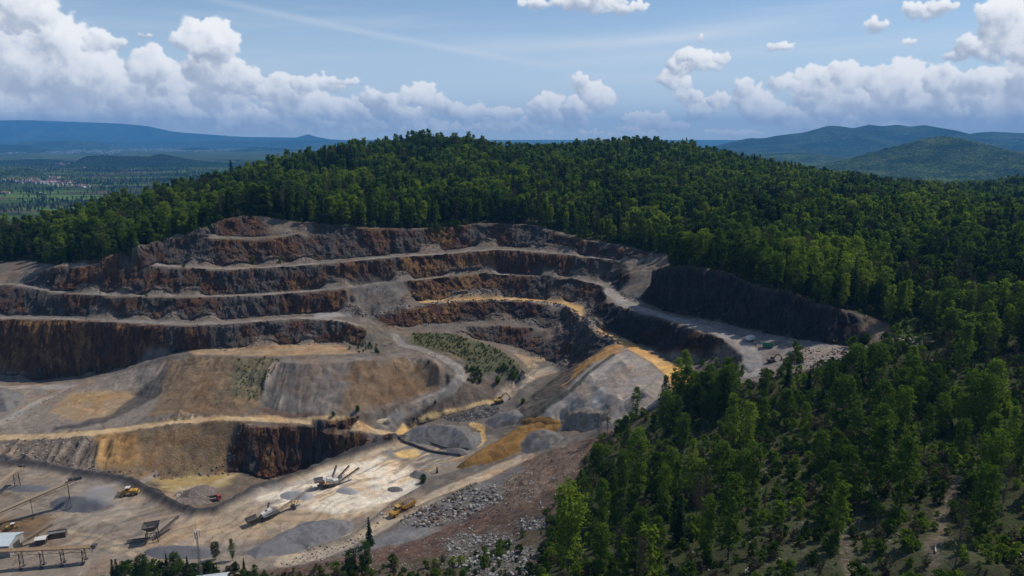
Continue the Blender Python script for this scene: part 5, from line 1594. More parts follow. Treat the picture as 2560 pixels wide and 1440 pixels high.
H_BLUE = heap_material('blue_grey_gravel', (0.150, 0.150, 0.158), 0.3)
H_SLATE = heap_material('slate_grey_gravel', (0.185, 0.182, 0.186), 0.4, 0, (0.135, 0.13, 0.13))
H_PALE = heap_material('pale_grit', (0.33, 0.325, 0.32), 0.2)
H_GREY = heap_material('grey_grit', (0.175, 0.168, 0.166), 0.35, 0, (0.13, 0.115, 0.10))
H_OCHRE = heap_material('ochre_sand', (0.25, 0.142, 0.046), 0.35, 0, (0.17, 0.096, 0.036))
H_CREAM = heap_material('cream_sand', (0.48, 0.39, 0.26), 0.2)
H_STONE = heap_material('broken_stone', (0.09, 0.084, 0.08), 0.3, 0.6)
H_PINK = heap_material('pinkish_stone', (0.19, 0.15, 0.132), 0.3, 0.4)


def ell(cx, cy, rx, ry, n=22):
    return [(cx + rx * math.cos(2 * math.pi * i / n), cy + ry * math.sin(2 * math.pi * i / n)) for i in range(n)]


def heap(name, label, foot, H, mat, slope=0.68, rough=0.25, step=0.6, group=None, lumps=0.0):
    w = hits(foot)
    xs = [q[0] for q in w]; ys = [q[1] for q in w]
    cx, cy = sum(xs) / len(xs), sum(ys) / len(ys)
    x0, x1, y0, y1 = min(xs) - 1, max(xs) + 1, min(ys) - 1, max(ys) + 1
    nx, ny = int((x1 - x0) / step) + 2, int((y1 - y0) / step) + 2
    gx, gy = np.meshgrid(x0 + np.arange(nx) * step, y0 + np.arange(ny) * step)
    wxx = fbm(gx * 0.25, gy * 0.25, 5.0, 3) * 1.0; wyy = fbm(gx * 0.25, gy * 0.25, 9.0, 3) * 1.0
    ins = inside(w, gx + wxx, gy + wyy)
    d, _ = line_dist(w + [w[0]], gx + wxx, gy + wyy)
    d = np.where(ins, d, -d)
    h = d * slope
    cap = H * (1 + 0.18 * fbm(gx * 0.12, gy * 0.12, 2.0, 2))
    if lumps:
        cap = cap * (1 - lumps * sstep(-0.05, 0.3, fbm(gx * 0.16, gy * 0.16, 31.0, 2)))
    k = 0.35 + 0.05 * H
    h = np.where(h > 0, -np.log(np.exp(-h / k) + np.exp(-cap / k)) * k, h)
    h = h + rough * fbm(gx * 0.5, gy * 0.5, 3.0, 4) * sstep(0, 1.5, d)
    z = h_top(gx, gy) + np.maximum(h, -0.7) + 0.02
    keep = d > -1.3
    idx = -np.ones(gx.shape, int)
    fq = keep[:-1, :-1] & keep[:-1, 1:] & keep[1:, 1:] & keep[1:, :-1]
    id_ = np.arange(gx.size).reshape(gx.shape)
    q = np.stack([id_[:-1, :-1][fq], id_[:-1, 1:][fq], id_[1:, 1:][fq], id_[1:, :-1][fq]], -1)
    u, inv = np.unique(q, return_inverse=True)
    zc = float(h_top(cx, cy))
    co = np.stack([gx.ravel()[u] - cx, gy.ravel()[u] - cy, z.ravel()[u] - zc], -1)
    me = raw_mesh(name, co, inv.reshape(-1, 4), mat)
    o = bpy.data.objects.new(name, me)
    COL.objects.link(o)
    o.location = (cx, cy, zc)
    return tag(o, label, {'gravel_pile': 'gravel pile', 'sand_pile': 'sand pile', 'rubble_pile': 'rubble pile'}[name], group)


GP = 'stockpiles in the quarry'
heap('gravel_pile', 'blue-grey conical gravel pile under the head of the long conveyor', ell(196, 1262, 72, 20), 8.5, H_BLUE, 0.66, 0.15, group=GP)
heap('gravel_pile', 'pale grey grit cone just left of the mobile crusher', ell(742, 1240, 42, 12), 5.2, H_PALE, 0.62, 0.12, group=GP)
heap('gravel_pile', 'small whitish grit cone under the mobile crusher belts', ell(868, 1228, 28, 9), 3.0, H_PALE, 0.6, 0.12, group=GP)
heap('gravel_pile', 'largest rounded grey gravel pile ringed by orange puddles', [(1005, 1090), (1030, 1072), (1090, 1062), (1160, 1066), (1200, 1085), (1205, 1105), (1185, 1125), (1140, 1128), (1090, 1118), (1030, 1106)], 8.0, H_GREY, 0.66, 0.3, group=GP, lumps=0.3)
heap('gravel_pile', 'blue-grey gravel pile behind the conifers by the telecom mast', ell(452, 1382, 92, 17), 6.5, H_BLUE, 0.62, 0.2, group=GP, lumps=0.35)
heap('gravel_pile', 'wide low slate-grey stockpile with wheel tracks beside the tracked screener', [(610, 1382), (690, 1340), (760, 1306), (830, 1296), (885, 1305), (880, 1330), (800, 1366), (700, 1388), (640, 1396)], 3.6, H_SLATE, 0.5, 0.25, group=GP, lumps=0.25)
heap('gravel_pile', 'grey lumpy gravel pile at the foot of the ochre sand ridge', [(1285, 1122), (1300, 1095), (1340, 1078), (1390, 1080), (1410, 1098), (1380, 1120), (1320, 1135)], 5.0, H_GREY, 0.66, 0.3, group=GP, lumps=0.35)
heap('gravel_pile', 'small streaky grey pile by the pale sheet of the yard', ell(1050, 1188, 28, 9), 2.4, H_GREY, 0.6, 0.15, group=GP)
heap('gravel_pile', 'small dark cone alone on the right of the pale yard', ell(988, 1224, 20, 7), 2.3, H_GREY, 0.66, 0.1, group=GP)
heap('sand_pile', 'bright ochre sand pile at the top of the ochre ridge', ell(1352, 1058, 50, 13), 4.4, H_OCHRE, 0.66, 0.15, group=GP)
heap('sand_pile', 'long ochre sand ridge running down towards the yard', [(1405, 1060), (1385, 1085), (1300, 1128), (1220, 1162), (1160, 1176), (1138, 1168), (1190, 1132), (1280, 1078), (1340, 1055)], 3.6, H_OCHRE, 0.7, 0.3, group=GP)
heap('sand_pile', 'tiny cream sand cone beside the curved gravel track', ell(956, 1048, 14, 5), 2.4, H_CREAM, 0.7, 0.08, 0.4, group=GP)
heap('rubble_pile', 'dark bouldery rubble heap below the yellow excavator', [(1108, 1046), (1150, 1024), (1200, 1014), (1250, 1016), (1262, 1032), (1200, 1048), (1130, 1056)], 2.2, H_STONE, 0.6, 0.9, 0.5, group=GP, lumps=0.4)
heap('rubble_pile', 'flat pinkish rubble mound on the floor of the near pit', [(430, 1258), (460, 1228), (500, 1216), (540, 1222), (548, 1244), (500, 1264)], 2.6, H_PINK, 0.8, 0.4, 0.5, group=GP)
heap('gravel_pile', 'grey ridged pile between the excavator and the ochre pile', [(1212, 1056), (1240, 1032), (1290, 1026), (1312, 1044), (1280, 1064), (1235, 1072)], 3.2, H_GREY, 0.66, 0.3, group=GP, lumps=0.3)
heap('gravel_pile', 'lumpy grey-brown pile at the low end of the spoil dump', [(1395, 1056), (1420, 1030), (1470, 1018), (1525, 1030), (1530, 1052), (1470, 1066), (1420, 1068)], 3.4, heap_material('tan_grit', (0.20, 0.165, 0.13), 0.35, 0, (0.27, 0.25, 0.235)), 0.6, 0.5, group=GP, lumps=0.6)
heap('gravel_pile', 'ridged pale pile along the outer edge of the spoil dump', [(1560, 1010), (1600, 975), (1640, 950), (1655, 960), (1640, 1000), (1600, 1030), (1565, 1032)], 2.2, heap_material('pale_tan_grit', (0.27, 0.235, 0.20), 0.3), 0.5, 0.6, group=GP, lumps=0.7)
heap('gravel_pile', 'small grey cone at the end of the long block wall', ell(1142, 1132, 30, 9), 3.2, H_GREY, 0.68, 0.12, group=GP)
heap('gravel_pile', 'smooth grey pile on the terrace edge at the foot of the tall rust cliff', [(-60, 1030), (-50, 985), (20, 972), (60, 985), (55, 1008), (20, 1030)], 6.5, H_GREY, 0.66, 0.15, group=GP)
heap('gravel_pile', 'flat-topped dark heap below the upper left conveyor', ell(75, 1222, 55, 10), 2.2, H_BLUE, 0.5, 0.15, group=GP)
heap('gravel_pile', 'brown heap by the yellow loader shed', ell(45, 1318, 50, 12), 2.4, heap_material('brown_fines', (0.17, 0.11, 0.065), 0.3), 0.5, 0.2, group=GP)

# ------------------------------------------------------------------ machines
YEL = paint('yellow_paint', (0.50, 0.265, 0.022), 0.5, 0.6, (0.30, 0.25, 0.18))
BLACK = paint('black_rubber', (0.022, 0.022, 0.022), 0.85, 0.5, (0.16, 0.145, 0.125))
STEEL = paint('dull_steel', (0.20, 0.20, 0.205), 0.5, 0.5, (0.25, 0.22, 0.19), 0.4)
WHITE = paint('off_white_paint', (0.62, 0.61, 0.58), 0.5, 0.4, (0.36, 0.32, 0.27))
RED = paint('red_paint', (0.34, 0.025, 0.03), 0.5, 0.5, (0.25, 0.16, 0.13))
RUSTM = paint('rusty_belt_frame', (0.20, 0.125, 0.065), 0.8, 0.6, (0.30, 0.22, 0.13))
BELT = paint('dusty_belt', (0.30, 0.235, 0.155), 0.9, 0.5, (0.21, 0.15, 0.095))
DARKST = paint('dark_steel', (0.055, 0.053, 0.052), 0.6, 0.45, (0.17, 0.15, 0.13), 0.2)
GREENP = paint('green_paint', (0.02, 0.16, 0.085), 0.5, 0.2)
ROOFM = paint('pale_sheet_roof', (0.50, 0.58, 0.60), 0.4, 0.25, (0.36, 0.36, 0.34))
CONC = paint('concrete', (0.085, 0.08, 0.077), 0.9, 0.5, (0.05, 0.046, 0.042))
BROWNP = paint('brown_plate', (0.155, 0.10, 0.06), 0.8, 0.4)
m, t = new_mat('dark_glass')
GLASS = m
_o = t.n('ShaderNodeOutputMaterial'); _b = t.n('ShaderNodeBsdfPrincipled', inp={'Base Color': (0.02, 0.025, 0.03, 1), 'Roughness': 0.08}); t.link(_b.outputs[0], _o.inputs[0])


def wheel_mesh(R_, w):
    b = MB()
    prof = [(w / 2, R_ * 0.55), (w / 2, R_ * 0.86), (w * 0.38, R_), (-w * 0.38, R_), (-w / 2, R_ * 0.86), (-w / 2, R_ * 0.55)]
    n = 20
    vs = [(math.cos(2 * math.pi * i / n) * r, y, math.sin(2 * math.pi * i / n) * r) for y, r in prof for i in range(n)]
    fs = [(k * n + i, k * n + (i + 1) % n, (k + 1) * n + (i + 1) % n, (k + 1) * n + i) for k in range(len(prof) - 1) for i in range(n)]
    b.add(vs, fs, True)
    tyre = b.mesh('tyre', BLACK)
    b = MB()
    b.tube((0, -w * 0.42, 0), (0, w * 0.42, 0), R_ * 0.56, n=16)
    b.tube((0, -w * 0.48, 0), (0, w * 0.48, 0), R_ * 0.22, n=10)
    return tyre, b


def add_wheels(root, spots, R_, w, mat):
    ty, rb = wheel_mesh(R_, w)
    rim = rb.mesh('rim', mat)
    for x, y in spots:
        o = bpy.data.objects.new('wheel', ty); COL.objects.link(o)
        o.parent = root; o.location = (x, y, R_ * 0.97)
        r = bpy.data.objects.new('rim', rim); COL.objects.link(r); r.parent = o


def seat_on(root, rear, front, sink=0.05):
    """stand a machine on the ground with its nose at the pixel FRONT and its tail at REAR"""
    a, b = Vector(hit(*rear)), Vector(hit(*front))
    mid = (a + b) / 2
    d = b - a
    z0 = float(h_top(mid.x, mid.y))
    root.location = (mid.x, mid.y, z0 - sink)
    yaw = math.atan2(d.y, d.x)
    L = 3.0
    zf = float(h_top(mid.x + math.cos(yaw) * L, mid.y + math.sin(yaw) * L)); zb = float(h_top(mid.x - math.cos(yaw) * L, mid.y - math.sin(yaw) * L))
    root.rotation_euler = (0, -math.atan2(zf - zb, 2 * L), yaw)
    root.location.z = max(z0, (zf + zb) / 2) - sink
    return root


def dump_truck(label, rear, front):
    r = thing('dump_truck', label, 'dump truck')
    b = MB()
    b.prism([(2.3, 1.15), (5.2, 1.0), (5.45, 1.35), (5.2, 1.95), (4.2, 2.25), (2.3, 2.3)], -1.15, 1.15)
    b.box((4.0, 1.35, 1.75), (1.7, 0.45, 0.14)); b.box((4.0, -1.35, 1.75), (1.7, 0.45, 0.14))
    b.box((5.35, 0, 0.85), (0.4, 2.4, 0.4))
    b.build('bonnet', YEL, r)
    c = MB()
    c.prism([(1.15, 1.3), (2.75, 1.3), (2.85, 2.35), (2.55, 3.45), (1.15, 3.45)], -0.95, 0.95)
    cab = c.build('cab', YEL, r)
    g = MB()
    g.box((1.95, 0.96, 2.85), (1.15, 0.04, 0.85)); g.box((1.95, -0.96, 2.85), (1.15, 0.04, 0.85))
    g.box((2.72, 0, 2.88), (0.06, 1.6, 0.9), (0, -0.27, 0)); g.box((1.14, 0, 2.95), (0.04, 1.4, 0.7))
    g.build('window', GLASS, cab)
    q = MB(); q.box((1.95, 0, 3.52), (1.75, 2.05, 0.12)); q.build('cab_roof', YEL, cab)
    f = MB()
    f.box((0.9, 0, 1.15), (3.2, 0.9, 0.5)); f.box((-2.7, 0, 1.1), (5.0, 1.1, 0.55)); f.tube((0.4, -0.5, 1.2), (0.4, 0.5, 1.2), 0.4)
    f.build('chassis', DARKST, r)
    d = MB()
    out = [(-5.6, 2.55), (-4.9, 1.62), (-0.6, 1.5), (0.55, 2.35), (0.85, 3.35), (-5.6, 3.05)]
    for y in (-1.5, 1.38):
        d.prism(out, y, y + 0.12)
    d.box((0.70, 0, 2.85), (0.12, 2.76, 1.1), (0, -0.3, 0)); d.box((-0.02, 0, 1.92), (1.5, 2.76, 0.1), (0, -0.64, 0)); d.box((-2.75, 0, 1.6), (4.4, 2.76, 0.1)); d.box((-5.25, 0, 2.08), (1.2, 2.76, 0.1), (0, 0.92, 0))
    for k in range(5):
        for y in (-1.56, 1.56):
            d.box((-4.6 + k * 1.0, y, 2.35), (0.14, 0.1, 1.2))
    body = d.build('dump_body', BROWNP if False else YEL, r)
    l = MB()
    n = 12
    vs = []
    for i in range(n + 1):
        for j in range(7):
            x = -5.3 + 5.7 * i / n; y = -1.36 + 2.72 * j / 6
            e = min(1, min(i, n - i) / 2.5) * min(1, min(j, 6 - j) / 1.6)
            vs.append((x, y, 2.45 + 0.08 * i / n * 5 + 0.75 * e + random.Random(i * 7 + j).uniform(-0.16, 0.16)))
    l.add(vs, [(i * 7 + j, i * 7 + j + 1, (i + 1) * 7 + j + 1, (i + 1) * 7 + j) for i in range(n) for j in range(6)])
    l.build('stone_load', H_PINK, r)
    add_wheels(r, [(3.9, 1.3), (3.9, -1.3), (-1.9, 1.3), (-1.9, -1.3), (-3.85, 1.3), (-3.85, -1.3)], 0.88, 0.68, YEL)
    for y in (-0.75, 0.75):
        h = MB(); h.box((5.38, y, 1.5), (0.12, 0.34, 0.22)); h.build('headlight', WHITE, r)
    return seat_on(r, rear, front)


def wheel_loader(label, rear, front):
    r = thing('wheel_loader', label, 'wheel loader')
    b = MB(); b.prism([(-3.6, 1.0), (-0.6, 1.0), (-0.6, 2.3), (-3.1, 2.2), (-3.7, 1.8)], -1.05, 1.05); b.box((-3.8, 0, 1.1), (0.5, 2.3, 0.6)); b.build('engine_cover', YEL, r)
    gq = MB(); gq.box((-3.72, 0, 1.75), (0.1, 1.5, 0.6), (0, 0.2, 0)); gq.build('radiator_grille', DARKST, r)
    c = MB(); c.prism([(-0.9, 1.3), (0.65, 1.3), (0.75, 2.3), (0.5, 3.4), (-0.8, 3.4)], -0.85, 0.85); cab = c.build('cab', YEL, r)
    g = MB(); g.box((0, 0.87, 2.75), (1.1, 0.04, 0.95)); g.box((0, -0.87, 2.75), (1.1, 0.04, 0.95)); g.box((0.65, 0, 2.8), (0.06, 1.45, 1.0), (0, -0.22, 0)); g.box((-0.87, 0, 2.85), (0.05, 1.35, 0.8)); g.build('window', GLASS, cab)
    q = MB(); q.box((-0.12, 0, 3.46), (1.75, 1.9, 0.14)); q.build('cab_roof', WHITE, cab)
    f = MB(); f.box((1.7, 0, 1.2), (2.0, 1.0, 0.8)); f.build('front_frame', YEL, r)
    for y in (-0.65, 0.65):
        a = MB(); a.beam((1.3, y, 2.0), (2.9, y, 1.6), 0.24, 0.42); a.beam((2.9, y, 1.6), (3.9, y, 0.6), 0.24, 0.36); a.build('lift_arm', YEL, r)
    k = MB(); k.prism([(3.7, 0.25), (5.0, 0.12), (5.1, 0.2), (4.0, 0.42), (3.75, 0.9), (4.1, 1.5), (4.0, 1.55), (3.6, 0.95)], -1.55, 1.55)
    for y in (-1.55, 1.49):
        k.prism([(3.7, 0.25), (5.0, 0.12), (4.1, 1.5), (3.62, 0.95)], y, y + 0.06)
    k.build('bucket', DARKST, r)
    add_wheels(r, [(2.0, 1.15), (2.0, -1.15), (-2.0, 1.15), (-2.0, -1.15)], 0.85, 0.65, YEL)
    x = MB(); x.tube((-2.3, 0.4, 2.2), (-2.3, 0.4, 3.0), 0.09); x.build('exhaust_pipe', DARKST, r)
    return seat_on(r, rear, front)


def excavator(label, rear, front, mat=None, scale=1.0):
    mat = mat or YEL
    r = thing('excavator', label, 'excavator', scale=scale)
    for y in (-1.2, 1.2):
        t_ = MB(); t_.prism([(-2.2, 0.35), (-1.85, 0.02), (1.85, 0.02), (2.2, 0.35), (2.2, 0.7), (1.85, 1.0), (-1.85, 1.0), (-2.2, 0.7)], y - 0.3, y + 0.3); t_.build('track', BLACK, r)
    u = MB(); u.box((0, 0, 0.75), (1.8, 1.9, 0.5)); u.build('undercarriage', DARKST, r)
    b = MB(); b.box((-0.55, 0, 1.55), (4.1, 2.7, 0.85)); b.prism([(-2.75, 1.15), (-1.2, 1.15), (-1.2, 2.35), (-2.4, 2.35), (-2.75, 2.0)], -1.35, 1.35); b.build('upper_body', mat, r)
    c = MB(); c.prism([(-0.2, 1.9), (1.45, 1.9), (1.5, 2.4), (1.15, 3.05), (-0.2, 3.05)], 0.35, 1.3); cab = c.build('cab', mat, r)
    g = MB(); g.box((0.6, 1.31, 2.55), (1.2, 0.04, 0.75)); g.box((0.6, 0.34, 2.55), (1.2, 0.04, 0.75)); g.box((1.37, 0.82, 2.6), (0.05, 0.75, 0.75), (0, -0.45, 0)); g.build('window', GLASS, cab)
    a = MB(); a.beam((0.9, -0.15, 1.8), (3.2, -0.15, 4.1), 0.42, 0.62); a.beam((3.1, -0.15, 4.0), (5.2, -0.15, 3.7), 0.4, 0.55); a.build('boom', mat, r)
    s = MB(); s.beam((4.6, -0.15, 4.3), (6.1, -0.15, 1.5), 0.34, 0.45); s.build('dipper_arm', mat, r)
    k = MB(); k.prism([(6.1, 1.7), (6.35, 1.0), (5.9, 0.25), (5.2, 0.2), (5.15, 0.3), (5.75, 0.5), (5.85, 1.2)], -0.75, 0.45); k.build('bucket', DARKST, r)
    for p0, p1 in (((1.4, 0.15, 1.8), (2.6, 0.15, 3.3)), ((3.2, -0.15, 4.55), (4.6, -0.15, 4.65))):
        h = MB(); h.tube(p0, p1, 0.1); h.build('ram', STEEL, r)
    return seat_on(r, rear, front)


def lorry(label, rear, front):
    r = thing('tipper_lorry', label, 'lorry')
    c = MB(); c.prism([(2.6, 0.9), (4.4, 0.9), (4.45, 1.9), (4.2, 3.0), (2.6, 3.05)], -1.2, 1.2); cab = c.build('cab', RED, r)
    g = MB(); g.box((4.36, 0, 2.4), (0.06, 2.1, 0.8), (0, -0.22, 0)); g.box((3.6, 1.21, 2.4), (0.9, 0.04, 0.7)); g.box((3.6, -1.21, 2.4), (0.9, 0.04, 0.7)); g.build('window', GLASS, cab)
    f = MB(); f.box((0, 0, 0.95), (8.2, 0.9, 0.35)); f.build('chassis', DARKST, r)
    b = MB()
    b.box((-0.9, 0, 1.3), (6.2, 2.4, 0.15)); b.box((-0.9, 1.18, 2.0), (6.2, 0.1, 1.4)); b.box((-0.9, -1.18, 2.0), (6.2, 0.1, 1.4)); b.box((2.15, 0, 2.15), (0.1, 2.4, 1.7)); b.box((-4.0, 0, 1.95), (0.1, 2.4, 1.3))
    b.build('tipper_body', DARKST, r)
    s = MB(); s.box((-0.9, -1.25, 2.3), (5.6, 0.05, 0.4)); s.box((-0.9, 1.25, 2.3), (5.6, 0.05, 0.4)); s.build('side_stripe', WHITE, r)
    add_wheels(r, [(3.4, 1.05), (3.4, -1.05), (-1.2, 1.05), (-1.2, -1.05), (-2.6, 1.05), (-2.6, -1.05)], 0.52, 0.4, STEEL)
    return seat_on(r, rear, front)


def belt(b_frame, b_belt, p0, p1, w=1.0, depth=0.55, truss=True):
    """an inclined belt: side rails with lacing, rollers and the rubber belt on top"""
    a, c = Vector(p0), Vector(p1)
    d = (c - a); L = d.length; d.normalize()
    sd = d.cross(Vector((0, 0, 1))).normalized(); up = sd.cross(d)
    n = max(2, int(L / 1.6))
    for s in (-1, 1):
        o = sd * s * w / 2
        b_frame.beam(a + o, c + o, 0.09, 0.12)
        b_frame.beam(a + o - up * depth, c + o - up * depth, 0.09, 0.12)
        for i in range(n):
            q0, q1 = a + d * L * i / n + o, a + d * L * (i + 1) / n + o
            b_frame.beam(q0 - up * depth * (i % 2), q1 - up * depth * ((i + 1) % 2), 0.07)
    for i in range(n + 1):
        q = a + d * L * i / n
        b_frame.beam(q - sd * w / 2, q + sd * w / 2, 0.07)
    vs = []
    for q in (a, c):
        vs += [q - sd * w * 0.46 + up * 0.16, q - sd * w * 0.2 + up * 0.06, q + sd * w * 0.2 + up * 0.06, q + sd * w * 0.46 + up * 0.16,
               q - sd * w * 0.46 + up * 0.10, q - sd * w * 0.2 + up * 0.0, q + sd * w * 0.2 + up * 0.0, q + sd * w * 0.46 + up * 0.10]
    b_belt.add(vs, [(0, 1, 9, 8), (1, 2, 10, 9), (2, 3, 11, 10), (4, 12, 13, 5), (5, 13, 14, 6), (6, 14, 15, 7), (0, 8, 12, 4), (3, 7, 15, 11), (0, 4, 5, 1), (1, 5, 6, 2), (2, 6, 7, 3), (8, 9, 13, 12), (9, 10, 14, 13), (10, 11, 15, 14)])


def conveyor(label, foot, head, h0, h1, w, legs, lmat=RUSTM, bmat=BELT, drum=True, hood=False, depth=0.7):
    """a fixed conveyor: FOOT and HEAD are the ground points under its two ends, h0 and h1 its heights there"""
    a, c = Vector(foot), Vector(head)
    za, zc = float(h_top(a.x, a.y)), float(h_top(c.x, c.y))
    r = thing('conveyor', label, 'conveyor', (a.x, a.y, za), 0, 'fixed conveyors of the plant')
    p0, p1 = Vector((0, 0, h0)), Vector((c.x - a.x, c.y - a.y, zc + h1 - za))
    fr, be = MB(), MB()
    belt(fr, be, p0, p1, w, depth)
    fr.build('truss_frame', lmat, r); be.build('belt', bmat, r)
    d = (p1 - p0).normalized(); sd = d.cross(Vector((0, 0, 1))).normalized()
    for f, splay in legs:
        q = p0 + (p1 - p0) * f
        gz = float(h_top(a.x + q.x, a.y + q.y)) - za
        if q.z - gz < 0.9:
            continue
        l = MB()
        tops = [q - sd * w / 2 - Vector((0, 0, 0.7)), q + sd * w / 2 - Vector((0, 0, 0.7))]
        feet = []
        for i, tp in enumerate(tops):
            e = Vector((tp.x, tp.y, 0)) + sd * (-1 if i == 0 else 1) * splay + d * 0.0
            e.z = float(h_top(a.x + e.x, a.y + e.y)) - za - 0.1
            l.beam(tp, e, 0.2); feet.append(e)
        m_ = 3
        for i in range(m_):
            u0, u1 = tops[0].lerp(feet[0], i / m_), tops[1].lerp(feet[1], (i + 1) / m_)
            l.beam(u0, u1, 0.1)
            l.beam(tops[0].lerp(feet[0], (i + 1) / m_), tops[1].lerp(feet[1], (i + 1) / m_), 0.1)
        l.build('support_leg', DARKST, r)
        for e in feet:
            k = MB(); k.box((e.x, e.y, e.z + 0.15), (0.9, 0.9, 0.7)); k.build('footing', CONC, r)
    if drum:
        k = MB(); k.tube(p1 - sd * w * 0.6, p1 + sd * w * 0.6, 0.42, n=12); k.box(tuple(p1 + Vector((0, 0, 0.5))), (1.6, 1.5, 0.5)); k.build('head_drum', DARKST, r)
    if hood:
        k = MB(); k.box(tuple(p1 + d * 0.3 + Vector((0, 0, 0.1))), (2.6, 1.9, 1.2), (0, 0, math.atan2(d.y, d.x))); k.box(tuple(p1 - d * 2.2 + Vector((0, 0, 0.8))), (1.4, 1.2, 0.9), (0, 0, math.atan2(d.y, d.x))); k.build('drive_housing', DARKST, r)
        k = MB(); k.tube(p1 + d * 0.9, p1 + d * 0.9 + Vector((0, 0, -3.0)), 0.05, n=5); k.build('drop_chain', DARKST, r)
    return r


def air(px, py, Y):
    """point seen at (px,py) at distance Y ahead"""
    return Vector(PD(px, py, Y))


def ground_under(px, py):
    return Vector(hit(px, py))


def span(label, e0, g0, e1, g1, w, legs, **kw):
    """conveyor whose ends are seen at pixels e0, e1 and stand over the ground seen at g0, g1"""
    a, c = ground_under(*g0), ground_under(*g1)
    A_, C_ = air(e0[0], e0[1], a.y), air(e1[0], e1[1], c.y)
    za, zc = float(h_top(A_.x, A_.y)), float(h_top(C_.x, C_.y))
    return conveyor(label, (A_.x, A_.y, za), (C_.x, C_.y, zc), max(0.6, A_.z - za), max(1.0, C_.z - zc), w, legs, **kw)


span('long rust-brown conveyor rising to the blue-grey gravel cone', (-60, 1304), (-60, 1330), (192, 1196), (200, 1262), 2.1, [(0.52, 0.1), (0.9, 1.6)], hood=True, depth=1.1)
span('short ochre conveyor rising at the upper edge of the plant', (-40, 1238), (-40, 1275), (54, 1166), (45, 1208), 2.0, [(0.82, 0.2)], drum=True, depth=1.0)
span('slim ochre belt leaning up from the pale-roofed shed', (34, 1368), (34, 1372), (131, 1308), (150, 1345), 0.8, [(0.6, 0.1)], drum=False)
span('level rusty conveyor on trestle legs along the bottom of the yard', (-70, 1380), (-70, 1430), (236, 1366), (232, 1402), 2.0, [(0.38, 0.15), (0.55, 0.15), (0.72, 0.15), (0.90, 0.5)], hood=False, bmat=RUSTM, depth=1.4)


def mobile_crusher(label, c, yaw):
    r = thing('mobile_crusher', label, 'stone crusher')
    for y in (-1.3, 1.3):
        q = MB(); q.prism([(-2.6, 0.35), (-2.2, 0.02), (2.2, 0.02), (2.6, 0.35), (2.6, 0.65), (2.2, 0.95), (-2.2, 0.95), (-2.6, 0.65)], y - 0.28, y + 0.28); q.build('track', BLACK, r)
    q = MB(); q.box((0, 0, 1.25), (9.0, 1.6, 0.5)); q.box((-2.6, 0, 2.2), (2.2, 2.2, 1.6)); q.build('chassis', DARKST, r)
    q = MB(); q.box((0.4, 0, 2.5), (2.6, 2.3, 2.0)); q.box((0.4, 0, 3.7), (1.8, 1.8, 0.5)); q.build('crusher_body', WHITE, r)
    q = MB(); q.box((2.9, 0, 2.1), (2.0, 2.1, 1.3)); q.tube((3.2, 0.5, 2.7), (3.2, 0.5, 3.6), 0.12); q.build('engine_housing', WHITE, r)
    q = MB()
    for s in (-1, 1):
        q.box((-3.8, s * 1.35, 3.7), (3.6, 0.1, 1.3), (s * -0.35, 0, 0))
    q.box((-5.6, 0, 3.7), (0.1, 2.6, 1.3), (0, -0.3, 0)); q.box((-3.8, 0, 3.1), (3.4, 2.1, 0.12)); q.build('feed_hopper', STEEL, r)
    for p0, p1, w in (((2.0, 0.8, 1.0), (9.5, 6.5, 4.6), 0.9), ((1.0, 1.2, 1.6), (4.5, 9.0, 4.4), 0.7), ((3.4, -0.4, 1.0), (13.0, 2.4, 4.9), 1.0)):
        f, b = MB(), MB(); belt(f, b, p0, p1, w, 0.45); e = f.build('discharge_conveyor', STEEL, r); b.build('belt', BLACK, e)
        g = MB(); pm = Vector(p0).lerp(Vector(p1), 0.6); g.beam(pm, (pm.x - 1.2, pm.y, 0.9), 0.12); g.build('strut', DARKST, e)
    q = MB(); q.box((-0.8, -1.5, 2.3), (2.6, 0.7, 0.08)); 
    for i in range(4):
        q.beam((-2.0 + i * 0.85, -1.8, 2.3), (-2.0 + i * 0.85, -1.8, 3.3), 0.05)
    q.beam((-2.0, -1.8, 3.3), (0.6, -1.8, 3.3), 0.05); q.build('walkway', YEL, r)
    p = Vector(hit(*c)); r.location = (p.x, p.y, float(h_top(p.x, p.y)) - 0.05); r.rotation_euler = (0, 0, yaw)
    return r


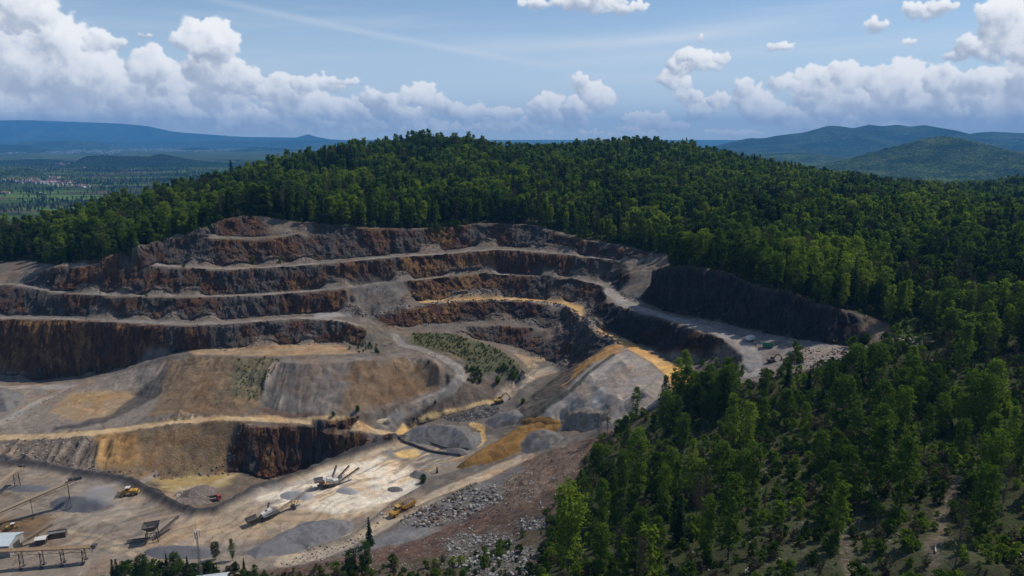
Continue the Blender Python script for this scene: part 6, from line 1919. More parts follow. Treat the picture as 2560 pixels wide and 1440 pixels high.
def screener(label, rear, front):
    r = thing('tracked_screener', label, 'screening machine')
    for y in (-1.2, 1.2):
        q = MB(); q.prism([(-2.2, 0.3), (-1.9, 0.02), (1.9, 0.02), (2.2, 0.3), (2.2, 0.6), (1.9, 0.9), (-1.9, 0.9), (-2.2, 0.6)], y - 0.25, y + 0.25); q.build('track', BLACK, r)
    q = MB(); q.box((-0.5, 0, 1.15), (11.0, 1.3, 0.45)); q.build('chassis', DARKST, r)
    q = MB()
    for s in (-1, 1):
        q.box((-5.2, s * 1.45, 2.5), (4.2, 0.1, 1.2), (s * -0.4, 0, 0))
    q.box((-7.3, 0, 2.4), (0.1, 2.7, 1.2), (0, -0.4, 0)); q.box((-5.2, 0, 1.9), (4.2, 2.2, 0.15)); q.build('feed_hopper', DARKST, r)
    q = MB(); q.box((0.2, 0, 2.9), (3.8, 1.9, 1.1), (0, -0.2, 0)); q.build('screen_box', WHITE, r)
    q = MB(); q.box((3.2, 0, 2.1), (2.4, 1.9, 1.4)); q.tube((3.4, 0.4, 2.8), (3.4, 0.4, 3.5), 0.1); q.build('engine_housing', STEEL, r)
    f, b = MB(), MB(); belt(f, b, (-3.2, 0, 1.6), (0.5, 0, 3.7), 1.0, 0.4); e = f.build('feed_conveyor', STEEL, r); b.build('belt', BLACK, e)
    f, b = MB(), MB(); belt(f, b, (3.6, 0, 1.5), (19.0, -0.4, 6.2), 0.9, 0.6); e = f.build('stacker_conveyor', STEEL, r); b.build('belt', BELT, e)
    g = MB()
    for s in (-0.45, 0.45):
        g.beam((13.5, s, 4.4), (11.0, s * 2.4, 0.4), 0.14); g.beam((10.0, s, 3.2), (11.0, s * 2.4, 0.4), 0.12)
    g.tube((11.0, -1.3, 0.45), (11.0, 1.3, 0.45), 0.45, n=12); g.box((10.6, 0, 1.2), (1.6, 1.0, 0.6)); g.build('stacker_undercarriage', DARKST, r)
    f, b = MB(), MB(); belt(f, b, (0.8, 0.9, 1.5), (3.6, 5.2, 3.4), 0.7, 0.4); e = f.build('side_conveyor', STEEL, r); b.build('belt', BLACK, e)
    q = MB(); q.box((0.2, -1.35, 2.0), (3.4, 0.7, 0.07))
    for i in range(5):
        q.beam((-1.4 + i * 0.8, -1.68, 2.0), (-1.4 + i * 0.8, -1.68, 3.0), 0.05)
    q.beam((-1.4, -1.68, 3.0), (1.8, -1.68, 3.0), 0.05); q.build('walkway', STEEL, r)
    return seat_on(r, rear, front)


def feeder(label, c, yaw):
    r = thing('feed_hopper', label, 'feed hopper')
    q = MB()
    for sx in (-1, 1):
        for sy in (-1, 1):
            q.beam((sx * 2.0, sy * 1.6, 0), (sx * 1.7, sy * 1.5, 4.2), 0.28)
    for sy in (-1, 1):
        q.beam((-2, sy * 1.6, 0.5), (1.8, sy * 1.5, 3.9), 0.15); q.beam((-1.8, sy * 1.5, 2.2), (1.8, sy * 1.5, 2.2), 0.18)
    q.build('support_frame', DARKST, r)
    q = MB()
    top, bot = [(-2.6, -2.2, 6.4), (2.6, -2.2, 6.4), (2.6, 2.2, 6.4), (-2.6, 2.2, 6.4)], [(-0.8, -0.7, 4.1), (0.8, -0.7, 4.1), (0.8, 0.7, 4.1), (-0.8, 0.7, 4.1)]
    q.add(top + bot, [(0, 1, 5, 4), (1, 2, 6, 5), (2, 3, 7, 6), (3, 0, 4, 7)])
    for i in range(4):
        q.beam(top[i], top[(i + 1) % 4], 0.2)
    q.build('bin', DARKST, r)
    q = MB(); q.box((0, 0, 5.3), (1.6, 1.4, 0.3)); q.build('stone_fill', H_GREY, r)
    for p0, p1 in (((0.6, 0.4, 1.4), (8.0, 6.5, 4.4)), ((-0.6, -0.3, 1.6), (-8.2, 1.2, 1.2))):
        f, b = MB(), MB(); belt(f, b, p0, p1, 0.9, 0.4); e = f.build('feed_conveyor', DARKST, r); b.build('belt', BLACK, e)
    p = Vector(hit(*c)); r.location = (p.x, p.y, float(h_top(p.x, p.y)) - 0.1); r.rotation_euler = (0, 0, yaw)
    return r


dump_truck('yellow articulated dump truck loaded with stone driving down the haul road', (1029, 1268), (984, 1292))
wheel_loader('yellow wheel loader with white cab roof crossing the left yard', (340, 1236), (303, 1240))
lorry('red-cabbed tipper lorry half hidden behind the dark earth bank', (512, 1258), (543, 1252)).scale = (0.85,) * 3
excavator('yellow excavator beside the bouldery rubble heap', (1236, 1010), (1262, 1002), scale=0.95)
excavator('brown dusty excavator digging at the ochre rock face', (1030, 753), (1052, 749), paint('dusty_orange', (0.30, 0.15, 0.06), 0.7, 0.6, (0.2, 0.14, 0.09)), 1.1)
mobile_crusher('off-white mobile crusher with radiating belts on the palest part of the yard', (822, 1216), R(22))
screener('dark tracked screener with one very long stacker belt', (632, 1312), (700, 1285))
feeder('dark steel feed hopper on a braced frame beside the blue-grey pile', (382, 1352), R(20))


# ---- sheds, hut, container, mast, walls
def shed(name, label, cat, c, yaw, L, W, H, roofh, wall, roof, door=True, sink=0.1, z=None):
    r = thing(name, label, cat)
    b = MB(); b.box((0, 0, H / 2), (L, W, H)); b.prism([(-L / 2, H), (L / 2, H), (L / 2, H + 0.02), (-L / 2, H + 0.02)], -W / 2, W / 2)
    vs = [(-L / 2, -W / 2, H), (-L / 2, W / 2, H), (-L / 2, 0, H + roofh), (L / 2, -W / 2, H), (L / 2, W / 2, H), (L / 2, 0, H + roofh)]
    b.add(vs, [(0, 1, 2), (3, 5, 4)]); b.build('wall', wall, r)
    q = MB(); o = 0.35
    k = roofh / (W / 2)
    for s in (-1, 1):
        vs = [(-L / 2 - o, 0, H + roofh + 0.05), (L / 2 + o, 0, H + roofh + 0.05), (L / 2 + o, s * (W / 2 + o), H - o * k + 0.05), (-L / 2 - o, s * (W / 2 + o), H - o * k + 0.05)]
        q.add(vs + [(x, y, z_ + 0.12) for x, y, z_ in vs], [(0, 1, 2, 3), (7, 6, 5, 4), (0, 4, 5, 1), (1, 5, 6, 2), (2, 6, 7, 3), (3, 7, 4, 0)])
    q.build('roof', roof, r)
    if door:
        q = MB(); q.box((L / 2 + 0.02, 0, H * 0.4), (0.06, W * 0.45, H * 0.8)); q.build('door', DARKST, r)
    p = Vector(hit(*c)); r.location = (p.x, p.y, (float(h_top(p.x, p.y)) if z is None else z) - sink); r.rotation_euler = (0, 0, yaw)
    return r


shed('shed', 'plant shed with pale sheet roof at the frame edge of the yard', 'shed', (2, 1378), R(5), 11, 8, 4.6, 1.3, paint('shed_cladding', (0.34, 0.35, 0.35), 0.6, 0.6, scale=0.8), ROOFM)
shed('hut', 'small white-roofed hut in the lower left yard', 'hut', (105, 1358), R(15), 3.0, 2.4, 2.3, 0.35, DARKST, WHITE)
shed('warehouse', 'building with pale roof at the bottom below the telecom mast', 'building', (530, 1470), R(12), 9, 6, 3.4, 1.4, CONC, ROOFM)
r = thing('container', 'dark rust-brown open container beside the white-roofed hut', 'container')
b = MB()
b.box((0, 0, 0.25), (6.0, 2.4, 0.2)); b.box((0, 1.15, 1.2), (6.0, 0.12, 2.0)); b.box((0, -1.15, 1.2), (6.0, 0.12, 2.0)); b.box((2.95, 0, 1.2), (0.12, 2.3, 2.0)); b.box((-2.95, 0, 1.2), (0.12, 2.3, 2.0))
for k in range(9):
    for s in (-1.23, 1.23):
        b.box((-2.6 + k * 0.65, s, 1.2), (0.16, 0.08, 1.9))
b.build('body', paint('rust_brown', (0.075, 0.048, 0.036), 0.8, 0.5), r)
b = MB(); b.box((0, 0, 1.6), (5.8, 2.1, 0.5)); b.build('scrap_fill', H_GREY, r)
p = hit(143, 1343); r.location = (p[0], p[1], float(h_top(p[0], p[1])) - 0.05); r.rotation_euler = (0, 0, R(18))
r = thing('skip', 'green skip on the gravel flat under the shaded wall', 'skip')
b = MB(); b.prism([(-2.6, 1.7), (-1.8, 0.2), (1.8, 0.2), (2.6, 1.7), (2.4, 1.7), (1.7, 0.35), (-1.7, 0.35), (-2.4, 1.7)], -1.1, 1.1)
for s in (-1.1, 1.02):
    b.prism([(-2.6, 1.7), (-1.8, 0.2), (1.8, 0.2), (2.6, 1.7)], s, s + 0.08)
b.build('body', GREENP, r)
b = MB(); b.beam((-2.6, -1.15, 1.7), (2.6, -1.15, 1.7), 0.14); b.beam((-2.6, 1.15, 1.7), (2.6, 1.15, 1.7), 0.14); b.build('rim', GREENP, r)
p = hit(1919, 869); r.location = (p[0], p[1], float(h_top(p[0], p[1]))); r.rotation_euler = (0, 0, R(-10)); r.scale = (1.0,) * 3
r = thing('compressor', 'white portable compressor by the foot of the shaded wall', 'compressor')
b = MB(); b.prism([(-1.6, 0.6), (1.6, 0.6), (1.6, 1.7), (1.3, 2.0), (-1.4, 2.0), (-1.6, 1.7)], -0.9, 0.9); b.build('housing', WHITE, r)
b = MB(); b.beam((1.6, 0, 0.7), (3.0, 0, 0.5), 0.12); b.build('drawbar', DARKST, r)
add_wheels(r, [(0, 0.95), (0, -0.95)], 0.4, 0.25, STEEL)
p = hit(1876, 852); r.location = (p[0], p[1], float(h_top(p[0], p[1]))); r.rotation_euler = (0, 0, R(30)); r.scale = (1.2,) * 3
excavator('dark small excavator parked at the end of the gravel road', (1920, 908), (1940, 903), DARKST, 0.7)
wheel_loader('small yellow loader beside the brown heap near the shed', (26, 1324), (42, 1322)).scale = (0.7,) * 3

r = thing('telecom_mast', 'slender grey lattice telecom mast with panel antennas in front of the yard', 'mast')
gx_, gy_, gz_ = PD(503, 1442, 178.0)
zt = PD(503, 1318, 178.0)[2]
gz_ = float(h_top(gx_, gy_))
Hm = zt - gz_
b = MB()
for k in range(3):
    a = 2 * math.pi * k / 3
    b.tube((0.55 * math.cos(a), 0.55 * math.sin(a), -0.3), (0.22 * math.cos(a), 0.22 * math.sin(a), Hm - 1.5), 0.07, 0.05, 6)
n = 16
for i in range(n):
    for k in range(3):
        a, a2 = 2 * math.pi * k / 3, 2 * math.pi * (k + 1) / 3
        f0, f1 = i / n, (i + 1) / n
        r0, r1 = 0.55 - 0.33 * f0, 0.55 - 0.33 * f1
        b.beam((r0 * math.cos(a), r0 * math.sin(a), f0 * (Hm - 1.5)), (r1 * math.cos(a2), r1 * math.sin(a2), f1 * (Hm - 1.5)), 0.05)
b.build('lattice_pole', STEEL, r)
b = MB(); b.tube((0, 0, Hm - 1.6), (0, 0, Hm + 2.6), 0.05, 0.02, 6); b.build('whip_antenna', STEEL, r)
for k in range(3):
    a = 2 * math.pi * k / 3 + 0.5
    b = MB(); b.box((0.75 * math.cos(a), 0.75 * math.sin(a), Hm - 2.2), (0.16, 0.36, 2.3), (0, 0, a)); b.beam((0, 0, Hm - 1.6), (0.7 * math.cos(a), 0.7 * math.sin(a), Hm - 1.6), 0.06); b.beam((0, 0, Hm - 2.9), (0.7 * math.cos(a), 0.7 * math.sin(a), Hm - 2.9), 0.06)
    b.build('panel_antenna', WHITE, r)
b = MB(); b.box((0, 0, 0.2), (2.2, 2.2, 0.7)); b.build('footing', CONC, r)
r.location = (gx_, gy_, gz_)


def block_wall(label, a, c, h, th=0.7):
    p, q = Vector(hit(*a)), Vector(hit(*c))
    L = (q - p).length
    r = thing('block_wall', label, 'wall', (p.x, p.y, float(h_top(p.x, p.y)) - 0.2), math.atan2(q.y - p.y, q.x - p.x))
    b = MB()
    n = int(L / 1.6)
    rr = random.Random(int(L))
    for i in range(n):
        for k in range(2):
            x = (i + 0.5 + 0.5 * (k % 2)) * L / n
            z = float(h_top(*(p + (q - p) * min(1, x / L)).xy)) - float(h_top(p.x, p.y))
            b.box((x, rr.uniform(-0.05, 0.05), z + (k + 0.5) * h / 2 + 0.1), (L / n - 0.04, th * (1 - 0.08 * k), h / 2 - 0.02))
    b.build('blocks', CONC, r)


block_wall('upper dark block wall between the gravel pile and the orange puddle strip', (1026, 1094), (1168, 1124), 1.2)
block_wall('lower long dark block wall in front of the orange puddle strip', (994, 1101), (1150, 1140), 1.2)

# ---- fallen logs, a dead snag, boulders
LOG = paint('weathered_log', (0.42, 0.37, 0.30), 0.9, 0.3, (0.2, 0.16, 0.12))
for a, c, rd, lb in [((2338, 1392), (2352, 1364), 0.16, 'pale bowed log beside the forked dirt track'), ((2412, 1222), (2432, 1204), 0.16, 'straight pale log across the fork of the dirt track'), ((2425, 1236), (2428, 1222), 0.14, 'short pale log at the fork of the track'),
                     ((1506, 1300), (1526, 1312), 0.14, 'thin whitish pole lying on the brush right of the bright green tree'), ((2208, 1330), (2216, 1345), 0.13, 'short log beside the dead snag'), ((2240, 1335), (2262, 1352), 0.10, 'thin branch lying right of the dead snag'),
                     ((1862, 1442), (1870, 1428), 0.15, 'short white log at the bottom edge of the wood'), ((2530, 1370), (2556, 1395), 0.12, 'thin pale branch at the lower right corner')]:
    p, q = Vector(hit(*a)), Vector(hit(*c))
    d = q - p
    b = MB()
    m_ = 5
    prev = None
    for i in range(m_):
        f0, f1 = i / m_, (i + 1) / m_
        s0, s1 = math.sin(f0 * math.pi) * 0.08 * d.length, math.sin(f1 * math.pi) * 0.08 * d.length
        nn = Vector((-d.y, d.x, 0)).normalized()
        u0, u1 = d * f0 + nn * s0, d * f1 + nn * s1
        for u in (u0, u1):
            u.z = float(h_top(p.x + u.x, p.y + u.y)) - p.z + rd + 0.12
        b.tube(u0, u1, rd * (1 - 0.4 * f0), rd * (1 - 0.4 * f1), 7, cap=(i in (0, m_ - 1)))
    b.tube(d * 0.4 + Vector((0, 0, rd)), d * 0.45 + Vector((0.3, 0.4, 0.7)), rd * 0.4, rd * 0.15, 5)
    me = b.mesh('fallen_log', LOG)
    o = bpy.data.objects.new('fallen_log', me); COL.objects.link(o); o.location = p
    tag(o, lb, 'log')
p = Vector(hit(2188, 1328))
tv, tf = tube_mesh([[((0, 0, -0.2), 0.16), ((0.1, 0, 2.5), 0.13), ((0.05, 0.1, 5.5), 0.06)], [((0.08, 0, 2.2), 0.06), ((0.9, 0.3, 3.2), 0.015)], [((0.08, 0, 3.4), 0.05), ((-0.7, 0.2, 4.3), 0.012)], [((0.06, 0, 4.2), 0.04), ((0.5, -0.4, 5.0), 0.01)]], 7)
o = bpy.data.objects.new('dead_snag', raw_mesh('dead_snag', tv, tf, M_BARK)); COL.objects.link(o); o.location = p
tag(o, 'bare broken dead trunk standing alone in the clearing', 'dead tree')


def stone_meshes():
    col = bpy.data.collections.new("loose_stones")
    mats = [heap_material('stone_pale', (0.33, 0.318, 0.30), 0.25), heap_material('stone_grey', (0.150, 0.142, 0.140), 0.3), heap_material('stone_brown', (0.115, 0.08, 0.058), 0.3)]
    for v in range(9):
        bm = bmesh.new(); bmesh.ops.create_icosphere(bm, subdivisions=2, radius=0.5)
        rr = random.Random(v); pl = [Vector((rr.gauss(0, 1), rr.gauss(0, 1), rr.gauss(0, 1))).normalized() for _ in range(7)]
        for q in bm.verts:
            for n_ in pl:
                e = q.co.dot(n_) - 0.32
                if e > 0:
                    q.co -= n_ * e
            q.co.z *= 0.8
        me = bpy.data.meshes.new('stone'); bm.to_mesh(me); bm.free(); me.materials.append(mats[v % 3])
        o = bpy.data.objects.new('%02d_stone' % v, me); col.objects.link(o)
    return col


FAR_TREES = FAR
FAR = stone_meshes()
sx_, sy_, ss_, sk_ = [], [], [], []


def stones(poly, n, s0, s1, kinds, power=2.2):
    w = hits(poly); xs = [q[0] for q in w]; ys = [q[1] for q in w]
    a = rgf.uniform(min(xs), max(xs), n * 8); b = rgf.uniform(min(ys), max(ys), n * 8)
    m = inside(w, a, b) & (rgf.uniform(size=n * 8) < np.clip(0.5 + 1.6 * fbm(a * 0.15, b * 0.15, 15.0, 3), 0.05, 1)); a, b = a[m][:n], b[m][:n]
    sx_.append(a); sy_.append(b); ss_.append(s0 + (s1 - s0) * rgf.uniform(size=len(a)) ** power); sk_.append(rgf.choice([v for v in range(9) if v % 3 in kinds], len(a)))


def stone_line(world, hw, n, s0, s1, kinds):
    w = np.array(dense(world, 0.5)); i = rgf.integers(0, len(w), n)
    sx_.append(w[i, 0] + rgf.normal(0, hw, n)); sy_.append(w[i, 1] + rgf.normal(0, hw, n)); ss_.append(s0 + (s1 - s0) * rgf.uniform(size=n) ** 2.2); sk_.append(rgf.choice([v for v in range(9) if v % 3 in kinds], n))


stones([(1120, 1345), (1240, 1330), (1330, 1370), (1340, 1440), (1190, 1445), (1110, 1400)], 700, 0.25, 1.3, (0, 0, 1))
stones([(1300, 1300), (1390, 1285), (1390, 1322), (1310, 1335)], 160, 0.25, 1.2, (0, 1))
stones([(1000, 1292), (1100, 1248), (1235, 1210), (1262, 1250), (1130, 1312), (1010, 1322)], 900, 0.2, 1.7, (0, 1, 1, 2), 3.0)
stones([(1060, 1270), (1180, 1215), (1190, 1222), (1080, 1278)], 120, 0.3, 1.2, (1, 2))
stones([(1300, 1170), (1460, 1110), (1480, 1160), (1400, 1260), (1300, 1300), (1250, 1260)], 450, 0.2, 0.9, (0, 1, 2, 2))
stones([(900, 1390), (1100, 1330), (1240, 1270), (1330, 1330), (1200, 1400), (900, 1425)], 500, 0.2, 0.8, (0, 1, 2))
stones([(900, 715), (1000, 715), (1030, 745), (1010, 775), (900, 790), (860, 785), (890, 750)], 260, 0.2, 1.0, (1, 2, 2))
stones([(-40, 1102), (230, 1094), (240, 1178), (100, 1158), (-40, 1156)], 380, 0.25, 1.1, (0, 1, 2))
stones([(600, 1075), (640, 1065), (625, 1110), (590, 1160), (560, 1150)], 220, 0.4, 1.6, (0, 1))
stones([(960, 905), (1110, 880), (1120, 890), (1000, 935)], 60, 0.3, 0.9, (1,))
stones([(1990, 872), (2110, 868), (2120, 898), (2010, 925), (1955, 932)], 260, 0.25, 1.0, (1, 2))
stones([(1110, 1046), (1150, 1026), (1200, 1016), (1250, 1018), (1255, 1032), (1200, 1046)], 150, 0.5, 1.7, (1,))
stones([(430, 1255), (470, 1225), (540, 1222), (545, 1244), (500, 1262)], 260, 0.25, 0.9, (0, 2))
stones([(660, 1400), (760, 1372), (930, 1350), (900, 1385), (720, 1415)], 200, 0.25, 0.9, (0, 1))
stones([(1440, 1150), (1900, 1050), (2560, 1300), (2560, 1440), (1450, 1440)], 900, 0.15, 0.55, (0, 1))
stone_line(WL['crestA'], 1.1, 700, 0.4, 1.7, (1, 1, 2))
for nm, hw, n in (('toeC', 1.6, 500), ('toe2', 1.6, 700), ('toe3', 1.6, 700), ('toe4', 1.8, 600), ('cliff1_toe', 2.0, 450), ('toeD', 1.5, 200), ('toe5', 1.5, 120), ('pit_foot', 1.8, 200)):
    stone_line(WL[nm], hw, n, 0.3, 1.4, (1, 1, 2))
stone_line(hits([(10, 1056), (70, 1024), (140, 990), (178, 972)]), 0.4, 60, 0.5, 1.0, (0, 1))
stone_line(hits([(800, 1378), (900, 1348), (985, 1268)]), 0.8, 60, 0.4, 1.1, (0, 1))
sx_, sy_, ss_, sk_ = [np.concatenate(q) for q in (sx_, sy_, ss_, sk_)]
scatter('rubble', 'loose broken stones strewn over benches and slopes', np.stack([sx_, sy_, h_top(sx_, sy_) + ss_ * 0.12], 1), sk_, np.zeros(len(sx_)), rgf.uniform(0, 6.28, len(sx_)), ss_)
FAR = FAR_TREES

# ------------------------------------------------------------------ the country beyond
def far_wood_material(name, c0, c1, c2, s):
    m, t = new_mat(name)
    out = t.n('ShaderNodeOutputMaterial'); bs = t.n('ShaderNodeBsdfDiffuse'); t.link(bs.outputs[0], out.inputs[0])
    pos = t.n('ShaderNodeNewGeometry').outputs['Position']
    n = t.noise(pos, 1.0 / (s * 16), 5, 0.62); n2 = t.n('ShaderNodeTexVoronoi', inp={'Vector': pos, 'Scale': 1.0 / s})
    f = t.m('ADD', t.m('MULTIPLY', n, 1.5), t.m('MULTIPLY', t.n('ShaderNodeSeparateColor', inp={0: n2.outputs['Color']}).outputs[0], 0.5))
    c = t.ramp(t.m('MULTIPLY_ADD', t.m('SUBTRACT', f, 1.0), 1.5, 0.5), [(0.0, c0), (0.5, c1), (1.0, c2)])
    t.set(bs, 'Color', c)
    bp = t.n('ShaderNodeBump', inp={'Strength': 1.0, 'Distance': s * 0.6, 'Height': t.m('SUBTRACT', 1.0, n2.outputs['Distance'])})
    t.link(bp.outputs[0], bs.inputs['Normal'])
    return m


M_FARW = far_wood_material('distant_wood', (0.010, 0.019, 0.008), (0.034, 0.056, 0.017), (0.100, 0.128, 0.034), 10.0)
M_FARW2 = far_wood_material('remote_wood', (0.008, 0.016, 0.008), (0.026, 0.044, 0.016), (0.075, 0.095, 0.034), 30.0)
M_FARD = far_wood_material('dark_conifer_wood', (0.010, 0.020, 0.012), (0.018, 0.032, 0.014), (0.030, 0.050, 0.018), 14.0)
PLAIN_Z = -30.0


def hill(name, label, crest, Y, base_z, depth, mat, cols, rows, spur=0.25, seed=0.0, canopy=0.0, back=0.6):
    pts = [PD(px, py, Y) for px, py in crest]
    xs = np.linspace(pts[0][0], pts[-1][0], cols)
    zc = np.interp(xs, [q[0] for q in pts], [q[2] for q in pts])
    k = np.convolve(np.pad(zc, 3, mode='edge'), np.ones(7) / 7, 'valid')
    zc = 0.5 * zc + 0.5 * k
    zc = np.maximum(zc, base_z - 4)
    s = np.concatenate([np.linspace(1, 0, rows), np.linspace(0, -1, rows // 3)[1:]])
    S, Xg = np.meshgrid(s, xs, indexing='ij')
    Zc = np.broadcast_to(zc, S.shape)
    span_ = pts[-1][0] - pts[0][0]
    n = fbm(Xg / depth * 2.2 + seed, S * 1.1, seed, 5, 0.55)
    ridge = 1 - 2 * np.abs(fbm(Xg / depth * 1.6 + seed, S * 0.35, seed + 3, 4))
    a = np.clip(np.abs(S) + spur * (ridge * 0.7 + n) * np.minimum(1, np.abs(S) * 3) * (1 - np.abs(S) * 0.5), 0, 1)
    prof = (1 - a) ** 1.25 * 0.75 + 0.25 * (0.5 + 0.5 * np.cos(np.pi * a))
    Zg = base_z - 4 + (Zc - base_z + 4) * prof
    if canopy:
        Zg = Zg + canopy * (np.abs(fbm(Xg / 16, S * depth / 16, seed, 3)) * 2 - 0.3) * (np.abs(S) < 0.97)
    Yg = Y - S * np.where(S > 0, depth, depth * back)
    co = np.stack([Xg, Yg, Zg], -1).reshape(-1, 3)
    ny, nx = S.shape
    id_ = np.arange(ny * nx).reshape(ny, nx)
    q = np.stack([id_[:-1, :-1], id_[:-1, 1:], id_[1:, 1:], id_[1:, :-1]], -1).reshape(-1, 4)
    o = bpy.data.objects.new(name, raw_mesh(name, co, q, mat)); COL.objects.link(o)
    return set_kind(o, 'structure', label)


hill('mountain', 'blue wooded mountain ridge with a mast on its top', [(1650, 400), (1779, 367), (1872, 345), (1910, 346), (1941, 339), (2010, 331), (2072, 314), (2097, 315), (2135, 321), (2172, 311), (2207, 316), (2244, 311), (2272, 317), (2316, 312), (2363, 331),
     (2416, 336), (2447, 331), (2479, 329), (2560, 333), (2700, 330), (2900, 350)], 8200, -60, 3200, M_FARW2, 260, 60, 0.32, 2.0)
hill('hill', 'dark wooded foothill below the blue mountain', [(1700, 420), (1857, 389), (1947, 383), (2041, 382), (2104, 396), (2180, 410), (2300, 420), (2500, 430)], 5200, -70, 1500, M_FARW, 200, 60, 0.3, 5.0, 4.0)
hill('hill', 'rounded wooded hill in front of the blue mountain', [(1850, 450), (1950, 436), (2041, 418), (2119, 398), (2229, 367), (2307, 348), (2347, 341), (2385, 343), (2432, 354), (2463, 370), (2560, 382), (2700, 392), (2850, 420)], 3500, -60, 1500, M_FARW, 300, 190, 0.28, 9.0, 11.0)
hill('mountain', 'pale blue mountain range on the far left', [(-500, 305), (-200, 303), (0, 301), (60, 300), (200, 305), (300, 309), (370, 315), (430, 329), (520, 336), (600, 342), (680, 343), (760, 344), (870, 351), (1000, 353), (1300, 356)], 17000, PLAIN_Z, 2600, M_FARW2, 240, 40, 0.3, 12.0)
hill('hill', 'low blue hills before the far range', [(-300, 350), (0, 352), (150, 350), (300, 356), (450, 354), (600, 352), (760, 350), (900, 354), (1100, 358)], 13800, PLAIN_Z, 1500, M_FARW2, 160, 24, 0.4, 15.0)
hill('mountain', 'tiny remote peak above the far range', [(690, 350), (735, 345), (758, 339), (771, 335), (786, 341), (830, 349), (870, 352)], 16800, PLAIN_Z, 900, M_FARW2, 60, 16, 0.2, 18.0)
hill('hill', 'long low wooded hill beyond the town', [(30, 373), (64, 353), (120, 354), (188, 350), (225, 354), (269, 361), (316, 371), (330, 374)], 10600, PLAIN_Z, 950, M_FARW2, 120, 24, 0.3, 21.0)
hill('hill', 'low wooded rise left of the town', [(-200, 356), (0, 361), (60, 363), (110, 371), (135, 378)], 8500, PLAIN_Z, 700, M_FARD, 80, 20, 0.3, 24.0)
hill('hill', 'small wooded rise behind the town blocks', [(445, 377), (465, 370), (487, 368), (537, 372), (575, 377)], 9900, PLAIN_Z, 480, M_FARD, 60, 16, 0.3, 27.0)
hill('hill', 'wooded rise at the edge of the near ridge', [(575, 379), (610, 371), (638, 366), (688, 369), (732, 372), (800, 377)], 9200, PLAIN_Z, 600, M_FARW2, 60, 16, 0.3, 30.0)
hill('hill', 'dark conifer-covered low ridge across the plain', [(178, 420), (190, 404), (218, 389), (255, 388), (302, 390), (370, 391), (403, 384), (430, 389), (470, 397), (537, 405), (640, 412), (760, 420)], 4300, PLAIN_Z, 290, M_FARD, 220, 40, 0.3, 33.0, 6.0)
hill('hill', 'low wooded rise on the near edge of the plain', [(-120, 428), (0, 425), (55, 419), (85, 424), (105, 434), (118, 447)], 3000, PLAIN_Z, 240, M_FARW, 120, 40, 0.3, 36.0, 5.0)
hill('hill', 'tree belt along the middle of the plain', [(-100, 404), (10, 402), (60, 398), (110, 397), (150, 400), (180, 404)], 4800, PLAIN_Z, 180, M_FARD, 120, 20, 0.3, 39.0, 8.0)


def plain():
    m, t = new_mat('plain')
    out = t.n('ShaderNodeOutputMaterial'); bs = t.n('ShaderNodeBsdfDiffuse'); t.link(bs.outputs[0], out.inputs[0])
    pos = t.n('ShaderNodeNewGeometry').outputs['Position']
    mp = t.n('ShaderNodeMapping', inp={'Vector': pos, 'Rotation': (0, 0, 0.5), 'Scale': (1 / 290, 1 / 90, 0)})
    vo = t.n('ShaderNodeTexVoronoi', inp={'Vector': mp.outputs[0], 'Scale': 1.0})
    f = t.n('ShaderNodeSeparateColor', inp={0: vo.outputs['Color']}).outputs[0]
    c = t.ramp(f, [(0.0, (0.040, 0.066, 0.018)), (0.25, (0.070, 0.120, 0.026)), (0.5, (0.085, 0.075, 0.045)), (0.7, (0.045, 0.060, 0.024)), (0.9, (0.095, 0.150, 0.034)), (1.0, (0.11, 0.10, 0.07))], 'CONSTANT')
    mp2 = t.n('ShaderNodeMapping', inp={'Vector': pos, 'Scale': (1 / 600, 1 / 280, 0)})
    w = t.step(t.noise(mp2.outputs[0], 1.0, 6, 0.62), 0.53, 0.60)
    c = t.mix(w, c, (0.030, 0.036, 0.018))
    mp3 = t.n('ShaderNodeMapping', inp={'Vector': pos, 'Scale': (1 / 180, 1 / 42, 0)})
    h = t.step(t.noise(mp3.outputs[0], 1.0, 5, 0.65), 0.54, 0.60)
    c = t.mix(h, c, (0.018, 0.030, 0.013))
    t.set(bs, 'Color', c)
    # one sheet, finer close by
    r = np.concatenate([[0], np.geomspace(300, 60000, 60)]); a = np.linspace(0, 2 * np.pi, 97)[:-1]
    co = [(0, 900, PLAIN_Z)] + [(rr * math.cos(q), 900 + rr * math.sin(q), PLAIN_Z) for rr in r[1:] for q in a]
    n = len(a)
    fs = [(1 + k * n + i, 1 + k * n + (i + 1) % n, 1 + (k + 1) * n + (i + 1) % n, 1 + (k + 1) * n + i) for k in range(len(r) - 2) for i in range(n)]
    o = bpy.data.objects.new('plain', raw_mesh('plain', np.array(co)[1:], np.array(fs) - 1, m)); COL.objects.link(o)
    # close the middle
    set_kind(o, 'structure', 'wide green marsh plain with fields and hedges')


plain()

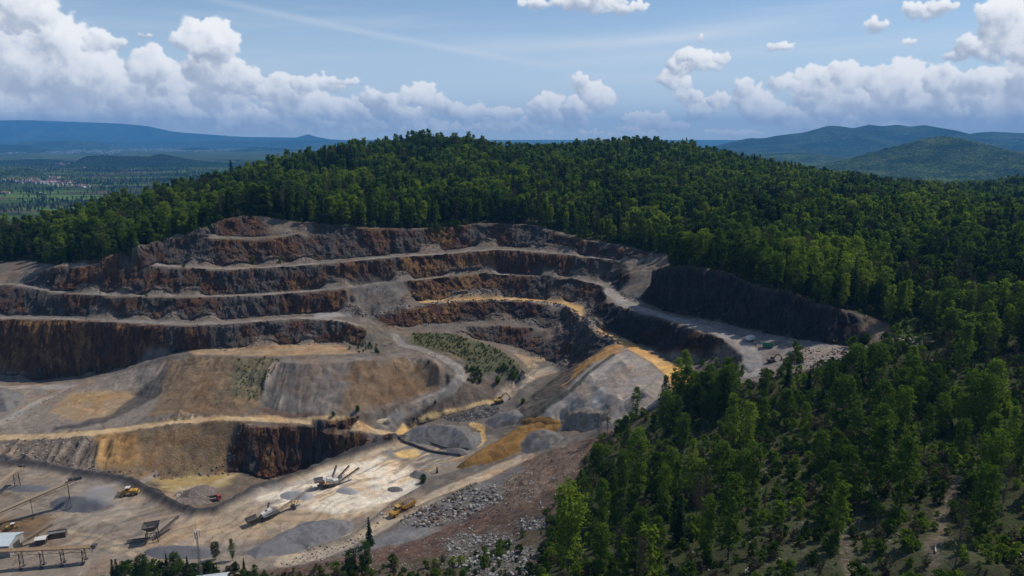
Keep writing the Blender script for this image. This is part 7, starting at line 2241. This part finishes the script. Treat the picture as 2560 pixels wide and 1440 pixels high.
# hedges and copses on the plain
FAR = FAR_TREES
hx, hy = [], []
for _ in range(320):
    y0 = rgf.uniform(1600, 5200); x0 = rgf.uniform(-0.80, -0.25) * y0; L = rgf.uniform(60, 300); a = rgf.normal(0.1, 0.35) + (0 if rgf.uniform() < 0.8 else 1.5)
    n = int(L / 11)
    hx.append(x0 + np.cos(a) * np.linspace(0, L, n) + rgf.normal(0, 5, n)); hy.append(y0 + np.sin(a) * np.linspace(0, L, n) + rgf.normal(0, 5, n))
for _ in range(70):
    y0 = rgf.uniform(1600, 4800); x0 = rgf.uniform(-0.80, -0.25) * y0; n = int(rgf.uniform(20, 90)); s = rgf.uniform(25, 90)
    hx.append(x0 + rgf.normal(0, s * 1.6, n)); hy.append(y0 + rgf.normal(0, s, n))
hx, hy = np.concatenate(hx), np.concatenate(hy)
n = len(hx)
scatter('plain_treeline', 'hedges and copses scattered over the plain', np.stack([hx, hy, np.full(n, PLAIN_Z - 0.2)], 1), rgf.choice(kinds_by['spread'] + kinds_by['broad'] + kinds_by['spruce'], n), rgf.uniform(0.05, 0.5, n), rgf.uniform(0, 6.28, n), rgf.uniform(0.4, 0.8, n))

# village houses and the town's tower blocks
WALLW = paint('render_white', (0.40, 0.385, 0.36), 0.8, 0.1, scale=0.1); TILE = paint('red_tiles', (0.21, 0.095, 0.065), 0.85, 0.2, (0.2, 0.1, 0.07), scale=0.1); GREYR = paint('grey_sheet', (0.33, 0.35, 0.37), 0.6, 0.1, scale=0.1); TILE2 = paint('brown_tiles', (0.17, 0.085, 0.06), 0.85, 0.2, scale=0.1)


def house_meshes(L, W, H, rh, wall, roof):
    b = MB(); b.box((0, 0, H / 2), (L, W, H)); b.add([(-L / 2, -W / 2, H), (-L / 2, W / 2, H), (-L / 2, 0, H + rh), (L / 2, -W / 2, H), (L / 2, W / 2, H), (L / 2, 0, H + rh)], [(0, 1, 2), (3, 5, 4)])
    q = MB(); q.prism([(0, 0)] * 0 or [(-W / 2 - 0.5, H - 0.3), (0, H + rh), (W / 2 + 0.5, H - 0.3), (W / 2 + 0.5, H), (0, H + rh + 0.35), (-W / 2 - 0.5, H)], -L / 2 - 0.5, L / 2 + 0.5)
    q.v = [(y, x, z) for x, y, z in q.v]
    return b.mesh('wall', wall), q.mesh('roof', roof)


HM = {'red': house_meshes(13, 9.5, 6, 4, WALLW, TILE), 'brown': house_meshes(12, 9, 6, 4, WALLW, TILE2), 'grey': house_meshes(26, 12, 5, 2.5, WALLW, GREYR), 'long': house_meshes(48, 15, 6, 3, WALLW, TILE), 'pale': house_meshes(34, 14, 6, 1.5, WALLW, WALLW)}


def plain_at(px, py):
    Y = (CAM_Z - PLAIN_Z) / float(tan_row(py))
    return P(px, py, PLAIN_Z)


def house(kind, px, py, label, group, s=1.0, cat='house'):
    x, y, z = plain_at(px, py)
    r = thing('house' if cat == 'house' else 'hall', label, cat, (x, y, z), rgf.uniform(-0.4, 0.4) + (1.57 if rgf.uniform() < 0.3 else 0), group, s)
    part('wall', HM[kind][0], r); part('roof', HM[kind][1], r)


LBL = {'red': 'small red-roofed white house in the village on the plain', 'brown': 'small brown-roofed white house in the village on the plain', 'grey': 'grey-roofed low building in the village on the plain'}
for px0, px1, py0, py1, n in ((0, 40, 440, 452, 14), (30, 95, 446, 460, 26), (95, 135, 452, 464, 14), (120, 185, 454, 468, 30), (110, 150, 443, 450, 8), (190, 240, 464, 470, 8)):
    for _ in range(n):
        k = rgf.choice(['red', 'red', 'brown', 'grey'])
        house(k, rgf.uniform(px0, px1), rgf.uniform(py0, py1), LBL[k], 'village houses on the plain (%s roofs)' % k, rgf.uniform(0.7, 1.0))
house('long', 5, 485, 'long red-roofed farm hall at the edge of the plain', None, 0.85, 'barn')
house('pale', 100, 485, 'long pale hall alone among the fields', None, 0.65, 'barn')
house('pale', 268, 468, 'white hall nearest the wooded ridge', None, 0.65, 'barn')
house('red', 210, 421, 'single white farmhouse below the dark conifer ridge', None, 1.0)
for px0, px1, py0, py1, n in ((110, 185, 408, 416, 12),):
    for _ in range(n):
        house('brown', rgf.uniform(px0, px1), rgf.uniform(py0, py1), 'pale house in the hamlet left of the dark conifer ridge', 'hamlet houses', 1.0)
for px, h, w in [(q[0], q[1] * 0.68, q[2] * 0.68) for q in ((357, 52, 22), (364, 40, 30), (405, 48, 26), (398, 36, 20), (447, 46, 24), (327, 36, 30), (372, 30, 60), (385, 26, 70), (425, 26, 60))]:
    x, y, z = P(px, 375 + rgf.uniform(-1, 1), PLAIN_Z)
    b = MB(); b.box((0, 0, h / 2), (w, w * 0.7, h)); b.box((0, 0, h + 1.5), (w * 0.4, w * 0.3, 3))
    for k in range(int(h / 6)):
        b.box((0, 0, 4 + k * 6), (w + 0.6, w * 0.7 + 0.6, 1.0))
    o = bpy.data.objects.new('tower_block', b.mesh('tower_block', GREYR)); COL.objects.link(o); o.location = (x, y, z)
    tag(o, 'tiny hazy tower block in the far town on the plain', 'tower block', 'tower blocks of the far town')
b = MB()
for _ in range(330):
    q = rgf.uniform()
    if q < 0.45:
        px, py = rgf.uniform(0, 300), rgf.normal(380, 3.0)
    elif q < 0.85:
        px, py = rgf.uniform(290, 580), rgf.normal(376, 2.0)
    else:
        px, py = rgf.uniform(0, 160), rgf.normal(353, 1.2)
    x, y, z = P(px, max(py, 350.5), PLAIN_Z)
    s = rgf.uniform(12, 40) * (1 + y / 11000)
    b.box((x, y, z + 6), (s, s * 0.4, rgf.uniform(6, 11)), (0, 0, rgf.uniform(-0.5, 0.5)))
o = bpy.data.objects.new('far_town', b.mesh('far_town', WALLW)); COL.objects.link(o)
set_kind(o, 'stuff', 'speckled white buildings of the far town')
x, y, z = PD(2172, 312, 8200)
b = MB(); b.tube((0, 0, -6), (0, 0, 38), 2.2, 0.8, 6); b.box((0, 0, 20), (9, 9, 2))
o = bpy.data.objects.new('radio_tower', b.mesh('radio_tower', STEEL)); COL.objects.link(o); o.location = (x, y, z)
tag(o, 'tiny radio tower on the summit of the blue mountain', 'radio tower')

# ------------------------------------------------------------------ the air between
def dust_plume():
    """dust blowing off the gravel cone under the long conveyor"""
    m, t = new_mat('dust')
    out = t.n('ShaderNodeOutputMaterial')
    tc = t.n('ShaderNodeTexCoord')
    ob = tc.outputs['Object']
    r = t.n('ShaderNodeVectorMath', operation='LENGTH', inp={0: ob}).outputs['Value']
    fall = t.step(r, 0.15, 0.98, 1.0, 0.0)
    d = t.m('MULTIPLY', t.m('MULTIPLY', fall, fall), t.step(t.noise(ob, 2.2, 4, 0.6), 0.35, 0.75))
    pv = t.n('ShaderNodeVolumePrincipled', inp={'Color': (0.86, 0.88, 0.92, 1), 'Density': t.m('MULTIPLY', d, 0.55)})
    t.link(pv.outputs[0], out.inputs['Volume'])
    bm = bmesh.new(); bmesh.ops.create_icosphere(bm, subdivisions=3, radius=1.0)
    me = bpy.data.meshes.new('dust_plume'); bm.to_mesh(me); bm.free(); me.materials.append(m)
    o = bpy.data.objects.new('dust_plume', me); COL.objects.link(o)
    p = hit(246, 1258); o.location = (p[0], p[1], p[2] + 3.0); o.scale = (15, 8, 6.5); o.rotation_euler = (0, 0, R(-25))
    set_kind(o, 'stuff', 'pale dust blowing off the blue-grey gravel cone')


dust_plume()


def haze():
    m, t = new_mat('haze')
    out = t.n('ShaderNodeOutputMaterial')
    pv = t.n('ShaderNodeVolumePrincipled', inp={'Color': (0.14, 0.48, 1.0, 1), 'Density': HAZE_D, 'Anisotropy': 0.0})
    t.link(pv.outputs[0], out.inputs['Volume'])
    b = MB(); b.box((0, 8350, 285), (40000, 18700, 632))
    o = bpy.data.objects.new('haze', b.mesh('haze', m)); COL.objects.link(o)
    set_kind(o, 'stuff', 'blue summer haze lying over the country')


HAZE_D = 7.4e-5
haze()
